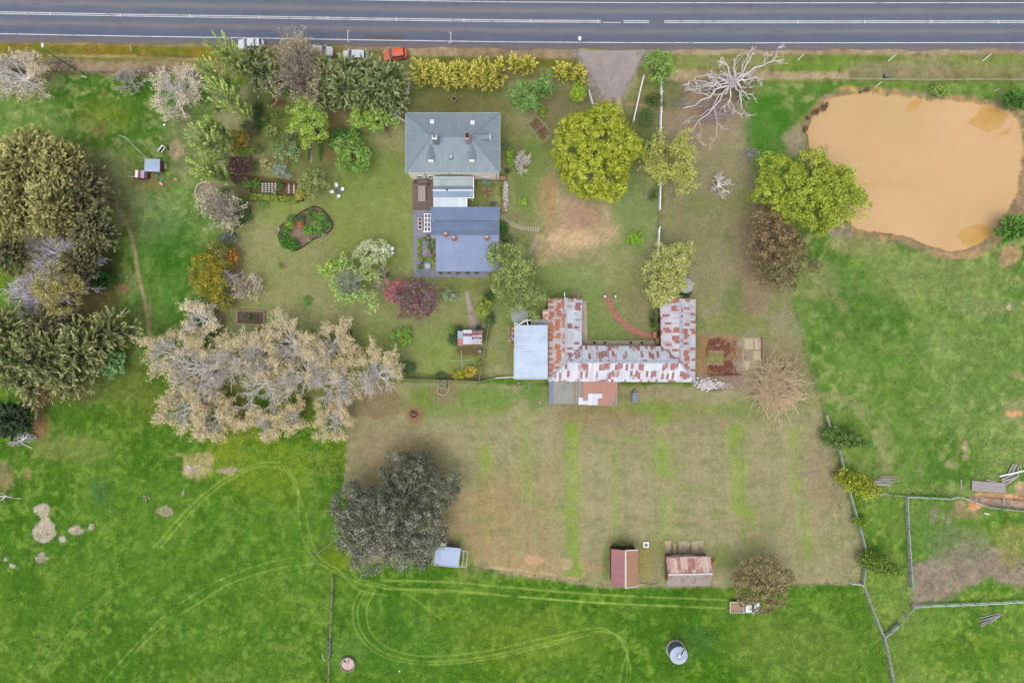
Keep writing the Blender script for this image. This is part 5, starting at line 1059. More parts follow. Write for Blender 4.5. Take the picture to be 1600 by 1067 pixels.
for px,py,r,h,lab,c in ((18,112,(48,40),10,'tawny budding tree at the left edge by the roadside',BU),(308,500,(26,32),7,'small pale budding tree left of the raised timber bed',((190,170,116),(214,196,144),(228,214,170))),
    (272,140,(38,42),8,'cream budding tree beside the tip of the poplar row',((178,158,112),(208,190,148),(226,212,176)))):
    tree('bud', px, py, r, h, c, lab, 'tree', None, 'budding_tree', den=1.2, kids=5, fine=5, tips=1.3, leaf=.10, bark=EB, twig=TWG, tip0=.45, lens=(.6,.4,.28,.2))
tree('bare',196,124,(26,22),5,((168,158,120),(186,176,140),(200,190,150)),'small grey leafless tree left of the cream budding tree','tree',None,'bare_tree',den=.9,tips=.5,leaf=.1)
tree('bud',346,326,(42,38),8,((150,150,100),(178,172,130),(196,188,156)),'grey pink twiggy tree beside the curved white edging','tree',None,'budding_tree',den=1.15,tips=.9,leaf=.12,bark=((190,176,170),(160,148,140)))
tree('bud',382,447,(26,24),4,((176,156,130),(196,178,156),(206,190,170)),'small pinkish twiggy tree right of the golden bushes','tree',None,'budding_tree',den=.9,tips=.8,leaf=.1,bark=((190,170,164),(160,144,136)))
for px,py,rx,h,lab in ((95,100,18,2.0,'brownish twiggy scrub along the fence beside the tawny edge tree'),(235,112,26,2.4,'pale twiggy scrub above the small grey tree'),(300,118,22,2.6,'twiggy scrub between the cream budding tree and poplars')):
    tree('bud',px,py,(rx,12),h,((150,130,104),(170,150,122),(186,168,140)),lab,'shrub',None,'shrub',den=.8,tips=.6,leaf=.1,bark=((160,140,126),(140,120,108)))
# --- garden trees
YG = ((92,124,28),(138,168,52),(172,196,84))
tree('clump',481,190,(33,38),9,YG,'lime green open tree left of centre lawn, above the narrow path','tree',None,'maple',rc=.7,leaf=.17,lob=.2,cover=2.2)
tree('clump',582,180,(36,30),7,((88,126,28),(130,168,50),(160,190,80)),'spreading lime green tree near the homestead fence corner','tree',None,'maple',rc=.6,leaf=.17,lob=.25,cover=2.0)
tree('clump',550,238,33,5,((70,106,28),(106,148,52),(144,178,82)),'dome shaped fresh green tree on the lawn left of the homestead','tree',None,'round_tree',rc=.55,leaf=.16,dens=16)
tree('clump',448,237,(22,18),3.5,((88,118,66),(124,154,96),(158,182,128)),'soft grey green small tree among the west garden beds','tree',None,'small_tree',rc=.4,leaf=.13,cover=1.6)
tree('clump',424,206,(13,11),3,((92,116,48),(126,148,72),(150,168,90)),'small yellow green tree beside the dark curved hedge','tree',None,'small_tree',rc=.3,leaf=.12,cover=1.5)
tree('clump',415,256,(11,9),1.8,((140,140,70),(172,170,100),(196,190,124)),'straw coloured open shrub north of the vegetable bed','shrub',None,'shrub',rc=.25,leaf=.12,cover=1.0)
tree('clump',437,265,(15,13),1.4,((118,134,112),(140,154,132),(160,172,150)),'silvery grey low shrub north of the vegetable bed','shrub',None,'shrub',rc=.3,leaf=.08,dens=40)
tree('clump',452,275,(7,6),1.2,((118,134,112),(140,154,132),(160,172,150)),'tiny silvery shrub touching the larger silvery one','shrub',None,'shrub',rc=.25,leaf=.08,dens=40)
tree('clump',488,287,(25,28),5.5,((94,108,46),(128,142,72),(156,166,96)),'soft olive green tree at the east end of the vegetable bed','tree',None,'round_tree',rc=.45,leaf=.12,dens=26)
tree('clump',469,303,(9,11),1.6,((150,140,20),(190,176,36),(210,196,60)),'bright yellow shrub at the end of the clipped hedge','shrub',None,'shrub',rc=.25,leaf=.1)
tree('clump',371,219,(22,17),3.5,((96,90,30),(146,126,36),(182,152,52)),'golden brown bush beneath the poplars','bush',None,'bush',rc=.4,leaf=.13,dens=22)
tree('clump',378,236,(20,6),1.5,((90,130,30),(126,168,50),(150,186,70)),'lime green low shrub between golden bush and purple tree','shrub',None,'shrub',rc=.3,leaf=.13)
tree('clump',374,264,(24,21),4,((62,42,42),(90,62,64),(118,86,88)),'dark purple leaved small tree beside the vegetable bed','tree',None,'purple_tree',rc=.5,leaf=.13,dens=20)
tree('clump',404,170,(9,14),2.4,((28,58,28),(42,76,36),(58,94,48)),'dark green rounded hedge plant, upper of the curved pair','bush',None,'bush',rc=.35,leaf=.1)
tree('clump',404,190,(8,12),2.2,((28,58,28),(42,76,36),(58,94,48)),'dark green rounded hedge plant, lower of the curved pair','bush',None,'bush',rc=.35,leaf=.1)
tree('clump',388,202,(16,12),3,((60,66,38),(84,90,54),(108,112,70)),'olive bush right of the third poplar foot','bush',None,'bush',rc=.4,leaf=.12)
tree('clump',494,135,(5,5),5,((140,140,20),(180,176,40),(196,190,60)),'tiny bright yellow tuft of leaves at the foot of the bare tree','shrub',None,'shrub',rc=.25,leaf=.12)
tree('clump',538,207,(30,9),1.6,((50,96,26),(72,124,38),(96,146,54)),'dark green low planting under the lime green spreading tree','shrub',None,'shrub',rc=.35,leaf=.12)
tree('clump',440,144,(24,7),1.4,((56,100,26),(82,132,38),(106,152,52)),'green low planting along the bed behind the lawn','shrub',None,'shrub',rc=.3,leaf=.12)
tree('clump',483,232,(4,20),.9,((30,62,52),(48,84,64),(66,100,76)),'blue green low border left of the narrow path','shrub',None,'shrub',rc=.2,leaf=.09)
tree('clump',500,232,(4,20),.9,((44,88,34),(60,108,46),(84,128,60)),'green low border right of the narrow path','shrub',None,'shrub',rc=.2,leaf=.09)
for px,py,r,h,c,lab in ((412,188,(9,8),1.6,((70,100,34),(104,134,52),(132,158,76)),'mid green shrub right of the dark curved hedge plants'),(452,212,(12,9),1.8,((76,104,56),(106,132,84),(136,158,112)),'dusty green shrub west of the narrow path top'),(432,228,(9,8),1.4,((80,110,44),(114,142,66),(142,168,92)),'green shrub left of the soft grey green tree'),
    (466,222,(8,9),1.4,((60,92,36),(88,118,54),(114,142,74)),'dark green shrub between grey green tree and narrow path'),(404,232,(10,9),1.8,((60,80,36),(92,112,52),(120,136,74)),'dull green shrub right of the golden brown bush'),(398,262,(6,12),1.5,((60,92,34),(88,120,50),(112,142,68)),'narrow green shrub between purple tree and straw coloured shrub'),
    (432,180,(14,6),1.0,((66,100,36),(94,128,50),(122,152,70)),'low green planting at the north west lawn bed'),(516,224,(10,10),1.4,((70,96,36),(96,122,52),(124,146,72)),'green shrub between narrow path and dome shaped tree'),(388,288,(9,9),1.5,((70,104,36),(98,132,54),(128,156,76)),'green shrub at the west end of the vegetable bed edging'),
    (364,345,(11,10),1.6,((64,98,38),(94,126,54),(124,150,76)),'leafy green shrub at the tip of the curved border'),(392,340,(5,7),1.0,((50,84,34),(74,106,46),(98,126,62)),'small green clump outside the curved border'),(347,300,(7,10),1.8,((70,100,40),(104,132,58),(130,156,80)),'green shrub between poplar foot and curved kerb'),
    (320,200,(10,12),2.5,((86,116,40),(126,150,62),(158,180,88)),'wispy green sapling west of the fourth poplar'),(338,170,(9,9),2.2,((86,110,44),(120,142,64),(150,168,88)),'wispy green sapling between the third and fourth poplars')):
    tree('clump', px, py, r, h, c, lab, 'shrub', None, 'shrub', rc=.3, leaf=.11, dens=30, cover=1.7)
# --- golden and olive bushes below the curved bed
GO = ((96,92,18),(144,134,30),(180,164,48))
tree('clump',325,432,(34,36),6,GO,'large golden olive bush left of the grey twigs','bush',None,'bush',rc=.75,leaf=.13,dens=22)
tree('clump',338,392,(20,18),5,((80,84,34),(120,122,54),(150,148,72)),'olive bush north of the large golden one','bush',None,'bush',rc=.5,leaf=.13,dens=20)
tree('clump',364,399,(12,14),3.4,((116,78,26),(156,106,34),(186,136,52)),'rust orange bush at the edge of the lawn','bush',None,'bush',rc=.35,leaf=.12)
tree('clump',352,414,(18,12),4,((80,80,28),(124,118,42),(156,146,60)),'olive brown bush between rust bush and golden bush','bush',None,'bush',rc=.4,leaf=.12)
tree('clump',352,472,(18,14),4,((90,92,28),(130,128,44),(160,152,60)),'olive gold bush at the south end of the golden group','bush',None,'bush',rc=.45,leaf=.12)
tree('bare',350,430,(22,18),6.5,None,'grey leafless twigs rising through the golden bushes','tree',None,'bare_tree',den=.7,bark=DG)
tree('clump',356,372,(18,10),2,((92,100,90),(112,122,108),(136,144,130)),'dusty grey green shrub south of the curved bed','shrub',None,'shrub',rc=.3,leaf=.1)
tree('clump',378,330,(12,26),1.6,((40,84,34),(64,112,46),(92,138,66)),'green border planting inside the dark curved edging','shrub',None,'shrub',rc=.3,leaf=.1)
tree('clump',410,320,(10,8),1.4,((84,120,50),(110,146,66),(136,168,84)),'pale green shrub at the corner left of the vegetable bed','shrub',None,'shrub',rc=.25,leaf=.1)
# --- middle lawn group
tree('clump',582,396,(30,25),5.5,((118,140,62),(172,184,124),(224,224,192)),'white flowering dome shaped shrub tree on the middle lawn','tree',None,'flowering_tree',rc=.45,leaf=.13,dens=22)
tree('bud',545,440,(44,42),9,((110,148,40),(142,174,64),(170,194,96)),'grey and lime green tree in the centre of the lawn','tree',None,'budding_tree',den=1.1,tips=1.3,leaf=.15,bark=((186,188,180),(150,150,142)),twig=((160,170,140),(140,148,120)))
tree('clump',515,420,(20,17),6,YG,'lime green crown on the west side of the grey and lime tree','tree',None,'maple',rc=.45,leaf=.15,cover=1.4)
tree('bare',598,434,(28,26),5,None,'leafless pale tree between the flowering tree and the pink tree','tree',None,'bare_tree',den=.65,thick=1.2,bark=((190,170,150),(160,140,122)))
tree('clump',615,454,(17,24),4,((150,76,82),(180,104,108),(202,132,134)),'rose pink leaved small tree on the middle lawn','tree',None,'pink_tree',rc=.35,leaf=.10,dens=34)
tree('clump',651,468,(35,36),6,((86,54,58),(122,86,90),(156,120,122)),'large dusky purple leaved tree on the middle lawn','tree',None,'purple_tree',rc=.42,leaf=.13,dens=20,lob=.1)
tree('bare',652,468,(32,32),6.6,None,'fine pale twigs standing out of the dusky purple crown','tree',None,'bare_tree',den=.7,thick=.8,bark=((176,148,146),(150,124,122)))
for px,py,r,h,c,lab in ((628,527,(17,16),1.6,((84,124,30),(120,160,48),(150,184,70)),'round lime green shrub on the lawn south of the purple tree'),(480,470,(7,8),1.1,((70,124,34),(92,148,46),(120,168,60)),'small round green shrub alone on the lawn'),(546,519,(6,5),.7,((60,96,46),(80,116,60),(98,130,76)),'faint dull green tuft on the lawn above the elms'),
    (436,415,(5,5),.8,((92,130,40),(120,154,54),(140,168,66)),'tiny lime shrub beside the little brick ring'),(992,371,(14,12),2,((90,138,20),(124,170,30),(148,190,50)),'bright lime bush alone between big tree and white fence'),(817,316,(8,8),1,((90,140,20),(130,176,36),(160,196,60)),'small round lime shrub right of the flower bed'),
    (712,526,(13,17),2.2,((40,70,40),(58,90,56),(90,116,66)),'dark green bush hugging the west side of the garden shed'),(705,516,(8,7),2.2,((90,120,40),(122,150,56),(140,166,66)),'yellow green tuft at the top of the dark shed bush'),(702,462,(15,14),2,((104,128,84),(130,152,104),(156,172,130)),'thin grey green sapling on the lawn right of the purple tree'),
    (757,481,(14,20),3,((92,120,30),(130,152,48),(156,172,66)),'yellow green climber over the garden fence by the path'),(766,462,(10,10),2.5,((44,70,28),(66,92,38),(90,112,54)),'dark green shrub on the fence above the yellow green climber'),(766,500,(8,12),2,((50,84,32),(72,106,42),(92,124,56)),'green shrub on the fence below the yellow green climber'),
    (748,513,(5,7),1.6,((40,72,60),(54,88,72),(70,100,80)),'blue green pot plant between shed and fence'),(717,585,(11,9),1.6,((116,124,20),(150,154,30),(176,172,44)),'golden green shrub west of the pair on the fence line'),(735,580,(11,10),1.8,((140,132,24),(178,160,40),(196,178,60)),'golden shrub east of the pair on the fence line'),
    (635,575,(18,12),2,((44,70,36),(66,96,50),(92,118,72)),'dark green shrub at the fence right of the elms'),(618,578,(9,11),2,((92,136,30),(126,164,44),(146,180,60)),'lime green shrub between the end elm and dark shrub'),(688,588,(12,6),1.2,((54,80,44),(76,100,58),(96,118,74)),'low dull green shrub on the fence above the stone bed'),
    (692,600,(9,10),1,((92,116,84),(128,140,100),(168,164,124)),'grey green succulent clump in the stone bed'),(750,568,(6,6),.9,((92,120,30),(112,140,44),(130,150,60)),'tiny yellow green plant by the fence below the small tank'),(600,430,(8,7),1,((80,96,60),(100,116,74),(120,134,90)),'dull green undergrowth beneath the leafless pale tree')):
    tree('clump', px, py, r, h, c, lab, 'shrub', None, 'shrub', rc=max(.16, min(r)/S*.26), leaf=.10, dens=36)
# --- oval bed planting
for i,(px,py,r,c,lab) in enumerate(((452,350,7,((84,130,20),(118,160,34),(140,176,50)),'lime tuft at the north west of the oval bed'),(470,343,6,((50,84,50),(72,106,66),(92,122,80)),'blue green tuft on the north rim of the oval bed'),(487,336,8,((56,96,30),(84,124,46),(110,146,60)),'green clump at the top of the oval bed'),(500,340,9,((64,110,36),(92,140,52),(118,160,70)),'broad green clump in the north east of the oval bed'),
    (510,350,8,((50,92,34),(76,118,46),(100,140,62)),'green clump at the east tip of the oval bed'),(492,356,10,((72,116,40),(104,146,58),(134,170,84)),'largest leafy clump right of the bare middle of the oval bed'),(480,360,7,((60,120,24),(88,150,34),(116,172,54)),'vivid green clump in the middle of the oval bed'),(448,362,6,((56,104,28),(84,134,40),(108,154,54)),'green tuft on the west rim of the oval bed'),
    (446,378,8,((44,96,20),(66,126,28),(92,148,42)),'vivid green clump at the south west of the oval bed'),(459,381,9,((40,88,20),(60,116,28),(88,142,44)),'dark vivid clump at the south tip of the oval bed'),(470,350,5,((160,80,50),(190,100,66),(200,120,80)),'small orange flowering tuft in the oval bed'),(438,368,4,((60,90,40),(80,110,54),(100,128,70)),'small tuft beside the pink stone of the oval bed'),
    (503,363,5,((70,116,40),(98,142,54),(120,160,70)),'small tuft by the stones at the south east of the oval bed'),(455,343,6,((60,96,44),(86,120,60),(108,140,78)),'mid green tuft between the northern ones of the oval bed'),(484,376,3.5,((90,130,50),(120,154,66),(140,168,84)),'tiny pale tuft on the southern stones of the oval bed'))):
    tree('clump', px, py, r*1.3, 1.0, c, lab, 'plant', 'plants of the oval bed', 'garden_plant', rc=.28, leaf=.10, dens=36)
# --- vegetable bed
for px,py,r,lab,c in ((400,287,(7,8),'leafy green patch at the west end of the vegetable bed',((56,112,30),(80,140,44),(104,160,60))),(438,290,(6,9),'dark leafy patch in the middle of the vegetable bed',((54,84,34),(74,104,44),(98,124,58))),(428,300,(4,5),'silvery patch below the seed labels of the vegetable bed',((120,140,110),(140,158,128),(156,170,140)))):
    tree('clump', px, py, r, .8, c, lab, 'plant', 'plants of the vegetable bed', 'garden_plant', rc=.25, leaf=.1, dens=30)
def hedge(pts, w_, h, cols, label, name='hedge', group=None, dens=70, leaf=.10):
    rng = nrng(); q = [P(a,b) for a,b in pts]; e = empty(name, (q[0][0], q[0][1], 0), label, 'hedge', group); Ps = []; Ns = []
    for a, b in zip(q[:-1], q[1:]):
        L = math.hypot(b[0]-a[0], b[1]-a[1]); n = int(L*(w_+2*h)*dens); t = rng.uniform(0,1,n); s = rng.uniform(-h-w_/2, h+w_/2, n); dx, dy = (b[0]-a[0])/L, (b[1]-a[1])/L
        off = np.clip(s, -w_/2, w_/2); z = h-np.maximum(np.abs(s)-w_/2, 0); off = off+rng.normal(0,.05,n); nx = np.where(np.abs(s) > w_/2, np.sign(s), 0)
        Ps.append(np.stack([a[0]+dx*L*t-dy*off, a[1]+dy*L*t+dx*off, np.maximum(z,.05)+rng.normal(0,.05,n)],1)); Ns.append(np.stack([-dy*nx, dx*nx, np.where(nx == 0, 1, .25)],1))
    p = np.concatenate(Ps); n_ = unit(np.concatenate(Ns)+rng.normal(0,.4,p.shape)); N = len(p); l = leaf*rng.uniform(.6,1.4,N)
    npmesh('foliage', leafquads(p, n_, rng.normal(0,1,(N,3)), l, l*.6), 4, leafmat(*cols), e, np.clip(rng.normal(.5,.25,N),0,1))
    b = MB()
    for a, c_ in zip(q[:-1], q[1:]): b.beam((a[0],a[1],h*.45),(c_[0],c_[1],h*.45),w_*.8,h*.85)
    b.build('branches', barkmat((60,70,34),(50,56,28)), e); return e
HG = ((92,116,24),(126,150,44),(150,172,64))
hedge([(393,308),(430,311),(466,314)], .95, .8, HG, 'clipped yellow green hedge along the south side of the vegetable bed')
hedge([(655.5,375),(655.5,404)], .5, .6, HG, 'narrow clipped hedge along the west side of the small court bed','hedge'); hedge([(655,405.5),(681,405.5)], .5, .6, HG, 'clipped hedge along the south side of the small court bed'); hedge([(658,374.5),(672,374.5)], .4, .6, HG, 'clipped hedge along the north side of the small court bed')
for px,py,r,h,c,lab in ((672,386,(5,9),1.2,((60,96,20),(88,124,32),(110,144,46)),'leaning green shrub inside the small court bed'),(677,381,(4,6),1.5,((100,126,100),(124,146,116),(140,160,130)),'grey green shrub against the cottage wall'),(656,418,(5,6),.8,((80,100,30),(110,126,40),(130,144,54)),'low green pot plant beside the round basin'),
    (757,286,(14,4),1.0,((96,130,110),(116,148,124),(140,166,144)),'blue green low planting under the homestead wall'),(790,305,(5,24),1.4,((150,150,110),(198,190,190),(226,220,226)),'white flowering narrow bed beside the court wall'),(783,300,(3,16),1,((80,100,20),(104,122,30),(124,140,44)),'yellow green strip of plants left of the white flowers'),
    (787,357,(9,14),2,((40,84,26),(60,110,36),(86,134,52)),'dark green shrub beside the cottage east wall'),(793,375,(10,9),2.5,((60,90,40),(84,112,54),(104,130,70)),'dull green shrub north of the fluffy green tree'),(797,246,(7,16),2.4,((92,140,20),(128,170,36),(150,190,56)),'lime green shrub left of the white twiggy one'),
    (792,228,(8,8),2,((70,96,60),(96,118,80),(120,136,100)),'grey green shrub near the homestead east corner'),(770,318,(5,4),.8,((80,70,90),(100,90,110),(120,110,124)),'dusky violet little shrub in the grassed court'),(793,268,(6,5),1.5,((40,70,44),(60,90,56),(80,106,70)),'dark small shrub at the end of the court wall')):
    tree('clump', px, py, r, h, c, lab, 'shrub', None, 'shrub', rc=max(.15, min(r)/S*.3), leaf=.08, dens=44)
for i in range(5):
    tree('clump', 688+i*14, 426.5, (4,2.5), .9, ((44,64,34),(66,86,46),(90,110,64)), ['dark','second','middle','fourth','last'][i]+' low plant on the terrace under the south verandah, counted from the west', 'plant', 'plants under the south verandah', 'garden_plant', rc=.18, leaf=.08, dens=50)
tree('bare',815,250,(17,18),3.4,None,'white twiggy leafless shrub beside the curved lawn bed','shrub',None,'bare_shrub',den=.95,thick=1.1,bark=((216,210,202),(200,192,184)),twig=((216,210,202),(200,192,184)))
tree('bare',797,380,(12,9),3,None,'grey leafless shrub above the fluffy green tree','shrub',None,'bare_shrub',den=.7,thick=.9)
# --- fluffy tree by the stables
FL = ((84,106,44),(128,146,70),(164,178,100))
tree('clump',800,420,(42,46),8,FL,'fluffy soft green tree overhanging the cottage roof','tree',None,'willow',rc=.8,leaf=.15,dens=20,lob=.2)
tree('clump',818,462,(36,34),8,((82,104,46),(122,140,70),(156,170,98)),'fluffy green tree overhanging the north west corner of the stables','tree',None,'willow',rc=.75,leaf=.15,dens=18,lob=.2)
# --- golden conifers above the homestead
YC = ((64,80,22),(164,160,46),(228,210,96)); YN = ['westernmost','second','third','fourth','fifth','sixth','seventh','eighth','ninth']
for i in range(9):
    tree('spray', 657+i*15.2, 116+(i%2)*3+i*.3, (14,24), 4.5, YC, YN[i]+' golden conifer of the long yellow hedge, counted from the west', 'conifer', 'golden conifers of the yellow hedge', 'golden_conifer', L=1.1, m=30, leaf=.16, up=.7, cover=4.5, wide=.22)
for px,py,lab in ((805,103,'golden conifer alone above the blue green trees, left one'),(825,104,'golden conifer above the blue green trees, right one'),(873,113,'golden conifer at the west of the trio beside the driveway'),(888,116,'golden conifer in the middle of the trio beside the driveway'),(905,118,'golden conifer nearest the driveway')):
    tree('spray', px, py, (12,15), 4.2, YC, lab, 'conifer', 'golden conifers of the yellow hedge', 'golden_conifer', L=1.0, m=22, leaf=.2, up=.9, cover=5)
tree('clump',903,146,(14,20),3.5,((96,130,20),(134,166,36),(160,186,56)),'lime green shrub under the golden conifers by the driveway','shrub',None,'shrub',rc=.45,leaf=.13)
BG_ = ((66,104,36),(100,142,60),(136,172,92))
tree('clump',820,152,(27,29),6,BG_,'blue green leafy tree north east of the homestead','tree',None,'round_tree',rc=.6,leaf=.17,lob=.15); tree('clump',851,135,(18,22),6,BG_,'narrower blue green tree right of the leafy pair','tree',None,'round_tree',rc=.5,leaf=.17,lob=.18)
tree('clump',849,175,(6,10),2,((96,130,20),(124,156,36),(140,170,50)),'small lime shrub above the timber frame','shrub',None,'shrub',rc=.25,leaf=.12)
# --- the great chartreuse tree
tree('clump',930,239,(73,76),13,((80,96,10),(146,160,28),(188,192,62)),'great round chartreuse tree in the middle of the yard below the driveway','tree',None,'round_tree',rc=.56,leaf=.15,dens=26,cover=2.7,lob=.07,jitter=.45,inner=.12)
tree('bud',1043,252,(45,44),8,((128,140,36),(158,166,64),(184,186,96)),'open yellow green tree straddling the white fence beside the great tree','tree',None,'budding_tree',den=1.25,tips=2.0,leaf=.13,bark=((160,152,120),(130,122,96)),twig=((166,160,104),(146,140,90)),tip0=.2)
WL = ((124,132,52),(160,166,82),(188,190,112))
tree('clump',1045,410,(42,38),8,WL,'yellow green willow beside the white fence, north part above the stables','tree',None,'willow',rc=.6,leaf=.16,dens=16,lob=.18,cover=2.2); tree('bud',1040,452,(34,28),8,WL,'thin yellow green willow overhanging the east stable wing','tree',None,'willow',den=1.1,tips=2.2,leaf=.14,twig=((166,160,104),(146,140,90)),tip0=.1)
tree('clump',1030,104,(24,30),6,((76,116,30),(112,150,56),(142,176,84)),'bright green leaning tree at the end of the driveway mouth','tree',None,'round_tree',rc=.5,leaf=.16,lob=.14)
tree('clump',1022,158,(16,12),3,((56,70,34),(78,92,46),(100,112,62)),'dark olive shrub on the white fence north of the open tree','shrub',None,'shrub',rc=.35,leaf=.12); tree('clump',1010,185,(12,16),2,((60,88,36),(82,110,50),(104,128,66)),'green shrub between the two white fences','shrub',None,'shrub',rc=.3,leaf=.12)
tree('clump',1021,305,(8,12),1.6,((56,90,36),(78,114,48),(98,132,60)),'green shrub against the white fence below the open tree','shrub',None,'shrub',rc=.25,leaf=.1); tree('clump',1009,306,(2.6,2.6),1,((150,110,150),(176,140,176),(190,160,190)),'tiny lilac flowering plant by the white fence','plant',None,'garden_plant',rc=.15,leaf=.08,dens=40)
tree('clump',1020,500,(6,16),2.2,((36,64,24),(54,86,32),(74,104,44)),'dark green climber between the brick path and the east stable wing','shrub',None,'shrub',rc=.25,leaf=.1); tree('clump',1073,459,(9,5),1.4,((40,90,30),(60,112,40),(80,130,54)),'green weeds at the top of the east stable wing','plant',None,'garden_plant',rc=.2,leaf=.1)
# --- dead tree, big
rng = nrng(); x, y = P(1146,128,0); e = empty('dead_tree', (x,y,0), 'huge bleached dead tree with sprawling white limbs beside the road, east of the driveway', 'tree')
WD = ((204,198,196),(170,164,162)); lv = branches(rng, (x,y,.9), [2.2,1.7,1.3,.8], [9,3,2,2], .15, .5, .03, first=(.0,.6), rshrink=.62, minr=.04, tmin=.35, M=5)
Vt, F = tubes(trunk_mb(rng, x, y, 1.1, .9)+lv[:3], 5); npmesh('trunk', Vt, 4, barkmat(*WD), e, faces=F, smooth=True); Vt, F = tubes([lv[3]], 3); npmesh('twigs', Vt, 4, barkmat(*WD), e, faces=F)
b = MB(); rg = random.Random(6)
def limb(p, q, r0, mat, par, kids=3, dep=0):
    b = []
    p = Vector(p); q = Vector(q); n = 6; pts = [p]; jl = (q-p).length*.055
    for i in range(1, n+1):
        t = i/n; pts.append(p.lerp(q, t)+Vector((rg.uniform(-1,1)*jl, rg.uniform(-1,1)*jl, rg.uniform(-.5,.7)*jl+math.sin(t*3.14)*jl*2)))
    rad = [r0*(1-.6*i/n) for i in range(n+1)]; out = [(pts, rad)]
    if dep < (3 if r0 > .15 or dep else 2):
        for k in range(kids):
            i = rg.randint(1, n); dr = (q-p).normalized(); s = pts[i]; a = rg.choice((-1,1))*rg.uniform(.4,1.0); d = Vector((dr.x*math.cos(a)-dr.y*math.sin(a), dr.x*math.sin(a)+dr.y*math.cos(a), rg.uniform(-.1,.4)))
            out += limb(s, s+d*(q-p).length*rg.uniform(.35,.55), rad[i]*.62, mat, par, kids, dep+1)
    return out
L = []; BZ = [(1148,126),(1152,128),(1142,124),(1138,128),(1138,134),(1138,136),(1149,134),(1143,135),(1138,130),(1147,124),(1152,125),(1138,137)]
c0 = (x, y, 1.2)
for tx, ty, tz, r in ((1206,94,3.2,.18),(1184,122,2.5,.18),(1128,90,3,.16),(1088,118,2.5,.16),(1070,172,2.5,.17),(1083,203,1.8,.14),(1160,172,2,.15),(1130,178,2,.14),(1100,138,2.5,.14),(1146,96,3,.13),(1178,84,3,.13),(1098,184,1.6,.12)):
    b0 = BZ[len([1 for l in L if l[1][0] > .115 and l[2] == 0])]; X, Y = P(tx, ty, tz); nl = limb((*P(b0[0],b0[1],1.3),1.3), (X,Y,tz), r, None, None, 2 if r < .16 else 3); L += [(p_, r_, min(i_, 1)) for i_, (p_, r_) in enumerate(nl)]
V_ = [np.array([[tuple(v) for v in pts]]) for pts, _, _ in L]; R__ = [np.array([rd]) for _, rd, _ in L]
Vt, F = tubes([(np.concatenate(V_), np.maximum(np.concatenate(R__), .035))], 5); npmesh('limbs', Vt, 4, barkmat(*WD), e, faces=F, smooth=True)
tree('clump',1165,152,(10,9),1.2,((66,110,30),(92,136,44),(116,156,60)),'green weeds growing through the roots of the huge dead tree','plant',None,'garden_plant',rc=.3,leaf=.13)
tree('bare',1122,176,(36,20),2.4,None,'tangle of fine pinkish grey branches sprawling below the huge dead tree','branch pile',None,'branch_pile',den=1.0,thick=.8,bark=((186,170,166),(156,142,138)),twig=((186,170,166),(160,146,142)),first=(0,.5))
tree('bare',1068,160,(12,12),2.4,None,'small grey twiggy shrub left of the huge dead tree','shrub',None,'bare_shrub',den=.6,thick=.7)
tree('bare',1125,288,(19,19),2.6,None,'white leafless shrub alone on the tan ground of the corridor','shrub',None,'bare_shrub',den=.85,thick=1.3,bark=((216,208,202),(200,190,184)),twig=((216,208,202),(200,190,184)))
tree('bare',1174,240,(13,13),2.6,((120,126,90),(140,146,110),(150,156,120)),'pale grey shrub at the fence north of the pond trees','shrub',None,'bare_shrub',den=.8,tips=.4,leaf=.08)
# --- pond side trees
tree('clump',1258,296,(84,66),10,((96,114,18),(140,158,36),(172,184,62)),'wide bright lime tree overhanging the muddy pond','tree',None,'round_tree',rc=.6,leaf=.15,dens=22,cover=2.2,lob=.14); tree('bud',1312,300,(46,48),8,((130,146,30),(158,172,50),(176,186,72)),'open lime tree with its twigs over the pond edge','tree',None,'budding_tree',den=1.1,tips=2.0,leaf=.15,tip0=.1,bark=((150,144,110),(120,112,86)),twig=((160,156,90),(140,136,76)))
BT = ((88,70,46),(126,104,68),(158,134,92))
tree('clump',1205,372,(45,52),9,BT,'brown leaved tree, upper of the two beside the pond trees','tree',None,'brown_tree',rc=.6,leaf=.17,dens=14,lob=.15); tree('clump',1222,412,(46,44),8,((82,74,46),(116,108,66),(146,136,88)),'brown olive tree, lower of the two beside the pond trees','tree',None,'brown_tree',rc=.6,leaf=.17,dens=14,lob=.15)
tree('bare',1192,372,(26,26),9.4,None,'bare twigs showing through the upper brown tree','tree',None,'bare_tree',den=.6,thick=.8,bark=((170,150,120),(140,124,100)))
tree('spray',1586,156,(22,16),3.5,((40,84,24),(66,112,36),(94,136,54)),'dark green bush at the north east corner of the pond','bush',None,'bush',L=.8,leaf=.2); tree('spray',1584,356,(30,21),4,((48,92,24),(78,124,38),(110,150,58)),'dark glossy bush at the south east corner of the pond','bush',None,'bush',L=.9,leaf=.22)
tree('clump',1469,142,(18,11),1.6,((92,128,40),(124,156,58),(146,172,78)),'yellow green bush on the north bank of the pond','bush',None,'bush',rc=.35,leaf=.12)
rg2 = random.Random(9)
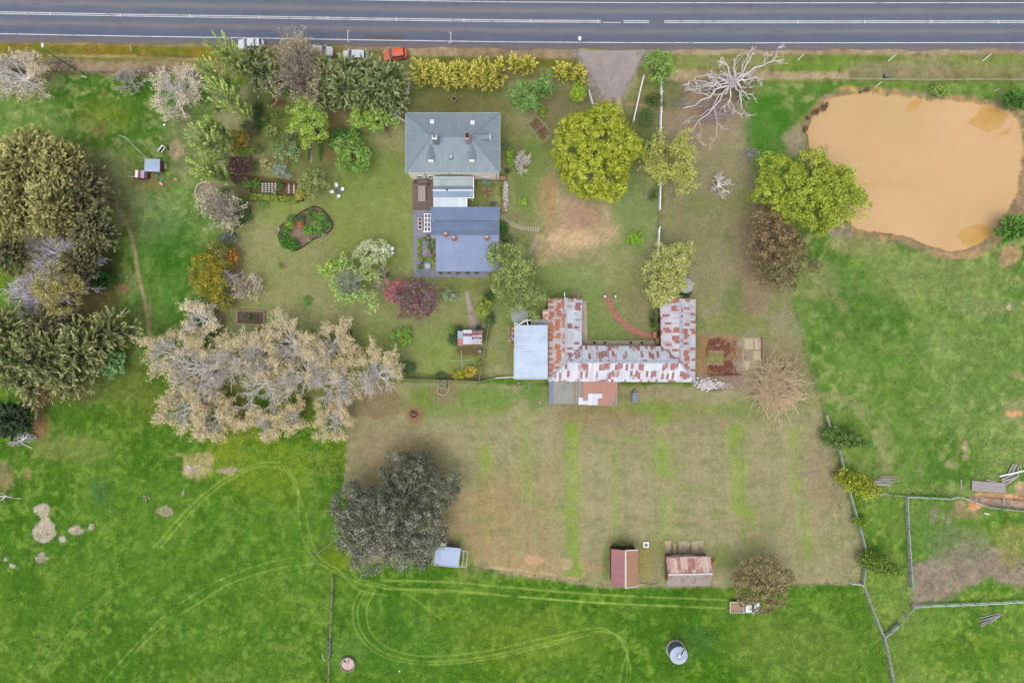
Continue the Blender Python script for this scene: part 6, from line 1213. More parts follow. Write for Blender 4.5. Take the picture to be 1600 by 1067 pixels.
for i in range(26):
    t = i/25; px, py = (1258+8*t+rg2.uniform(-3,3), 205-22*t) if i < 8 else (1264+(i-8)*2.6+rg2.uniform(-3,3), 184-(i-8)*2.0+rg2.uniform(-2,3)) if i < 20 else (1350+rg2.uniform(-5,8), 141+rg2.uniform(-2,4))
    if i == 0: src = tree('clump', px, py, 2.6, .5, ((84,66,44),(112,88,60),(136,110,76)), 'x', 'plant', 'reed tussocks along the north west bank of the pond', 'reed_tussock', rc=.14, leaf=.12, dens=40); o = src
    else:
        o = src.copy(); COL.objects.link(o); X, Y = P(px, py, .3); o.location = (X, Y, rg2.uniform(-.2,0)); o.rotation_euler = (0,0,rg2.uniform(0,6)); q = rg2.uniform(.7,1.3); o.scale = (q,q,q)
        for ch in list(src.children): c = ch.copy(); COL.objects.link(c); c.parent = o
    o['label'] = 'small dark brown reed tussock on the pale mud of the pond bank'
# --- tan arching thicket
rng = nrng(); x, y, hc, ax, ay, az = geo(1219,605,50,50,4.0,.1); e = empty('willow_thicket', (x,y,0), 'tan leafless thicket of long arching shoots east of the rubble heap', 'shrub')
n = 1100; a = rng.uniform(0,6.283,n); el = rng.uniform(.35,1.4,n); s = np.stack([x+rng.normal(0,1.5,n), y+rng.normal(0,1.5,n), np.full(n,.1)],1); L_ = rng.uniform(.45,.74,n)*ax
ts = np.linspace(0,1,7); d = np.stack([np.cos(a)*np.cos(el), np.sin(a)*np.cos(el), np.sin(el)],1); pts = s[:,None]+d[:,None]*ts[None,:,None]*L_[:,None,None]; pts[:,:,2] = pts[:,:,2]*(1-.45*ts)**1.0; pts += np.cumsum(rng.normal(0,.13,(n,7,3)),1)
hor = np.stack([np.cos(a),np.sin(a),np.zeros(n)],1); pts += hor[:,None]*(ts**2)[None,:,None]*(L_*.35*np.sin(el))[:,None,None]; pts[:,:,2] = np.maximum(pts[:,:,2], .05)
Vt, F = tubes([(pts, (rng.uniform(.03,.055,n))[:,None]*(1-.6*ts)[None])], 3); npmesh('shoots', Vt, 4, barkmat((216,194,160),(176,154,122)), e, faces=F)
lv = branches(rng, (x,y,.2), [1.8,1.4], [10,5], .12, .4, .2, minr=.04); Vt, F = tubes(lv, 4); npmesh('stem', Vt, 4, barkmat((120,100,80),(90,74,60)), e, faces=F)
# --- big dark tree, lower middle, and dull brown one
DK = ((42,52,34),(72,82,58),(112,118,96)); DKG = ((66,68,52),(98,98,78),(138,136,118))
# one tree, several heads: built as one crown
x, y = P(618,800,3); e = empty('evergreen_oak', (x,y,0), 'massive dark grey green tree with several heads beside the blue roofed shelter', 'tree')
Vs = []; Tn = []
for px,py,rx,ry,h,c in ((635,742,52,38,9,0),(688,765,33,36,8,0),(560,800,46,48,9,0),(600,842,88,52,11,0),(655,832,46,52,9,0),(600,790,50,40,12,0),(655,722,24,22,7,0)):
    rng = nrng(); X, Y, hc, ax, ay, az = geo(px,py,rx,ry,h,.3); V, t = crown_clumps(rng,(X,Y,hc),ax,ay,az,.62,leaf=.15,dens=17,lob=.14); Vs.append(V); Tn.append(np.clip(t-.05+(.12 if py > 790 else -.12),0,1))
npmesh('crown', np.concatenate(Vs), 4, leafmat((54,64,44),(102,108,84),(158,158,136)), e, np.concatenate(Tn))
rng = nrng(); lv = branches(rng, (x,y,3.5), [5.2,3.4,2.2,1.2], [9,4,4,3], .3, .35, .12, first=(.2,.9)); Vt, F = tubes(trunk_mb(rng, x, y, 3.8, .55)+lv, 4); npmesh('trunk', Vt, 4, barkmat((150,142,134),(120,112,104)), e, faces=F, smooth=True)
tree('bare',660,772,(34,26),9.8,None,'bare lilac grey branches jutting through the massive dark tree','tree',None,'bare_tree',den=.75,thick=1.0,bark=((190,178,176),(160,150,148)))
tree('bare',600,850,(64,40),11.6,None,'fine bare grey twigs over the southern head of the massive dark tree','tree',None,'bare_tree',den=1.1,thick=.55,bark=((160,152,140),(130,122,112)),first=(.3,1.2))
tree('clump',1191,912,(50,48),7,((98,86,50),(134,120,76),(162,146,98)),'dense dull brown tree standing over the white utility truck','tree',None,'brown_tree',rc=.5,leaf=.13,dens=22,lob=.08)
# --- shrubs along the lower right fence
def leanbush(parts, label, cols, name='fence_shrub'):
    X, Y = P(*parts[0][:2], 0); e = empty(name, (X,Y,0), label, 'bush', None); Vs = []; Tn = []
    for px,py,rx,ry,h in parts:
        rng = nrng(); x, y, hc, ax, ay, az = geo(px,py,rx*1.25,ry*1.25,h,.2); V, t = crown_clumps(rng,(x,y,hc),ax,ay,az,.32,leaf=.13,dens=28,lob=.15); Vs.append(V); Tn.append(t)
    npmesh('foliage', np.concatenate(Vs), 4, leafmat(*cols), e, np.concatenate(Tn)); rng = nrng(); lv = branches(rng, (X,Y,.3), [1.2,.8], [6,4], .07, .3, .4); Vt, F = tubes(trunk_mb(rng,X,Y,1.2,.12)+lv, 4); npmesh('stem', Vt, 4, barkmat(*GREYB), e, faces=F)
leanbush([(1302,682,18,14,3),(1318,686,16,13,4),(1333,687,14,10,5),(1347,693,11,7,5.5)], 'green tapering bush leaning off the fence, uppermost of the fence bushes', ((52,86,28),(84,118,44),(118,146,72)))
leanbush([(1318,744,13,11,3),(1334,752,20,13,4),(1355,765,19,11,4.5)], 'yellow green bush leaning off the fence above the timber pile', ((96,112,14),(138,150,30),(170,178,56)))
leanbush([(1353,874,12,12,3),(1372,879,18,14,4),(1392,888,14,10,5)], 'mid green bush leaning off the fence near the lower field corner', ((64,96,24),(96,126,36),(126,150,58)))
leanbush([(1338,814,8,7,2),(1347,815,9,6,2.4)], 'small green bush on the fence between the two larger ones', ((72,106,24),(104,134,36),(128,154,52)))
# ------------------------------------------------------------ fences
wgrey = mottled('weathered_rail', C(190,196,184), C(162,170,158), 2.0, C(140,146,136)); wgreen = mottled('lichen_rail', C(196,214,196), C(170,190,172), 2.0)
bwood = planks('paling_wood', C(150,132,116), C(178,160,144), 'x', .2); wirem = mottled('wire', C(176,176,166), C(156,156,146), 2, bump=0); whitew = mottled('white_fence', C(236,234,232,1.4), C(214,212,214,1.4), 2.5)
def fence(pts, label, mat=wgrey, rails=(.45,.8,1.15), post=1.3, gap=2.4, rw=.05, rh=.13, pr=.09, name='fence', group=None, skip=0.0, seed=1, sag=.05):
    q = [P(*a) for a in pts]; cx, cy = q[0]; e = empty(name, (cx,cy,0), label, 'fence', group); rg = random.Random(seed); pos = []
    for a, b in zip(q[:-1], q[1:]):
        L = math.hypot(b[0]-a[0], b[1]-a[1]); n = max(1, round(L/gap))
        for i in range(n): pos.append((a[0]+(b[0]-a[0])*i/n+rg.uniform(-sag,sag), a[1]+(b[1]-a[1])*i/n+rg.uniform(-sag,sag)))
    pos.append(q[-1])
    m0 = None
    for i, (x, y) in enumerate(pos):
        if m0 is None:
            m0 = MB().obox(0,0,pr,pr*.8,-.2,post,0,taper=.012); o = m0.build('post', mat, e, local=True); me = o.data
        else: o = place(me, 'post', e)
        o.location = (x-cx, y-cy, 0); o.rotation_euler = (rg.uniform(-.03,.03), rg.uniform(-.03,.03), rg.uniform(0,.5))
    for z in rails:
        b = MB()
        for (a, c_) in zip(pos[:-1], pos[1:]):
            if rg.random() < skip: continue
            b.beam((a[0],a[1],z+rg.uniform(-.03,.03)), (c_[0],c_[1],z+rg.uniform(-.03,.03)), rw, rh)
        if b.v: b.build('rail', mat, e)
    return e
fence([(1287,648),(1307,700),(1330,790),(1351,862),(1345,908)], 'weathered post and rail fence along the east side of the dry field', rw=.16, seed=2)
fence([(1345,909),(1360,950),(1378,993),(1396,1080)], 'weathered post and rail fence running down from the field corner to the bottom edge', rw=.15, seed=3)
fence([(1345,764),(1372,769),(1411,774)], 'thin rail fence from the yellow green bush to the pen corner', rails=(.9,), rw=.1, rh=.1, seed=4)
fence([(1411,775),(1430,775),(1447,776)], 'short double rail fence at the north west pen corner', wgreen, rw=.16, seed=5); fence([(1448,777),(1480,777),(1497,775),(1518,783),(1538,790)], 'crooked pale rail fence along the north of the pen', wgreen, rails=(.6,1.0), rw=.13, sag=.2, seed=6); fence([(1538,790),(1600,797),(1640,802)], 'rail fence below the churned earth strip at the right edge', rw=.13, seed=7)
fence([(1413,777),(1416,850),(1421,915)], 'double rail fence down the west side of the pen', rw=.17, seed=8); fence([(1414,886),(1421,915)], 'loose leaning rail beside the west side of the pen', rails=(.3,), post=.4, gap=6, seed=9)
fence([(1421,945),(1450,943.5)], 'thicker double railed end of the south pen fence', rw=.2, rh=.15, rails=(.5,1.1), seed=10); fence([(1450,943.5),(1520,941),(1640,935)], 'long lichen pale rail fence across the right paddock', wgreen, rw=.16, rails=(.5,1.1), seed=11)
fence([(1377,994),(1388,984),(1402,972)], 'heavy slatted barrier between the two lower right fences', rw=.2, rails=(.2,.6,1.0), seed=12); fence([(1402,973),(1412,960),(1423,947)], 'thin rail linking the slatted barrier to the pen fence', rails=(1.0,), rw=.09, seed=13); fence([(1400,970),(1409,956)], 'single loose rail above the slatted barrier', rails=(.7,), rw=.06, gap=5, seed=14)
fence([(521,899),(519,950),(517,1000),(514,1080)], 'straight grey wire and batten fence down the lower left paddock', mottled('batten', C(164,160,134), C(146,146,118), 2), rails=(.35,.7,1.0), rw=.07, rh=.05, gap=3, seed=15)
fence([(1242,482),(1262,560),(1274,606),(1287,646)], 'thin wire fence between the tan corridor and the right paddock', wirem, rails=(.5,1.0), rw=.02, rh=.02, pr=.05, seed=16)
fence([(1167,128),(1169,180),(1172,240),(1200,330)], 'thin wire fence west of the pond paddock', wirem, rails=(.5,1.0), rw=.02, rh=.02, pr=.05, seed=17)
fence([(1290,125.5),(1400,127),(1500,127.5),(1640,127)], 'pale roadside wire fence north of the pond', mottled('pale_wire', C(190,184,160), C(170,166,140), 2), rails=(.6,1.0), rw=.09, rh=.05, pr=.05, gap=4, seed=18)
fence([(-40,111),(60,113),(200,116),(320,120)], 'low dark wire fence behind the roadside scrub on the left', mottled('dark_wire', C(90,96,70), C(110,112,84), 2), rails=(.5,1.0), rw=.05, rh=.05, pr=.06, gap=4, seed=19)
fence([(605,591),(650,592.5),(700,593.5),(749,596)], 'brown paling fence below the garden lawn', bwood, rails=(.6,1.2), rw=.1, rh=.6, seed=20); fence([(749,596),(757,548),(765,500),(772,450)], 'brown paling fence between the garden and the stable yard', bwood, rails=(.6,1.2), rw=.1, rh=.6, seed=21)
fence([(749,596),(774,590.5)], 'brown half of the fence to the machinery shed', bwood, rails=(.6,1.2), rw=.1, rh=.3, seed=22); fence([(774,590.5),(803,588.5)], 'white half of the fence to the machinery shed', whitew, rails=(.6,1.2), rw=.1, rh=.3, seed=23); fence([(803,590),(803,545)], 'pale capped fence along the west side of the machinery shed', whitew, rails=(.6,1.0), rw=.09, rh=.2, seed=31)
fence([(1004,123),(999,145),(993,172),(988,193)], 'slanting white fence along the east side of the driveway', whitew, rails=(.45,.9,1.25), rw=.16, rh=.2, seed=24); fence([(1031,128),(1031,170),(1030.5,215),(1030,262),(1029,328)], 'long straight white fence from the roadside tree to the gateway', whitew, rails=(.45,.9,1.25), rw=.2, rh=.2, seed=25); fence([(1028,358),(1027.5,380),(1027,415)], 'short white fence below the gateway', whitew, rails=(.45,.9,1.25), rw=.2, rh=.2, seed=26)
fence([(919,146),(922,156),(925,166)], 'short white fence on the west side of the driveway end', whitew, rails=(.45,.9,1.25), rw=.14, rh=.2, seed=27); fence([(641,139),(637,152),(633,166)], 'white panelled fence beside the corner cypress', whitew, rails=(.7,1.3), rw=.1, rh=.55, seed=28); fence([(628,172),(618,183),(634,193)], 'white fence joining the homestead north west corner', whitew, rails=(.7,1.3), rw=.1, rh=.55, seed=29)
fence([(735,887),(800,895),(870,902),(940,912)], 'thin wire fence along the bottom of the dry field', wirem, rails=(.5,.9), rw=.02, rh=.02, pr=.06, gap=4, seed=30); fence([(1243,913),(1290,911),(1328,909)], 'thin wire fence right of the dull brown tree', wirem, rails=(.5,.9), rw=.02, rh=.02, pr=.06, gap=4, seed=32); fence([(1328,909),(1343,911)], 'short white railed bit at the field corner', whitew, rails=(.9,), rw=.08, seed=33)
fence([(556,602),(548,660),(543,720),(538,770)], 'thin wire fence between elms and dry field', wirem, rails=(.5,.9), rw=.02, rh=.02, pr=.05, gap=4, seed=34)
# ------------------------------------------------------------ vehicles
tyre = mottled('tyre', (.015,.015,.016), (.03,.03,.03), 4, bump=0); autoglass = mottled('auto_glass', C(88,100,112), C(70,84,98), 1.0, rough=.12, spec=.6, bump=0); rimm = mottled('rim', C(150,150,155), C(130,130,136), 4, metal=.6, rough=.4, bump=0)
def loft(b, st, mi=0):
    """closed body from cross sections (x, halfwidth, z0, z1, shoulder inset)"""
    rings = []
    for x, w_, z0, z1, ins in st:
        zs = z0+(z1-z0)*.62; rings.append([(x,-w_*.94,z0),(x,-w_,z0+(z1-z0)*.35),(x,-w_*.985,zs),(x,-w_+ins,z1-.02),(x,-(w_-ins)*.4,z1+.012),(x,(w_-ins)*.4,z1+.012),(x,w_-ins,z1-.02),(x,w_*.985,zs),(x,w_,z0+(z1-z0)*.35),(x,w_*.94,z0)])
    n = 10; vs = [v for r in rings for v in r]; fs = []
    for k in range(len(rings)-1):
        for i in range(n): fs.append((k*n+i, k*n+(i+1)%n, (k+1)*n+(i+1)%n, (k+1)*n+i))
    fs.append(list(range(n))[::-1]); fs.append([(len(rings)-1)*n+i for i in range(n)]); return b.add(vs, fs, mi)
def paint(name, c1, c2): return mottled(name, C(*c1), C(*c2), .6, rough=.28, spec=.5, bump=0, fine=3)
def car(px, py, ang, col, label, L=4.4, W=1.82, hgt=1.6, name='parked_car', group='cars parked along the road verge', hatch=True, rail=False):
    x, y = P(px, py, .8); e = empty(name, (x,y,0), label, 'car', group); h = L/2; w = W/2; mt = paint('car_paint_%d_%d_%d' % col, col, tuple(min(255,c+6) for c in col))
    b = MB(); loft(b, [(-h,w*.72,.42,.78,.16),(-h+.12,w*.88,.34,.92,.14),(-h+.5,w*.98,.28,1.0,.12),(-.6,w,.28,1.06,.1),(h*.45,w,.28,1.04,.1),(h*.62,w*.99,.28,1.0,.12),(h-.35,w*.95,.3,.92,.14),(h-.08,w*.84,.36,.80,.16),(h,w*.68,.42,.7,.18)]); body = b.build('body', mt, e, local=True, smooth=False)
    r0, r1 = (-h+.35, -h+.62) if hatch else (-h+.8, -h+1.3); f0, f1 = h*.50, h*.18
    g = MB(); g.hexa([(r0,-w*.88,1.02),(f0,-w*.86,1.02),(f0,w*.86,1.02),(r0,w*.88,1.02),(r1,-w*.72,hgt-.06),(f1,-w*.70,hgt-.06),(f1,w*.70,hgt-.06),(r1,w*.72,hgt-.06)]); g.build('windows', autoglass, e, local=True)
    r = MB(); loft(r, [(r1-.03,w*.66,hgt-.07,hgt-.03,.12),(r1+.25,w*.74,hgt-.07,hgt,.10),((r1+f1)/2,w*.76,hgt-.07,hgt+.02,.10),(f1-.15,w*.74,hgt-.07,hgt-.01,.10),(f1+.06,w*.64,hgt-.07,hgt-.05,.12)])
    for s in (-1,1):
        for (xa,za,xb,zb) in ((f0,1.02,f1,hgt-.06),(r0,1.02,r1,hgt-.06),(-.15,1.02,-.15,hgt-.06)): r.beam((xa,s*w*.87,za),(xb,s*w*.72,zb),.07,.05)
        if rail: r.beam((r1+.2,s*w*.6,hgt+.04),(f1-.1,s*w*.6,hgt+.04),.04,.04)
    r.build('roof', mt, e, local=True)
    for s in (-1,1):
        for xx in (-h*.60, h*.62):
            t = MB(); t.tube((xx,s*(w-.20),.33),(xx,s*(w+.0),.33),.33,n=16); o = t.build('wheel', tyre, e, local=True); MB().tube((xx,s*(w+.001),.33),(xx,s*(w+.015),.33),.2,n=12).build('rim', rimm, o, local=True)
        MB().hexa([(h-.28,s*w*.56,.7),(h-.05,s*w*.56,.66),(h-.12,s*w*.86,.66),(h-.4,s*w*.90,.7),(h-.28,s*w*.56,.9),(h-.08,s*w*.56,.83),(h-.16,s*w*.86,.84),(h-.4,s*w*.93,.92)]).build('headlight', mottled('lamp_glass', C(214,220,226), C(196,204,212), 3, rough=.15, bump=0), e, local=True)
        MB().box(-h+.0,s*w*.5-.08,.68,-h+.14,s*w*.5+.3*s+.08,.9).build('tail_light', mottled('tail_red', C(190,30,24), C(170,24,20), 3, rough=.2, bump=0), e, local=True)
        MB().hexa([(f0-.15,s*(w*.92),1.0),(f0-.0,s*(w*.92),1.0),(f0-.02,s*(w+.17),1.02),(f0-.14,s*(w+.17),1.02),(f0-.15,s*(w*.92),1.12),(f0-.0,s*(w*.92),1.12),(f0-.02,s*(w+.17),1.14),(f0-.14,s*(w+.17),1.14)]).build('mirror', mt, e, local=True)
    e.rotation_euler = (0,0,ang); return e
car(617.5,85,math.pi+.12,(240,104,66),'orange hatchback with dark windscreen parked on the verge, nose to the west',4.15,1.78,1.55,rail=True)
car(392,69,math.pi+.03,(226,230,238),'white car half hidden by poplar and cypress, westernmost of the parked cars',4.5,1.8,1.5); car(500,80,-.04,(222,226,236),'white rounded car behind the tall bare tree, second of the parked cars',4.4,1.8,1.5,hatch=True); car(555,87,math.pi-.02,(226,230,236),'white car half covered by cypress tips, next to the orange one',4.5,1.8,1.6)
# utility truck
x, y = P(1164,948,.9); e = empty('utility_truck', (x,y,0), 'white utility truck with timber floored tray parked under the dull brown tree', 'truck'); wt = paint('truck_white', (232,236,244), (240,242,246))
h = 2.6; b = MB(); loft(b, [(-.3,.84,.45,1.05,.08),(.2,.88,.4,1.12,.08),(1.2,.88,.4,1.12,.1),(1.5,.87,.42,1.08,.1),(2.3,.82,.45,.98,.12),(2.55,.7,.5,.88,.14),(2.62,.6,.55,.8,.14)]); b.build('body', wt, e, local=True)
g = MB(); g.hexa([(-.22,-.78,1.1),(1.55,-.76,1.08),(1.55,.76,1.08),(-.22,.78,1.1),(-.1,-.64,1.66),(.85,-.62,1.66),(.85,.62,1.66),(-.1,.64,1.66)]); g.build('windows', autoglass, e, local=True)
r = MB(); loft(r, [(-.14,.62,1.64,1.70,.1),(.3,.68,1.64,1.74,.1),(.9,.62,1.64,1.70,.1)])
for s in (-1,1):
    for (xa,xb) in ((1.55,.85),(-.22,-.1),(.45,.42)): r.beam((xa,s*.77,1.1),(xb,s*.64,1.66),.07,.05)
r.build('roof', wt, e, local=True)
MB().box(-2.55,-.86,.82,-.42,.86,.90).build('tray_floor', planks('tray_boards', C(176,146,110), C(192,160,124), 'x', .22), e, local=True)
t = MB(); t.box(-2.62,-.93,.75,-.34,-.86,1.12); t.box(-2.62,.86,.75,-.34,.93,1.12); t.box(-2.62,-.86,.75,-2.55,.86,1.12); t.box(-.42,-.86,.75,-.34,.86,1.6); t.build('tray_sides', wt, e, local=True)
MB().box(-.9,.1,.9,-.62,.4,1.05).build('tool_box', darkm, e, local=True)
for s in (-1,1):
    for xx in (-1.5,1.65): o = MB().tube((xx,s*.66,.36),(xx,s*.88,.36),.36,n=16).build('wheel', tyre, e, local=True); MB().tube((xx,s*.881,.36),(xx,s*.895,.36),.2,n=12).build('rim', rimm, o, local=True)
    MB().box(2.4,s*.45-.12,.66,2.60,s*.45+.12,.84).build('headlight', MATS['lamp_glass'], e, local=True); MB().hexa([(1.3,s*.86,1.1),(1.42,s*.86,1.1),(1.40,s*1.06,1.12),(1.3,s*1.06,1.12),(1.3,s*.86,1.26),(1.42,s*.86,1.26),(1.40,s*1.06,1.28),(1.3,s*1.06,1.28)]).build('mirror', wt, e, local=True)
# ------------------------------------------------------------ poles and posts
polem = mottled('pole_green', C(110,150,120), C(96,132,104), 2); 
x, y = P(118,109,0); e = empty('street_lamp', (x,y,0), 'tall green lamp pole in the roadside scrub at the top left', 'street lamp'); MB().tube((x,y,-.2),(x,y,8.2),.14,.08,n=8).build('pole', polem, e); MB().beam((x,y,8.2),(x,y+.5,8.3),.06,.06).build('arm', polem, e); MB().box(x-.14,y+.3,8.2,x+.14,y+.9,8.38).build('lamp_head', whitem, e)
x, y = P(893,106,0); x2, y2 = P(901,83,0); e = empty('street_lamp', (x2,y2,0), 'grey lamp pole with white head at the driveway mouth', 'street lamp'); MB().tube((x2,y2,-.2),(x2,y2,5.4),.07,.05,n=8).build('pole', wgrey, e); MB().box(x2-.22,y2-.2,5.3,x2+.22,y2+.35,5.55).build('lamp_head', whitem, e); MB().tube((x2,y2,4.4),(x2-.1,y2+.0,2.0),.09,n=6).build('bracket', wgrey, e)
e2 = MB(); e2.tube((x,y,-.1),(x2-.1,y2-.1,.5),.035,n=5); e2.box(x-.08,y-.08,-.1,x+.08,y+.08,.25); e2.build('stay_rail', wgrey, None, 'thin slanting grey rail leading from the lamp pole to the golden conifers', 'rail')
for i,(px,py,dx,lab) in enumerate(((205,77,.25,'white marker post leaning on the left verge below the road edge line'),(58,86,0,'tiny white marker left of the tall green lamp pole'),(1251,90,.3,'white slanting roadside post right of the dead tree'),(1392,92,.3,'white slanting roadside post above the green box'),(1541,91,.4,'white slanting roadside post near the right edge'),(1372,133,.35,'white slanting post on the pond bank behind the wire fence'),(1557,141,.1,'short white post above the north east pond bush'),(1254,86,0,'x'))):
    if lab == 'x': continue
    x, y = P(px,py,.3); b = MB(); b.beam((x-dx,y-dx,-.1),(x+dx,y+dx,1.0 if dx else .4),.09,.05); o = b.build('marker_post', whitem, None, lab, 'post', 'white marker posts along the road'); MB().box(x+dx*.7-.05,y+dx*.7-.05,.75 if dx else .3,x+dx*.7+.05,y+dx*.7+.05,.86 if dx else .36).build('reflector', mottled('reflector', C(200,60,50), C(180,50,40), 3, bump=0), o)
x, y = P(1385,119,.4); b = MB(); b.box(x-.4,y-.22,0,x+.4,y+.22,.7); o = b.build('cable_box', mottled('box_green', C(96,112,100), C(80,96,88), 3), None, 'small grey green box standing on the verge above the pond fence', 'box'); MB().box(x-.43,y-.25,.7,x+.43,y+.25,.76).build('lid', mottled('box_lid', C(130,146,132), C(118,134,120), 3), o)
# ------------------------------------------------------------ tanks
x, y = P(1055.5,1014,0); e = empty('water_tank', (x,y,0), 'ribbed steel water tank with pale conical lid on a concrete base', 'tank'); tz = 2.35
MB().cyl(x,y,-.1,.12,1.68,1.66,40).build('base', concm, e)
b = MB(); n = 44; prof = [(1.38+.035*math.sin(i*math.pi), .12+tz*i/24) for i in range(25)]; prof = [(1.40+(.04 if i%2 else 0), .12+(tz-.12)*i/24) for i in range(25)]
vs = [(x+r*math.cos(2*math.pi*k/n), y+r*math.sin(2*math.pi*k/n), z) for r, z in prof for k in range(n)]; b.add(vs, [(i*n+k, i*n+(k+1)%n, (i+1)*n+(k+1)%n, (i+1)*n+k) for i in range(24) for k in range(n)]); b.build('wall', mottled('tank_steel', C(136,146,164), C(116,126,146), 2, metal=.3, rough=.5), e)
b = MB(); n = 32; vs = [(x+1.5*math.cos(2*math.pi*k/n), y+1.5*math.sin(2*math.pi*k/n), tz) for k in range(n)]+[(x+.42*math.cos(2*math.pi*k/n), y+.42*math.sin(2*math.pi*k/n), tz+.42+(.03 if k%2 else 0)) for k in range(n)]
b.add(vs, [(k,(k+1)%n,n+(k+1)%n,n+k) for k in range(n)]); b.cyl(x,y,tz+.40,tz+.46,.36,.34,20)
for k in range(16): a = 2*math.pi*k/16; b.beam((x+.44*math.cos(a),y+.44*math.sin(a),tz+.46),(x+1.48*math.cos(a),y+1.48*math.sin(a),tz+.03),.05,.05)
lid = b.build('lid', mottled('tank_lid', C(206,218,238), C(188,202,226), 1.6, C(214,224,236), metal=.1, rough=.45), e); MB().ring(x,y,tz+.40,tz+.43,.37,.46,24).build('vent_ring', mottled('vent_dark', C(110,122,148), C(96,108,134), 2), lid)
q = MB(); a = .85
for da in (0,.14): q.beam((x+.5*math.cos(a+da),y+.5*math.sin(a+da),tz+.50),(x+1.45*math.cos(a+da*.5),y+1.45*math.sin(a+da*.5),tz+.10),.05,.05)
q.build('ladder', darkm, lid)
x, y = P(544,1036,0); e = empty('water_trough', (x,y,0), 'round concrete trough half full of pale water in the lower left paddock', 'trough'); MB().ring(x,y,-.1,.55,1.12,1.30,30).build('wall', mottled('trough_wall', C(168,152,138), C(140,124,112), 3), e)
MB().cyl(x,y,-.1,.30,1.11,1.11,30).build('water', mottled('trough_bed', C(216,194,186), C(196,174,164), 1.2, C(214,196,188), rough=.4), e); b = MB(); rg = random.Random(2)
for i in range(8): b.rock(x-.35+rg.uniform(-.45,.5), y+.4+rg.uniform(-.3,.35), .33, rg.uniform(.08,.22), rg.uniform(.08,.18), .05, rg)
b.build('debris', mottled('trough_debris', C(116,90,86), C(96,76,72), 3), e)
x, y = P(515,1010,0); e = empty('feed_trough', (x,y,0), 'long narrow grey feed trough against the wire fence in the lower left paddock', 'trough'); b = MB(); b.box(x-.28,y-1.35,.0,x+.28,y-1.27,.45); b.box(x-.28,y+1.27,.0,x+.28,y+1.35,.45); b.box(x-.28,y-1.27,0,x-.22,y+1.27,.45); b.box(x+.22,y-1.27,0,x+.28,y+1.27,.45); b.build('wall', mottled('trough_grey', C(120,134,130), C(104,118,116), 2), e); MB().box(x-.21,y-1.26,.0,x+.21,y+1.26,.12).build('floor', mottled('trough_floor', C(110,130,132), C(90,108,112), 2), e)
for k in range(3): MB().beam((x-.28,y-.9+k*.9,.48),(x+.28,y-.7+k*.9,.48),.08,.04).build('crossbar', wgrey, e)
x, y = P(505.5,1027,.1); b = MB(); pts = [(x-.25,y+.6),(x-.15,y+.1),(x+.1,y-.35),(x+.3,y-.55)]
for a, c_ in zip(pts[:-1], pts[1:]): b.beam((*a,.08),(*c_,.08),.14,.12)
b.build('curved_plank', mottled('pale_branch', C(214,200,176), C(196,184,160), 3), None, 'curved pale stick on bare ground beside the feed trough', 'stick')
def cylthing(px, py, r, h, mats, name, label, cat, rimc=None, group=None, hh=None):
    x, y = P(px,py,h); e = empty(name, (x,y,0), label, cat, group); MB().ring(x,y,-.05,h,r*.84,r,22).build('wall', mats[0], e); MB().cyl(x,y,-.05,hh or h*.85,r*.83,r*.83,22).build('contents', mats[1], e); return e
paleblue = mottled('pale_blue_lid', C(170,198,196), C(184,208,204), 2, rough=.3); terra = mottled('terracotta', C(186,124,96), C(166,106,80), 3); soil = mottled('soil', C(90,66,52), C(70,52,42), 5)
cylthing(668,415.5,.50,.55,[mottled('basin_rim', C(200,216,206), C(180,200,190), 3), paleblue],'water_basin','round pale blue basin on the terrace south of the small court bed','basin')
cylthing(900.5,461,.62,.5,[mottled('basket_rim', C(206,196,130), C(190,178,120), 3), mottled('basket_soil', C(176,140,116), C(156,122,100), 3)],'round_planter','round yellow rimmed planter at the north end of the west stable wing','planter')
cylthing(749.8,549,.30,.9,[mottled('drum_rim', C(150,186,180), C(130,166,160), 3), mottled('drum_lid', C(160,190,184), C(140,170,164), 3)],'water_drum','small pale green drum below the garden shed','drum')
cylthing(756,508.5,.26,.5,[whitem, soil],'plant_pot','white rimmed pot between path landing and paling fence','pot')
for px,py,r,lab in ((674,395,.24,'terracotta pot at the top of the pair in the court bed'),(679,399,.22,'terracotta pot against the cottage wall in the court bed'),(659,411,.2,'terracotta pot at the corner south of the clipped hedge'),(661.5,408.5,.14,'tiny terracotta pot south of the clipped hedge'),(669,368,.16,'small dark pot at the foot of the white pergola')): cylthing(px,py,r,.4,[terra if 'dark' not in lab else darkbrick, soil],'plant_pot',lab,'pot')
for px,lab in ((929,'westernmost'),(945,'second'),(986,'third'),(1003,'easternmost')): cylthing(px,535.5,.2,.35,[mottled('pot_grey', C(110,104,96), C(90,84,78), 3), darkm],'verandah_tub',lab+' small dark tub on the paving along the north of the south stable wing','tub',group='dark tubs on the stable paving')
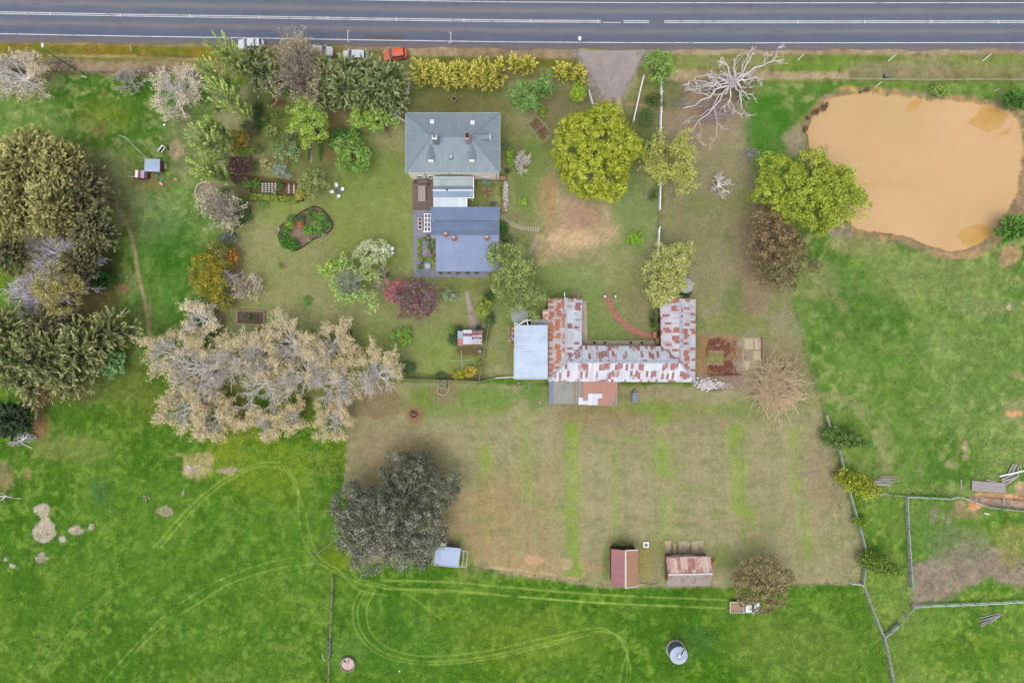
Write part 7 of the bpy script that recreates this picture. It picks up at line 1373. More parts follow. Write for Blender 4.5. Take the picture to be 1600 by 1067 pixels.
# urn and brick pillars
x, y = P(709.5,155,.8); e = empty('garden_urn', (x,y,0), 'stone urn on a square foot on the lawn north of the homestead', 'urn'); sp = mottled('urn_stone', C(186,172,160), C(166,150,140), 3); MB().box(x-.32,y-.32,0,x+.32,y+.32,.35).build('plinth', mottled('urn_plinth', C(226,204,186), C(210,190,172), 3), e); MB().cyl(x,y,.35,.6,.14,.2,14).ring(x,y,.6,1.0,.36,.46,22).build('bowl', sp, e); MB().cyl(x,y,.6,.85,.35,.35,20).build('soil', soil, e)
tree('clump',710,147,(6,5),.9,((96,110,40),(126,136,56),(150,156,72)),'tiny sprig of yellow green leaves above the urn','plant',None,'garden_plant',rc=.2,leaf=.08,dens=30)
for px,lab in ((945,'left'),(961.5,'right')):
    x, y = P(px,463,.9); e = empty('gate_pillar', (x,y,0), lab+' squat pillar with pale ball at the head of the brick path', 'pillar', 'pillars at the head of the brick path'); MB().box(x-.2,y-.2,-.1,x+.2,y+.2,.9).build('shaft', darkbrick, e); MB().box(x-.25,y-.25,.9,x+.25,y+.25,1.0).build('cap', stonep, e); MB().rock(x,y,1.12,.15,.15,.15,random.Random(1),n=10).build('ball', whitem, e)
for px,py,hgt,lab in ((1023,523,1.0,'northern low brown gate pillar between brick path and east stable wing'),(1027,533,1.0,'southern low brown gate pillar between brick path and east stable wing')):
    x, y = P(px,py,1); e = empty('gate_pillar', (x,y,0), lab, 'pillar'); MB().box(x-.25,y-.45,-.1,x+.25,y+.45,hgt).build('shaft', brickm, e); MB().box(x-.3,y-.5,hgt,x+.3,y+.5,hgt+.08).build('cap', mottled('cap_pink', C(186,140,120), C(166,124,106), 3), e)
# furniture
def chair(px, py, ang, label, group, mat, w_=.5, name='garden_chair'):
    x, y = P(px,py,.45); e = empty(name, (x,y,0), label, 'chair', group); MB().box(-w_/2,-w_/2,.42,w_/2,w_/2,.47).build('seat', mat, e, local=True); MB().hexa([(-w_/2,-w_/2-.06,.47),(w_/2,-w_/2-.06,.47),(w_/2,-w_/2,.47),(-w_/2,-w_/2,.47),(-w_/2,-w_/2-.16,.95),(w_/2,-w_/2-.16,.95),(w_/2,-w_/2-.10,.95),(-w_/2,-w_/2-.10,.95)]).build('backrest', mat, e, local=True)
    for sx in (-1,1):
        for sy in (-1,1): MB().tube((sx*(w_/2-.05),sy*(w_/2-.05),.42),(sx*(w_/2-.02),sy*(w_/2-.02),0),.022,n=6).build('leg', mat, e, local=True)
        MB().beam((sx*w_/2,-w_/2,.66),(sx*w_/2,w_/2-.05,.66),.05,.04).build('armrest', mat, e, local=True)
    e.rotation_euler = (0,0,ang); return e
def rtable(px, py, r, mat, label, name='garden_table', h=.72, top=None, sq=False, ang=0):
    x, y = P(px,py,h); e = empty(name, (x,y,0), label, 'table'); b = MB()
    if sq: b.obox(0,0,r,r,h-.04,h)
    else: b.cyl(0,0,h-.04,h,r,r,24)
    b.build('tabletop', top or mat, e, local=True)
    if sq:
        for a, c_, d_, f_ in ((-r-.03,-r-.03,r+.03,-r),(-r-.03,r,r+.03,r+.03),(-r-.03,-r,-r,r),(r,-r,r+.03,r)): pass
        fr = MB(); fr.box(-r-.05,-r-.05,h-.05,r+.05,-r,h+.01); fr.box(-r-.05,r,h-.05,r+.05,r+.05,h+.01); fr.box(-r-.05,-r,h-.05,-r,r,h+.01); fr.box(r,-r,h-.05,r+.05,r,h+.01); fr.build('frame', mat, e, local=True)
        for sx in (-1,1):
            for sy in (-1,1): MB().tube((sx*(r-.05),sy*(r-.05),h-.05),(sx*r,sy*r,0),.025,n=6).build('leg', mat, e, local=True)
    else: MB().cyl(0,0,.03,h-.04,.05,.05,10).cyl(0,0,0,.03,.25,.22,16).build('pedestal', mat, e, local=True)
    e.rotation_euler = (0,0,ang); return e
gp = 'white chairs round the square table on the lawn'; rtable(528,298,.40,mottled('table_frame', C(150,160,156), C(130,140,136), 3, bump=0),'square glass topped table between four white chairs on the lawn',top=glassm,sq=True,ang=.2)
chair(526,290,math.pi,'white garden chair north of the square lawn table',gp,whitem); chair(535,296,-math.pi/2+math.pi+.1,'white garden chair east of the square lawn table',gp,whitem) ; chair(529.5,306.5,0+.05,'white garden chair south of the square lawn table',gp,whitem); chair(519.5,300,-math.pi/2+.2,'white garden chair west of the square lawn table',gp,whitem)
rtable(612.5,388.5,.34,whitem,'round white table beside the white flowering tree'); chair(607,385,math.pi-.6,'white chair on the tree side of the round white table',None,whitem,.42); chair(613.5,395,.1,'white chair south of the round white table',None,whitem,.42)
rtable(760.3,299.5,.38,mottled('cane', C(150,110,80), C(120,84,60), 4),'round brown table in the grassed court east of the link wing')
gp = 'tan chairs round the brown table in the grassed court'; tan = mottled('tan_chair', C(186,160,130), C(166,140,110), 3)
for i,(dx,dy,lab) in enumerate(((3.6,-3.6,'north east'),(-3.6,-3.2,'north west'),(4,2.6,'south east'),(-1.5,5.2,'south'))): chair(760.3+dx,299.5+dy,math.atan2(-dy,dx)-math.pi/2+math.pi,'tan chair on the '+lab+' side of the brown court table',gp,tan,.4)
# deck table, bench, grill, painted table, pergola
x, y = P(659,302.5,.78); e = empty('deck_table', (x,y,0), 'long pale slatted timber table on the deck west of the link wing', 'table'); pt_ = planks('table_slats', C(204,190,184), C(178,164,156), 'y', .16)
b = MB()
for i in range(7): b.box(x-.62+i*.18,y-1.35,.74,x-.46+i*.18,y+1.35,.79)
b.build('tabletop', pt_, e)
for sx in (-1,1):
    for sy in (-1,1): MB().box(x+sx*.5-.05,y+sy*1.2-.05,.16,x+sx*.5+.05,y+sy*1.2+.05,.735).build('leg', pt_, e)
x, y = P(660.5,283,.8); e = empty('deck_bench', (x,y,0), 'grey garden bench against the homestead wall on the deck', 'bench'); MB().box(x-.85,y-.3,.55,x+.85,y+.2,.61).build('seat', mottled('bench_grey', C(150,140,130), C(126,116,108), 3), e); MB().box(x-.85,y+.21,.5,x+.85,y+.28,1.05).build('backrest', MATS['bench_grey'], e)
for s in (-1,1): MB().box(x+s*.8-.05,y-.28,.16,x+s*.8+.05,y+.18,.54).build('leg', MATS['bench_grey'], e); MB().box(x+s*.85-.05,y-.3,.62,x+s*.85+.05,y+.2,.85).build('armrest', MATS['bench_grey'], e)
for px,py,lab in ((648.5,284,'dark potted plant at the west end of the deck bench'),(669,289,'small dark potted plant at the corner of deck and link wing')): cylthing(px,py,.2,.5,[darkbrick,soil],'plant_pot',lab,'pot')
x, y = P(656.3,349.5,.75); e = empty('terrace_table', (x,y,0), 'narrow pinkish table with three pots beside the white pergola', 'table'); MB().prism([(x-.40,y-1.05),(x+.36,y-1.15),(x+.45,y-.8),(x+.40,y+1.0),(x+.15,y+1.12),(x-.25,y+1.1),(x-.42,y+.8)],.70,.75).build('tabletop', mottled('table_pink', C(222,204,204), C(206,188,188), 2), e)
for sx in (-1,1):
    for sy in (-1,1): MB().box(x+sx*.3-.04,y+sy*.9-.04,.05,x+sx*.3+.04,y+sy*.9+.04,.695).build('leg', whitem, e)
for k in range(3):
    yy = y+.66-k*.66; o = MB().cyl(x,yy,.75,.95,.15,.2,14).build('table_pot', darkbrick, None, ['northern','middle','southern'][k]+' potted plant on the pinkish terrace table', 'pot', 'pots on the terrace table'); rng = nrng(); V, t = crown_clumps(rng,(x,yy,1.05),.24,.24,.2,.1,leaf=.06,dens=120); npmesh('foliage', V, 4, leafmat((50,60,40),(80,84,60),(110,110,90)), o, t)
e = empty('pergola', (*P(668,348,2.3),0), 'white square gridded pergola against the west wall of the cottage', 'pergola'); b = MB()
xs0 = [P(663+i*4.9,0,2.3)[0] for i in range(3)]; ys0 = [P(0,334.5+i*6.8,2.3)[1] for i in range(5)]
for q in xs0: b.beam((q,ys0[0]+.1,2.3),(q,ys0[-1]-.1,2.3),.10,.09)
for q in ys0: b.beam((xs0[0]-.08,q,2.41),(xs0[-1]+.08,q,2.41),.10,.09)
b.beam((xs0[0]-.35,ys0[-1]-.1,2.29),(xs0[-1],ys0[-1]-.1,2.29),.07,.07); b.build('lattice', whitem, e)
for q in (ys0[0],ys0[-1]): MB().box(xs0[0]-.05,q-.05,.05,xs0[0]+.05,q+.05,2.25).build('post', whitem, e)
b = MB(); rg = random.Random(12)
for i in range(26): X, Y = P(rg.uniform(660,676), rg.uniform(382,401), .1); b.rock(X,Y,.06,rg.uniform(.1,.22),rg.uniform(.08,.18),.06,rg)
b.build('bed_stones', mottled('bed_stone', C(196,176,150), C(170,146,122), 3), None, 'flat tan stones covering the small court bed inside the clipped hedge', 'stones', kind='stuff')
# court wall
e = MB(); e.beam(P3(779,279,.5),P3(790,279.5,.5),.6,1.0); e.build('court_wall', mottled('wall_tan', C(176,150,120), C(156,130,104), 2), None, 'short tan stone wall east of the homestead corner', 'wall'); e = MB(); e.beam(P3(788,318,.35),P3(788,332,.35),.8,.7); e.build('court_wall', MATS['wall_tan'], None, 'low tan stone block at the south end of the white flower bed', 'wall')
# clothes line
x, y = P(721.5,563.5,2.0); e = empty('clothes_line', (x,y,0), 'old rotary clothes line shaped like a cross, below the garden shed', 'clothes line'); MB().tube((x,y,-.1),(x,y,1.95),.05,n=8).build('pole', galv, e)
for a, L_ in ((.05,1.95),(math.pi+.02,1.95),(math.pi/2+.05,1.75),(-math.pi/2+.05,1.75)): MB().beam((x,y,1.95),(x+L_*math.cos(a),y+L_*math.sin(a),2.0),.09,.06).build('arm', mottled('line_arm', C(190,180,172), C(170,160,154), 3), e)
# timber frame arbour in the yard
e = empty('timber_frame', (*P(844,202,.8),0), 'open tilted timber frame over bare soil west of the great tree', 'frame'); pts = [P3(836,178,1.2),P3(863,209,1.2),P3(847,224,1.2),P3(824,193,1.2)]; fm = planks('frame_grey', C(196,186,160), C(176,168,146), 'x', .3); b = MB()
for a, c_ in zip(pts, pts[1:]+pts[:1]): b.beam(a, c_, .08, .08)
b.beam(P3(854,192,1.2),P3(836,206,1.2),.08,.08); b.build('frame_rails', fm, e)
for a in pts: MB().beam((a[0],a[1],-.1),(a[0],a[1],1.15),.09,.09).build('post', fm, e)
blobm = mottled('frame_soil', C(132,98,76), C(110,80,62), 2.5, C(150,120,96)); rg = random.Random(33); b = MB()
for i in range(60):
    t = rg.random(); s = rg.uniform(-.8,.8); X, Y = P(834+t*18+s*6, 190+t*24-s*5, .05); b.rock(X,Y,.0,rg.uniform(.15,.35),rg.uniform(.12,.3),.08,rg)
b.build('soil_heap', blobm, None, 'dug brown soil and leaves inside the tilted timber frame', 'soil', kind='stuff')
# veg bed markers: white paper tags in rows
tagm = mottled('tag_white', C(240,232,232), C(226,216,218), 4, bump=0); mm = None
for r_, (x0_, n_) in enumerate(((410,5),(415,5),(420,5),(425,5),(430,5),(451,5),(459,5))):
    for k in range(n_):
        px, py = x0_+.4*(k%2), 287+k*3.2+(0 if x0_ < 440 else 1)
        if mm is None: o = MB().obox(0,0,.16,.11,.14,.17,.1,taper=.01).box(-.02,-.02,-.05,.02,.02,.14).build('seed_tray', tagm, local=True); mm = o.data
        else: o = place(mm, 'seed_tray')
        X, Y = P(px,py,.15); o.location = (X,Y,0); tag(o, 'small white seedling cover in the '+('western block of rows' if x0_ < 440 else 'eastern two rows')+' on the dark vegetable bed', 'seedling cover', 'white seedling covers in the '+('western' if x0_ < 440 else 'eastern')+' rows')
def edging(pts, h, w_, mat, name, label, cat, kind=None): return ribbon(pts, w_, -.1, h, name, mat, label=label, cat=cat)
dkedge = mottled('dark_edging', C(74,60,52), C(54,44,40), 3)
b = MB()
for a, c_ in (((392,283),(472,289)),((472,289),(474,314)),((474,314),(392,311.5)),((392,311.5),(392,283))): b.beam(P3(*a,.1),P3(*c_,.1),.1,.24)
b.build('bed_edging', dkedge, None, 'dark timber edging round the vegetable bed', 'edging')
edging(BED+[BED[0]], .14, .16, dkedge, 'bed_edging', 'dark curved edging round the oval garden bed', 'edging'); edging([(387,318),(391,326),(390,336),(383,346),(372,355),(364,360)], .14, .12, dkedge, 'bed_edging', 'dark curved edging at the east side of the curved border', 'edging')
edging([(330,287),(318,285.5),(309,291),(306,300),(308,310),(316,318),(322,320)], .25, .28, mottled('pale_kerb', C(206,192,178), C(184,170,156), 3), 'curved_kerb', 'curved pale kerb beside the grey pink twiggy tree', 'kerb')
b = MB(); rg = random.Random(21)
for i in range(22): X, Y = P(490+rg.uniform(-4,17), 366+rg.uniform(-4,4), .1); b.rock(X,Y,.05,.14,.12,.1,rg)
b.build('edge_stones', mottled('edge_stone', C(200,180,160), C(166,146,130), 3), None, 'row of tan stones at the south east rim of the oval bed', 'stones', kind='stuff')
x, y = P(435.5,358,.1); MB().rock(x,y,.1,.3,.55,.2,random.Random(1),n=9).build('edge_boulder', mottled('pink_stone', C(200,160,156), C(184,146,140), 3), None, 'pink grey boulder at the west end of the oval bed', 'boulder'); x, y = P(507,368,.1); MB().obox(x,y,.5,.2,0,.16,.45,taper=.02).build('slab_bench', mottled('slab_grey', C(150,146,160), C(136,132,146), 3), None, 'grey stone slab lying outside the oval bed, south east', 'slab')
x, y = P(442,416,.1); MB().ring(x,y,-.05,.16,.28,.40,16,a0=-2.2,a1=2.4).build('brick_ring', mottled('brick_tan', C(190,150,130), C(160,120,104), 4), None, 'little broken brick ring on the west lawn', 'brick ring'); x, y = P(808,337,.1); MB().ring(x,y,-.05,.2,.22,.36,16).build('tree_ring', MATS['brick_tan'], None, 'little brick ring south of the round lime shrub', 'brick ring')
e = empty('raised_bed', (*P(391,495,.4),0), 'rectangular raised bed with pinkish timber sides above the elms', 'raised bed'); b = MB(); c4 = [P3(370.5,485,.4),P3(412.5,486.5,.4),P3(412.5,507.5,.4),P3(370,505.5,.4)]
for a, c_ in zip(c4, c4[1:]+c4[:1]): b.beam((a[0],a[1],.2),(c_[0],c_[1],.2),.18,.45)
b.build('sides', mottled('bed_side', C(186,162,150), C(166,142,130), 3), e); MB().prism([(a[0]*1+0,a[1]) for a in c4],-.1,.22).build('soil', mottled('bed_soil', C(116,98,84), C(96,84,70), 3), e)
tree('clump',391,496,(13,6),1.0,((66,84,44),(92,108,62),(116,128,84)),'dull green plants growing in the raised bed','plant',None,'garden_plant',rc=.22,leaf=.09,dens=30)
x, y = P(386,363,.3); MB().obox(x,y,.3,.28,0,.5,.2,taper=.05).obox(x,y,.2,.18,.5,.56,.2).build('compost_bin', mottled('bin_blue', C(60,90,110), C(50,76,96), 3), None, 'dark blue bin at the tip of the curved border', 'bin') if False else MB().obox(*P(363,364,.3),.35,.32,0,.5,.2,taper=.06).obox(*P(363,364,.3),.24,.2,.5,.56,.2).build('compost_bin', mottled('bin_blue', C(60,90,120), C(50,76,104), 3), None, 'dark blue bin at the tip of the curved border', 'bin')
# stone edged bed below the paling fence
edging([(684,595),(683.5,603),(684,611),(688,616),(695,617),(700,612),(702,602),(702,595)], .22, .2, mottled('rim_pale', C(196,182,150), C(172,160,132), 3), 'stone_edging', 'pale stone edging of the small bed below the paling fence', 'edging')
# fire pit
x, y = P(646,647,.1); e = empty('fire_pit', (x,y,0), 'small stone fire pit with charred logs on orange earth', 'fire pit'); rg = random.Random(5); b = MB()
for i in range(14): a = i*2*math.pi/14; b.rock(x+.75*math.cos(a)+rg.uniform(-.05,.05), y+.75*math.sin(a)*.95, .06, .16,.13,.12,rg)
b.build('ring_stones', mottled('fire_stone', C(176,140,124), C(140,104,92), 4), e); MB().cyl(x,y,-.1,.03,.6,.6,16).build('ash', mottled('ash', C(90,64,56), C(70,50,44), 4), e); b = MB()
for i in range(7): b.tube((x+rg.uniform(-.45,.45),y+rg.uniform(-.4,.4),.08),(x+rg.uniform(-.5,.5),y+rg.uniform(-.5,.5),.14),.06,n=6)
b.build('logs', mottled('log_pale', C(206,170,150), C(150,110,96), 4), e)
# rubble heap, broken bricks
def heap(name, label, n, fn, mat, rs, seed): 
    b = MB(); rg = random.Random(seed)
    for i in range(n): px, py, z = fn(rg); X, Y = P(px,py,.3); r = rg.uniform(*rs); b.rock(X,Y,z,r,r*rg.uniform(.6,1),r*.6,rg,n=5)
    return b.build(name, mat, None, label, 'rubble', kind='stuff')
heap('white_rubble','heap of broken white stones below the ruined yard',230,lambda r:(1107+max(-22,min(24,r.gauss(0,10))), 601+max(-9,min(10,r.gauss(0,3.8)))+r.uniform(-2,2), .05+.2*r.random()),mottled('white_stone', C(232,226,224,1.1), C(206,198,196,1.1), 5, C(160,150,148)),(.12,.28),1)
heap('tan_rubble','pinkish gravel heap joined to the white stones',240,lambda r:(1138+max(-14,min(13,r.gauss(0,7))), 603+max(-7,min(8,r.gauss(0,3.2))), .03+.15*r.random()),mottled('tan_stone', C(206,186,172), C(182,160,146), 5),(.06,.16),2)
heap('red_rubble','broken red bricks and bark strewn over the ruined yard',420,lambda r:r.choice([(r.uniform(1108,1150),r.uniform(532,548),.03),(r.uniform(1130,1152),r.uniform(536,584),.03),(r.uniform(1108,1152),r.uniform(570,586),.03),(r.uniform(1108,1128),r.uniform(530,546),.08)]),mottled('red_brick', C(158,104,82), C(118,74,58), 4, C(200,168,150)),(.06,.2),3)
heap('edge_pebbles','pale pebbles along the edges of the ruined yard',240,lambda r:r.choice([(r.uniform(1090,1160),r.uniform(586,590),.03),(r.uniform(1108,1132),r.uniform(547,551),.03),(r.uniform(1106,1132),r.uniform(567,571),.03),(r.uniform(1184,1193),r.uniform(528,572),.03),(r.uniform(1160,1184),r.uniform(590,612),.0)]),mottled('pebble', C(214,196,176), C(180,160,142), 6),(.05,.14),4)
heap('paddock_stones','pale half buried stones scattered in the left paddocks',150,lambda r:r.choice([(r.uniform(60,82),r.uniform(820,848),-.02),(r.uniform(56,70),r.uniform(862,882),-.02),(r.uniform(112,126),r.uniform(824,838),-.02),(r.uniform(252,264),r.uniform(794,806),-.02),(r.uniform(222,232),r.uniform(774,784),-.02),(r.uniform(290,306),r.uniform(728,738),-.02),(r.uniform(340,374),r.uniform(730,742),-.02)]),mottled('field_stone', C(206,190,172), C(176,158,142), 6),(.05,.14),5)
heap('yard_stones','pale stones and scraps scattered in the grass south of the machinery shed',44,lambda r:r.choice([(r.uniform(803,812),r.uniform(598,606),.0),(r.uniform(820,832),r.uniform(598,612),.0),(r.uniform(838,848),r.uniform(626,632),.0)]),MATS['field_stone'],(.08,.18),6)
b = MB(); x0_, y0_ = P(1110,588,.3); x1_, y1_ = P(1158,586.5,.3); b.beam((x0_,y0_,.25),(x1_,y1_,.25),.25,.6); b.build('ruined_wall', mottled('ruin_wall', C(150,120,106), C(130,100,88), 3), None, 'low broken wall along the south of the ruined yard', 'wall'); b = MB(); x0_, y0_ = P(1191,527,.3); x1_, y1_ = P(1191,562,.3); b.beam((x0_,y0_,.2),(x1_,y1_,.2),.2,.5); b.build('ruined_wall', MATS['ruin_wall'], None, 'low stone kerb along the east side of the ruined yard', 'wall')
# small metal bin, square frame, trailers
x, y = P(992,620,.6); e = empty('feed_bin', (x,y,0), 'narrow grey metal bin standing alone south of the stables', 'bin'); MB().box(x-.42,y-.95,0,x+.42,y+.75,.7).build('body', mottled('bin_side', C(96,108,116), C(84,96,104), 3), e); MB().box(x-.45,y-.98,.7,x+.45,y+.78,.76).build('lid', mottled('bin_top', C(142,156,170), C(130,144,158), 2), e); MB().cyl(x,y+1.0,0,.5,.3,.26,14).build('hopper', mottled('hopper', C(150,144,140), C(120,114,110), 3), e)
x, y = P(1009.5,851,.3); e = empty('well_cover', (x,y,0), 'small white square frame with dark grating between red shed and stained barn', 'cover'); b = MB(); b.box(x-.46,y-.46,-.1,x+.46,y-.3,.3); b.box(x-.46,y+.3,-.1,x+.46,y+.46,.3); b.box(x-.46,y-.3,-.1,x-.3,y+.3,.3); b.box(x+.3,y-.3,-.1,x+.46,y+.3,.3); b.build('frame', whitem, e); MB().box(x-.3,y-.3,-.1,x+.3,y+.3,.12).build('grating', darkbrick, e); b = MB()
for k in range(3): b.box(x-.3,y-.2+k*.18,.14,x+.3,y-.12+k*.18,.18)
b.build('bars', galv, e)
# timber piles
def pile(name, label, cat, pieces, mat):
    b = MB()
    for (x0_,y0_,x1_,y1_,w_,z) in pieces:
        a = P3(x0_,y0_,z); c_ = P3(x1_,y1_,z); b.beam(a, c_, w_, .12)
    return b.build(name, mat, None, label, cat)
lw = planks('old_timber', C(196,188,184), C(166,158,156), 'x', .3); tw_ = planks('tan_timber', C(184,170,140), C(160,146,120), 'x', .3)
pile('plank_pile','small pile of pale planks right of the yellow green fence bush','timber pile',[(1365,752,1390,751,.3,.1),(1365,754,1389,757,.3,.2),(1367,756,1390,758,.28,.3),(1380,755,1404,751,.12,.35),(1372,748,1402,747.5,.12,.12)],lw); pile('plank_pile','tan planks lying just above the pale plank pile','timber pile',[(1374,744,1400,743.5,.14,.08),(1375,746,1405,745.5,.14,.12)],tw_)
pile('plank_stack','neat stack of long grey boards at the right edge above the churned earth','timber pile',[(1518.5,752+i*2.6,1571,755.5+i*2.5,.27,.3+.06*(i%2)) for i in range(6)]+[(1540,749.5,1556,752,.16,.5)],lw); pile('plank_pile','jumbled grey beams above the neat board stack','timber pile',[(1584,724,1574,742,.3,.2),(1588,725,1580,742,.3,.3),(1591,728,1590,745,.16,.4),(1564,750,1590,738,.3,.2),(1566,753,1592,743,.3,.3),(1572,756,1590,745,.3,.2),(1593,726,1596,733,.2,.3)],lw)
pile('white_beam','long white beam lying across the jumbled grey beams','beam',[(1562,744,1606,734,.2,.55)],whitem); pile('plank_pile','fan of grey planks lying in the lower right paddock','timber pile',[(1530,965.5,1561,957.5,.14,.1),(1532,975,1563,958,.16,.12),(1533,978,1560,962,.16,.2),(1538,975,1565,959,.14,.28),(1531,970,1556,962,.14,.2),(1545,974,1562,962,.14,.1)],lw)
pile('loose_plank','single grey plank standing out in the grass left of the board stack','plank',[(1501.5,749,1501.5,764,.18,.1)],lw); pile('loose_plank','thin pale pole lying diagonally left of the board stack','pole',[(1453,760,1466,764,.1,.1),(1466,764,1487,770,.08,.1)],tw_); pile('loose_pole','thin bent pale pole lying on the dry field near the east fence','pole',[(1241,741,1260,741,.12,.08),(1260,741,1282,735.5,.09,.08)],lw)
pile('loose_plank','short white plank at the north of the pen, upper right','plank',[(1538,801,1545,804,.14,.1)],whitem); pile('loose_plank','thin tan pole on the corridor side of the right paddock','pole',[(1324,631,1327,655,.08,.08)],tw_); pile('fallen_rail','short pale rail lying against the east field fence','rail',[(1344,824,1350,835,.1,.1)],tw_); pile('sleeper','short grey sleeper near the churned earth strip','sleeper',[(1512,778,1530,781,.2,.3)],lw)
for px,lab in ((1532,'first'),(1534.8,'second'),(1568,'third')): pile('cross_beam',lab+' short pale cross beam over the churned earth strip, counted from the west','beam',[(px,776,px,789,.16,.5)],lw)
pile('edge_beam','long dark beam along the north side of the churned earth strip','beam',[(1534,777,1606,783,.12,.25)],darkbrick)
pile('loose_pole','long pale crooked pole left of the hen coop','pole',[(186,212,193,214,.12,.1),(193,214,204,223,.14,.1),(204,223,228,246,.12,.15)],mottled('pale_pole', C(196,206,176), C(176,186,156), 3)); pile('loose_pole','shorter pale pole beside the top of the long crooked one','pole',[(193,213,209,222,.08,.1)],MATS['pale_pole']); pile('loose_pole','shorter pale pole beside the lower end of the long crooked one','pole',[(212,233,222,240,.08,.1)],MATS['pale_pole'])
x, y = P(252.5,232.5,.3); e = empty('cot_frame', (x,y,0), 'small white bordered black frame lying in the grass above the hen coop', 'frame'); b = MB(); a_ = .9; b.obox(x-.32,y-.0,.05,.62,.1,.3,a_-math.pi/2); 
for s in (-1,1): b.obox(x+s*.33*math.cos(a_-math.pi/2),y+s*.33*math.sin(a_-math.pi/2),.55,.05,.1,.3,a_)
b.obox(x+.5*math.cos(a_),y+.5*math.sin(a_),.05,.3,.1,.32,a_); b.build('rim', whitem, e); MB().obox(x,y,.52,.26,.08,.14,a_).build('panel', darkm, e)
x, y = P(262,230,.2); b = MB(); b.beam((x-.05,y+.4,.1),(x,y-.4,.1),.2,.1); b.beam((x,y-.3,.12),(x+.2,y-.5,.12),.12,.08); b.build('black_scrap', darkm, None, 'black scrap of rubber right of the small white bordered frame', 'scrap')
teal = mottled('teal', C(50,170,160), C(70,190,180), 3, rough=.4, bump=0)
for px,py,lab in ((245,274.3,'teal bucket right under the hen coop'),(252,280.5,'teal bucket left of the touching pair'),(255,278.8,'teal bucket right of the touching pair')):
    x, y = P(px,py,.3); e = empty('bucket', (x,y,0), lab, 'bucket', 'teal buckets below the hen coop'); MB().ring(x,y,0,.32,.15,.18,14).build('wall', teal, e); MB().cyl(x,y,0,.22,.14,.14,12).build('contents', mottled('teal_light', C(130,210,200), C(110,196,186), 3, bump=0), e)
x, y = P(251.5,287,.3); e = empty('crate', (x,y,0), 'small orange and white tub below the teal buckets', 'tub'); MB().obox(x,y,.36,.2,0,.3,-.65,taper=-.03).build('body', mottled('peach', C(220,170,140), C(200,150,120), 3), e); MB().obox(x,y,.3,.15,.3,.33,-.65).build('lid', mottled('cream', C(226,222,190), C(214,206,176), 3), e)
x, y = P(274,280,.2); MB().rock(x,y,.1,.42,.34,.2,random.Random(3),n=9).build('boulder', mottled('boulder_tan', C(190,176,136), C(170,156,120), 3), None, 'tan boulder in the grass right of the teal buckets', 'boulder'); x, y = P(268,283,.1); MB().rock(x,y,.05,.15,.12,.1,random.Random(4)).build('stone', MATS['boulder_tan'], None, 'small pale stone beside the tan boulder', 'stone')
x, y = P(256,195,.2); MB().obox(x,y,.22,.14,0,.14,.5,taper=.02).obox(x,y,.15,.09,.14,.18,.5).build('white_block', whitem, None, 'small white block in the grass below the cream budding tree', 'block'); x, y = P(131,120,.1); MB().obox(x,y,.5,.14,0,.12,-.3,taper=.02).build('pale_stone', MATS['pale_pole'], None, 'long pale stone near the foot of the tall green lamp pole', 'stone')
x, y = P(290,467,.1); MB().rock(x,y,.1,.16,.16,.16,random.Random(3),n=8).build('white_ball', whitem, None, 'small white ball in the paddock left of the golden bush', 'ball'); x, y = P(624,1048,.1); MB().rock(x,y,.1,.15,.15,.14,random.Random(6),n=8).build('white_stone', whitem, None, 'lone white stone in the bottom paddock right of the round trough', 'stone')
b = MB(); X, Y = P(193,486,.3); b.tube((X-.5,Y-.7,.1),(X+.5,Y+.7,.3),.06,.04,n=5); b.tube((X-.6,Y-.2,.1),(X+.1,Y+.2,.2),.05,n=5); b.tube((X,Y,.2),(X+.3,Y-.4,.2),.04,n=5); b.build('fallen_branch', barkmat(*DG), None, 'bare forked white branch lying in the grass east of the macrocarpas', 'fallen branch')
tree('bare',197,432,(9,9),1.6,None,'tiny leafless sapling above the small bare patch in the left paddock','shrub',None,'bare_shrub',den=.4,thick=.7)
b = MB(); X, Y = P(40,672,.4); 
for a, c_ in (((20,667),(36,676)),((36,676),(55,682)),((15,690),(30,694)),((28,690),(50,700))): b.tube(P3(*a,.4),P3(*c_,.3),.08,.05,n=5)
b.build('fallen_branch', barkmat(*DG), None, 'long bleached limbs beside the heap of bare branches at the left edge', 'fallen branch')
# drums and yellow crate on the shed stand
e = empty('storage_platform', (*P(799,524,.4),0), 'low timber platform attached west of the machinery shed', 'platform'); MB().prism([P(*q) for q in [(794.5,508),(804,508),(804,538),(794.5,536)]],-.05,.3).build('boards', planks('platform', C(150,116,90), C(170,136,108), 'x', .25), e); b = MB(); b.beam(P3(794.5,508,.4),P3(794.5,537,.4),.1,.14); b.beam(P3(794.5,537,.4),P3(804,539,.4),.1,.14); b.build('kerb', mottled('platform_edge', C(206,190,140), C(190,176,130), 3), e)
x, y = P(802.5,513.5,.6); MB().box(x-.22,y-.22,.3,x+.22,y+.22,.7).box(x-.17,y-.17,.7,x+.17,y+.17,.74).build('yellow_box', mottled('yellow', C(226,180,60), C(240,196,80), 3, bump=0), None, 'small yellow box on the platform by the machinery shed', 'box')
for px,py,lab in ((802,521,'white drum nearest the yellow box'),(799.5,527,'pink white drum in the middle of the platform'),(803,530,'white drum touching the shed on the platform'),(797,532,'pinkish drum at the outer edge of the platform')): x, y = P(px,py,.8); e = empty('drum', (x,y,0), lab, 'drum', 'drums on the platform'); MB().cyl(x,y,.3,.8,.26,.26,16).build('body', mottled('drum_pink', C(214,190,190), C(196,172,172), 3) if 'pink' in lab else whitem, e); MB().cyl(x,y,.8,.83,.2,.2,14).build('lid', mottled('drum_top', C(180,160,160), C(160,144,144), 3), e)
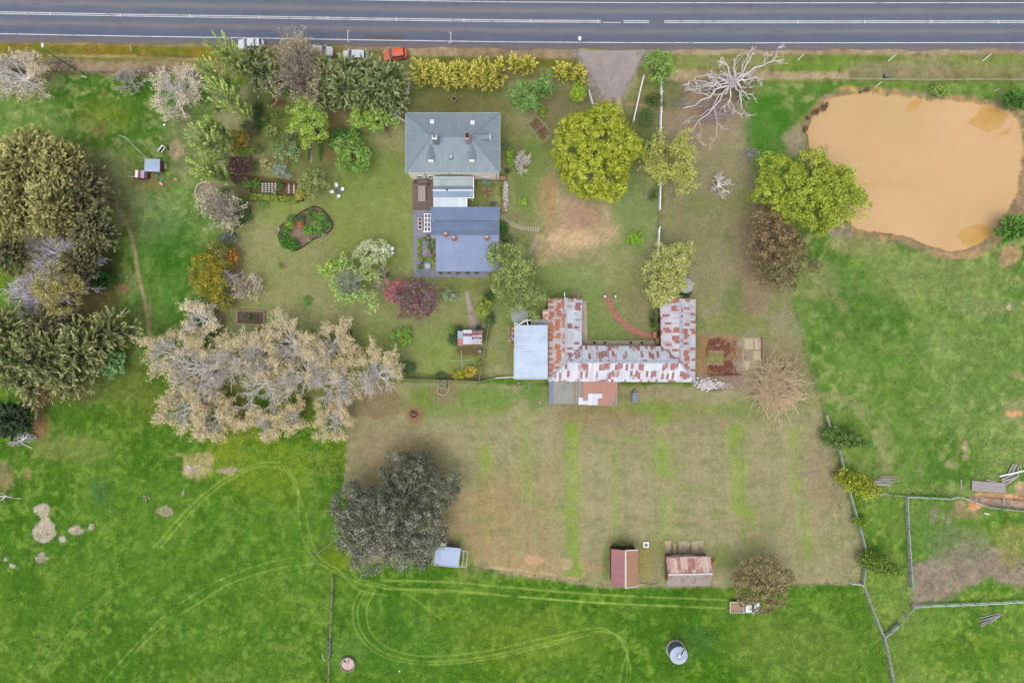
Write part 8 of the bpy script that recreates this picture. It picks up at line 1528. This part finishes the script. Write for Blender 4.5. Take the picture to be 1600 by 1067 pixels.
x, y = P(812,494,1.8); e = empty('round_tank', (x,y,0), 'round pale corrugated tank under the fluffy tree beside the machinery shed', 'tank'); MB().cyl(x,y,-.1,1.8,1.45,1.45,36).build('wall', galv, e); MB().cyl(x,y,1.8,2.0,1.5,.2,36).build('lid', mottled('tank_top2', C(176,186,180), C(156,166,160), 1.5), e)
x, y = P(1072,446,1.8); e = empty('round_tank', (x,y,0), 'pale round tank peeping out from under the willow above the east stable wing', 'tank'); MB().cyl(x,y,-.1,1.4,1.25,1.25,32).build('wall', galv, e); MB().cyl(x,y,1.4,1.55,1.3,.2,32).build('lid', mottled('tank_top3', C(190,200,206), C(170,180,188), 1.5), e)
# small gate beside the white fences
e = empty('yard_gate', (*P(1029.5,343,.8),0), 'low dark iron gate closing the gap in the long white fence', 'gate'); b = MB(); dk = mottled('gate_iron', C(92,84,84), C(74,68,70), 3)
for z in (.3,.7,1.1): b.beam(P3(1029.3,329,z),P3(1028.3,357,z),.05,.05)
b.build('bars', dk, e)
for py in (328.6,357.4): MB().box(*[v for v in (P(1029,py)[0]-.12,P(0,py)[1]-.12,-.1)],*[v for v in (P(1029,py)[0]+.12,P(0,py)[1]+.12,1.35)]).build('gate_post', whitew, e)
for px,py,lab in ((1034,143,'upper'),(1033,175,'middle'),(1033,199,'lower')): x, y = P(px,py,1.0); MB().beam((x-.15,y,1.0),(x+.3,y,1.0),.07,.07).box(x+.25,y-.06,.9,x+.37,y+.06,1.06).build('fence_bracket', whitew, None, lab+' little white bracket on the long white fence', 'bracket', 'white brackets on the long white fence')
# junk scraps by the stained barn
x, y = P(1112,879,1.0); b = MB(); rg = random.Random(17)
for i in range(16): X, Y = P(1110+rg.uniform(0,5), 880+rg.uniform(-4,4), .8); b.beam((X,Y,rg.uniform(.3,1.2)),(X+rg.uniform(-.3,.5),Y+rg.uniform(-.3,.3),rg.uniform(.3,1.2)),.12,.05)
b.build('torn_sheet', mottled('torn_orange', C(226,150,116), C(240,176,140), 4), None, 'torn orange sheet hanging at the east end of the stained barn', 'sheet')
tree('clump',1044,868,(7,4),1.2,((60,60,34),(84,80,48),(100,96,60)),'dark dry weeds at the north west corner of the stained barn','plant',None,'garden_plant',rc=.2,leaf=.09); tree('clump',960,852,(5,4),1.0,((50,66,34),(72,88,48),(96,108,64)),'dark weeds at the north west corner of the red shed','plant',None,'garden_plant',rc=.2,leaf=.09); tree('clump',986,854,(6,4),1.0,((50,66,34),(72,88,48),(96,108,64)),'dark weeds at the north east corner of the red shed','plant',None,'garden_plant',rc=.2,leaf=.09)
pile('loose_pole','thin curved pale pole between the red shed and the stained barn','pole',[(999,911,1010,912,.07,.1),(1010,912,1020,913,.07,.1),(1020,913,1030,910.5,.07,.1)],tw_)
# ------------------------------------------------------------ grass tufts: taller growth nobody could count
rng = np.random.default_rng(77)
def tufts(n, x0, y0, x1, y1, keep, cols, hmax, name, seed):
    rng = np.random.default_rng(seed); px = rng.uniform(x0,x1,n); py = rng.uniform(y0,y1,n); k = keep(px,py); px, py = px[k], py[k]; N = len(px); X = (px-800)/S; Y = (533.5-py)/S; m = 7; idx = np.repeat(np.arange(N), m); M = len(idx); a = rng.uniform(0,6.28,M); sz = rng.uniform(.5,1.2,N)[idx]
    d = np.stack([np.cos(a)*.9, np.sin(a)*.9, rng.uniform(.5,1.2,M)],1); p = np.stack([X[idx], Y[idx], np.zeros(M)],1)+d*(.09*sz)[:,None]+rng.normal(0,.05,(M,3))*np.array([1,1,0]); L = hmax*sz*rng.uniform(.5,1,M)
    nn = unit(np.stack([-np.cos(a)*.7, -np.sin(a)*.7, np.ones(M)],1)); o = npmesh(name, leafquads(p, nn, d, L, L*.22), 4, leafmat(*cols), None, np.clip(rng.normal(.5,.25,N),0,1)[idx]); tag(o, kind='stuff'); return o
vn = lambda px, py, sc, sd: vnoise(px/sc, py/sc, sd)
def inpad(px, py):
    A_ = (py > 905) & (py < 1090); B_2 = (px < 520) & (py > 640); Cc_ = (px > 1300) & (py > 420); D_ = (px < 330) & (py > 130) & (py < 560) & (px > 180)
    ok = (A_ | B_2 | Cc_ | D_); n = vn(px,py,24,91)*.6+vn(px,py,9,92)*.4; return ok & (n > .50)
o = tufts(52000, -40, 120, 1640, 1090, inpad, ((58,104,28),(86,132,44),(122,152,66)), .14, 'grass', 5); tag(o, 'short tussocky green grass standing in the paddocks', 'grass')
def edgek(px, py): n = vn(px,py,14,93); return (((py > 592) & (py < 640) & (px > 960) & (px < 1100)) | ((px > 1340) & (px < 1410) & (py > 780)) | ((py > 80) & (py < 126) & (px > 1050)) | ((py > 84) & (py < 118) & (px < 330))) & (n > .45)
o = tufts(16000, -20, 80, 1640, 1080, edgek, ((96,104,48),(132,134,76),(168,160,108)), .15, 'dry_grass', 6); tag(o, 'dry straw coloured grass along the verge and yard edges', 'grass')
yk = lambda px, py: (vn(px,py,18,95)*.6+vn(px,py,6,96)*.4 > .52) & (py > 640+.10*np.abs(px-450))
o = tufts(3200, 330, 640, 545, 760, yk, ((96,130,36),(134,152,46),(176,174,70)), .12, 'yellow_grass', 7); tag(o, 'yellow flowering grass growing below the grey elms', 'grass')
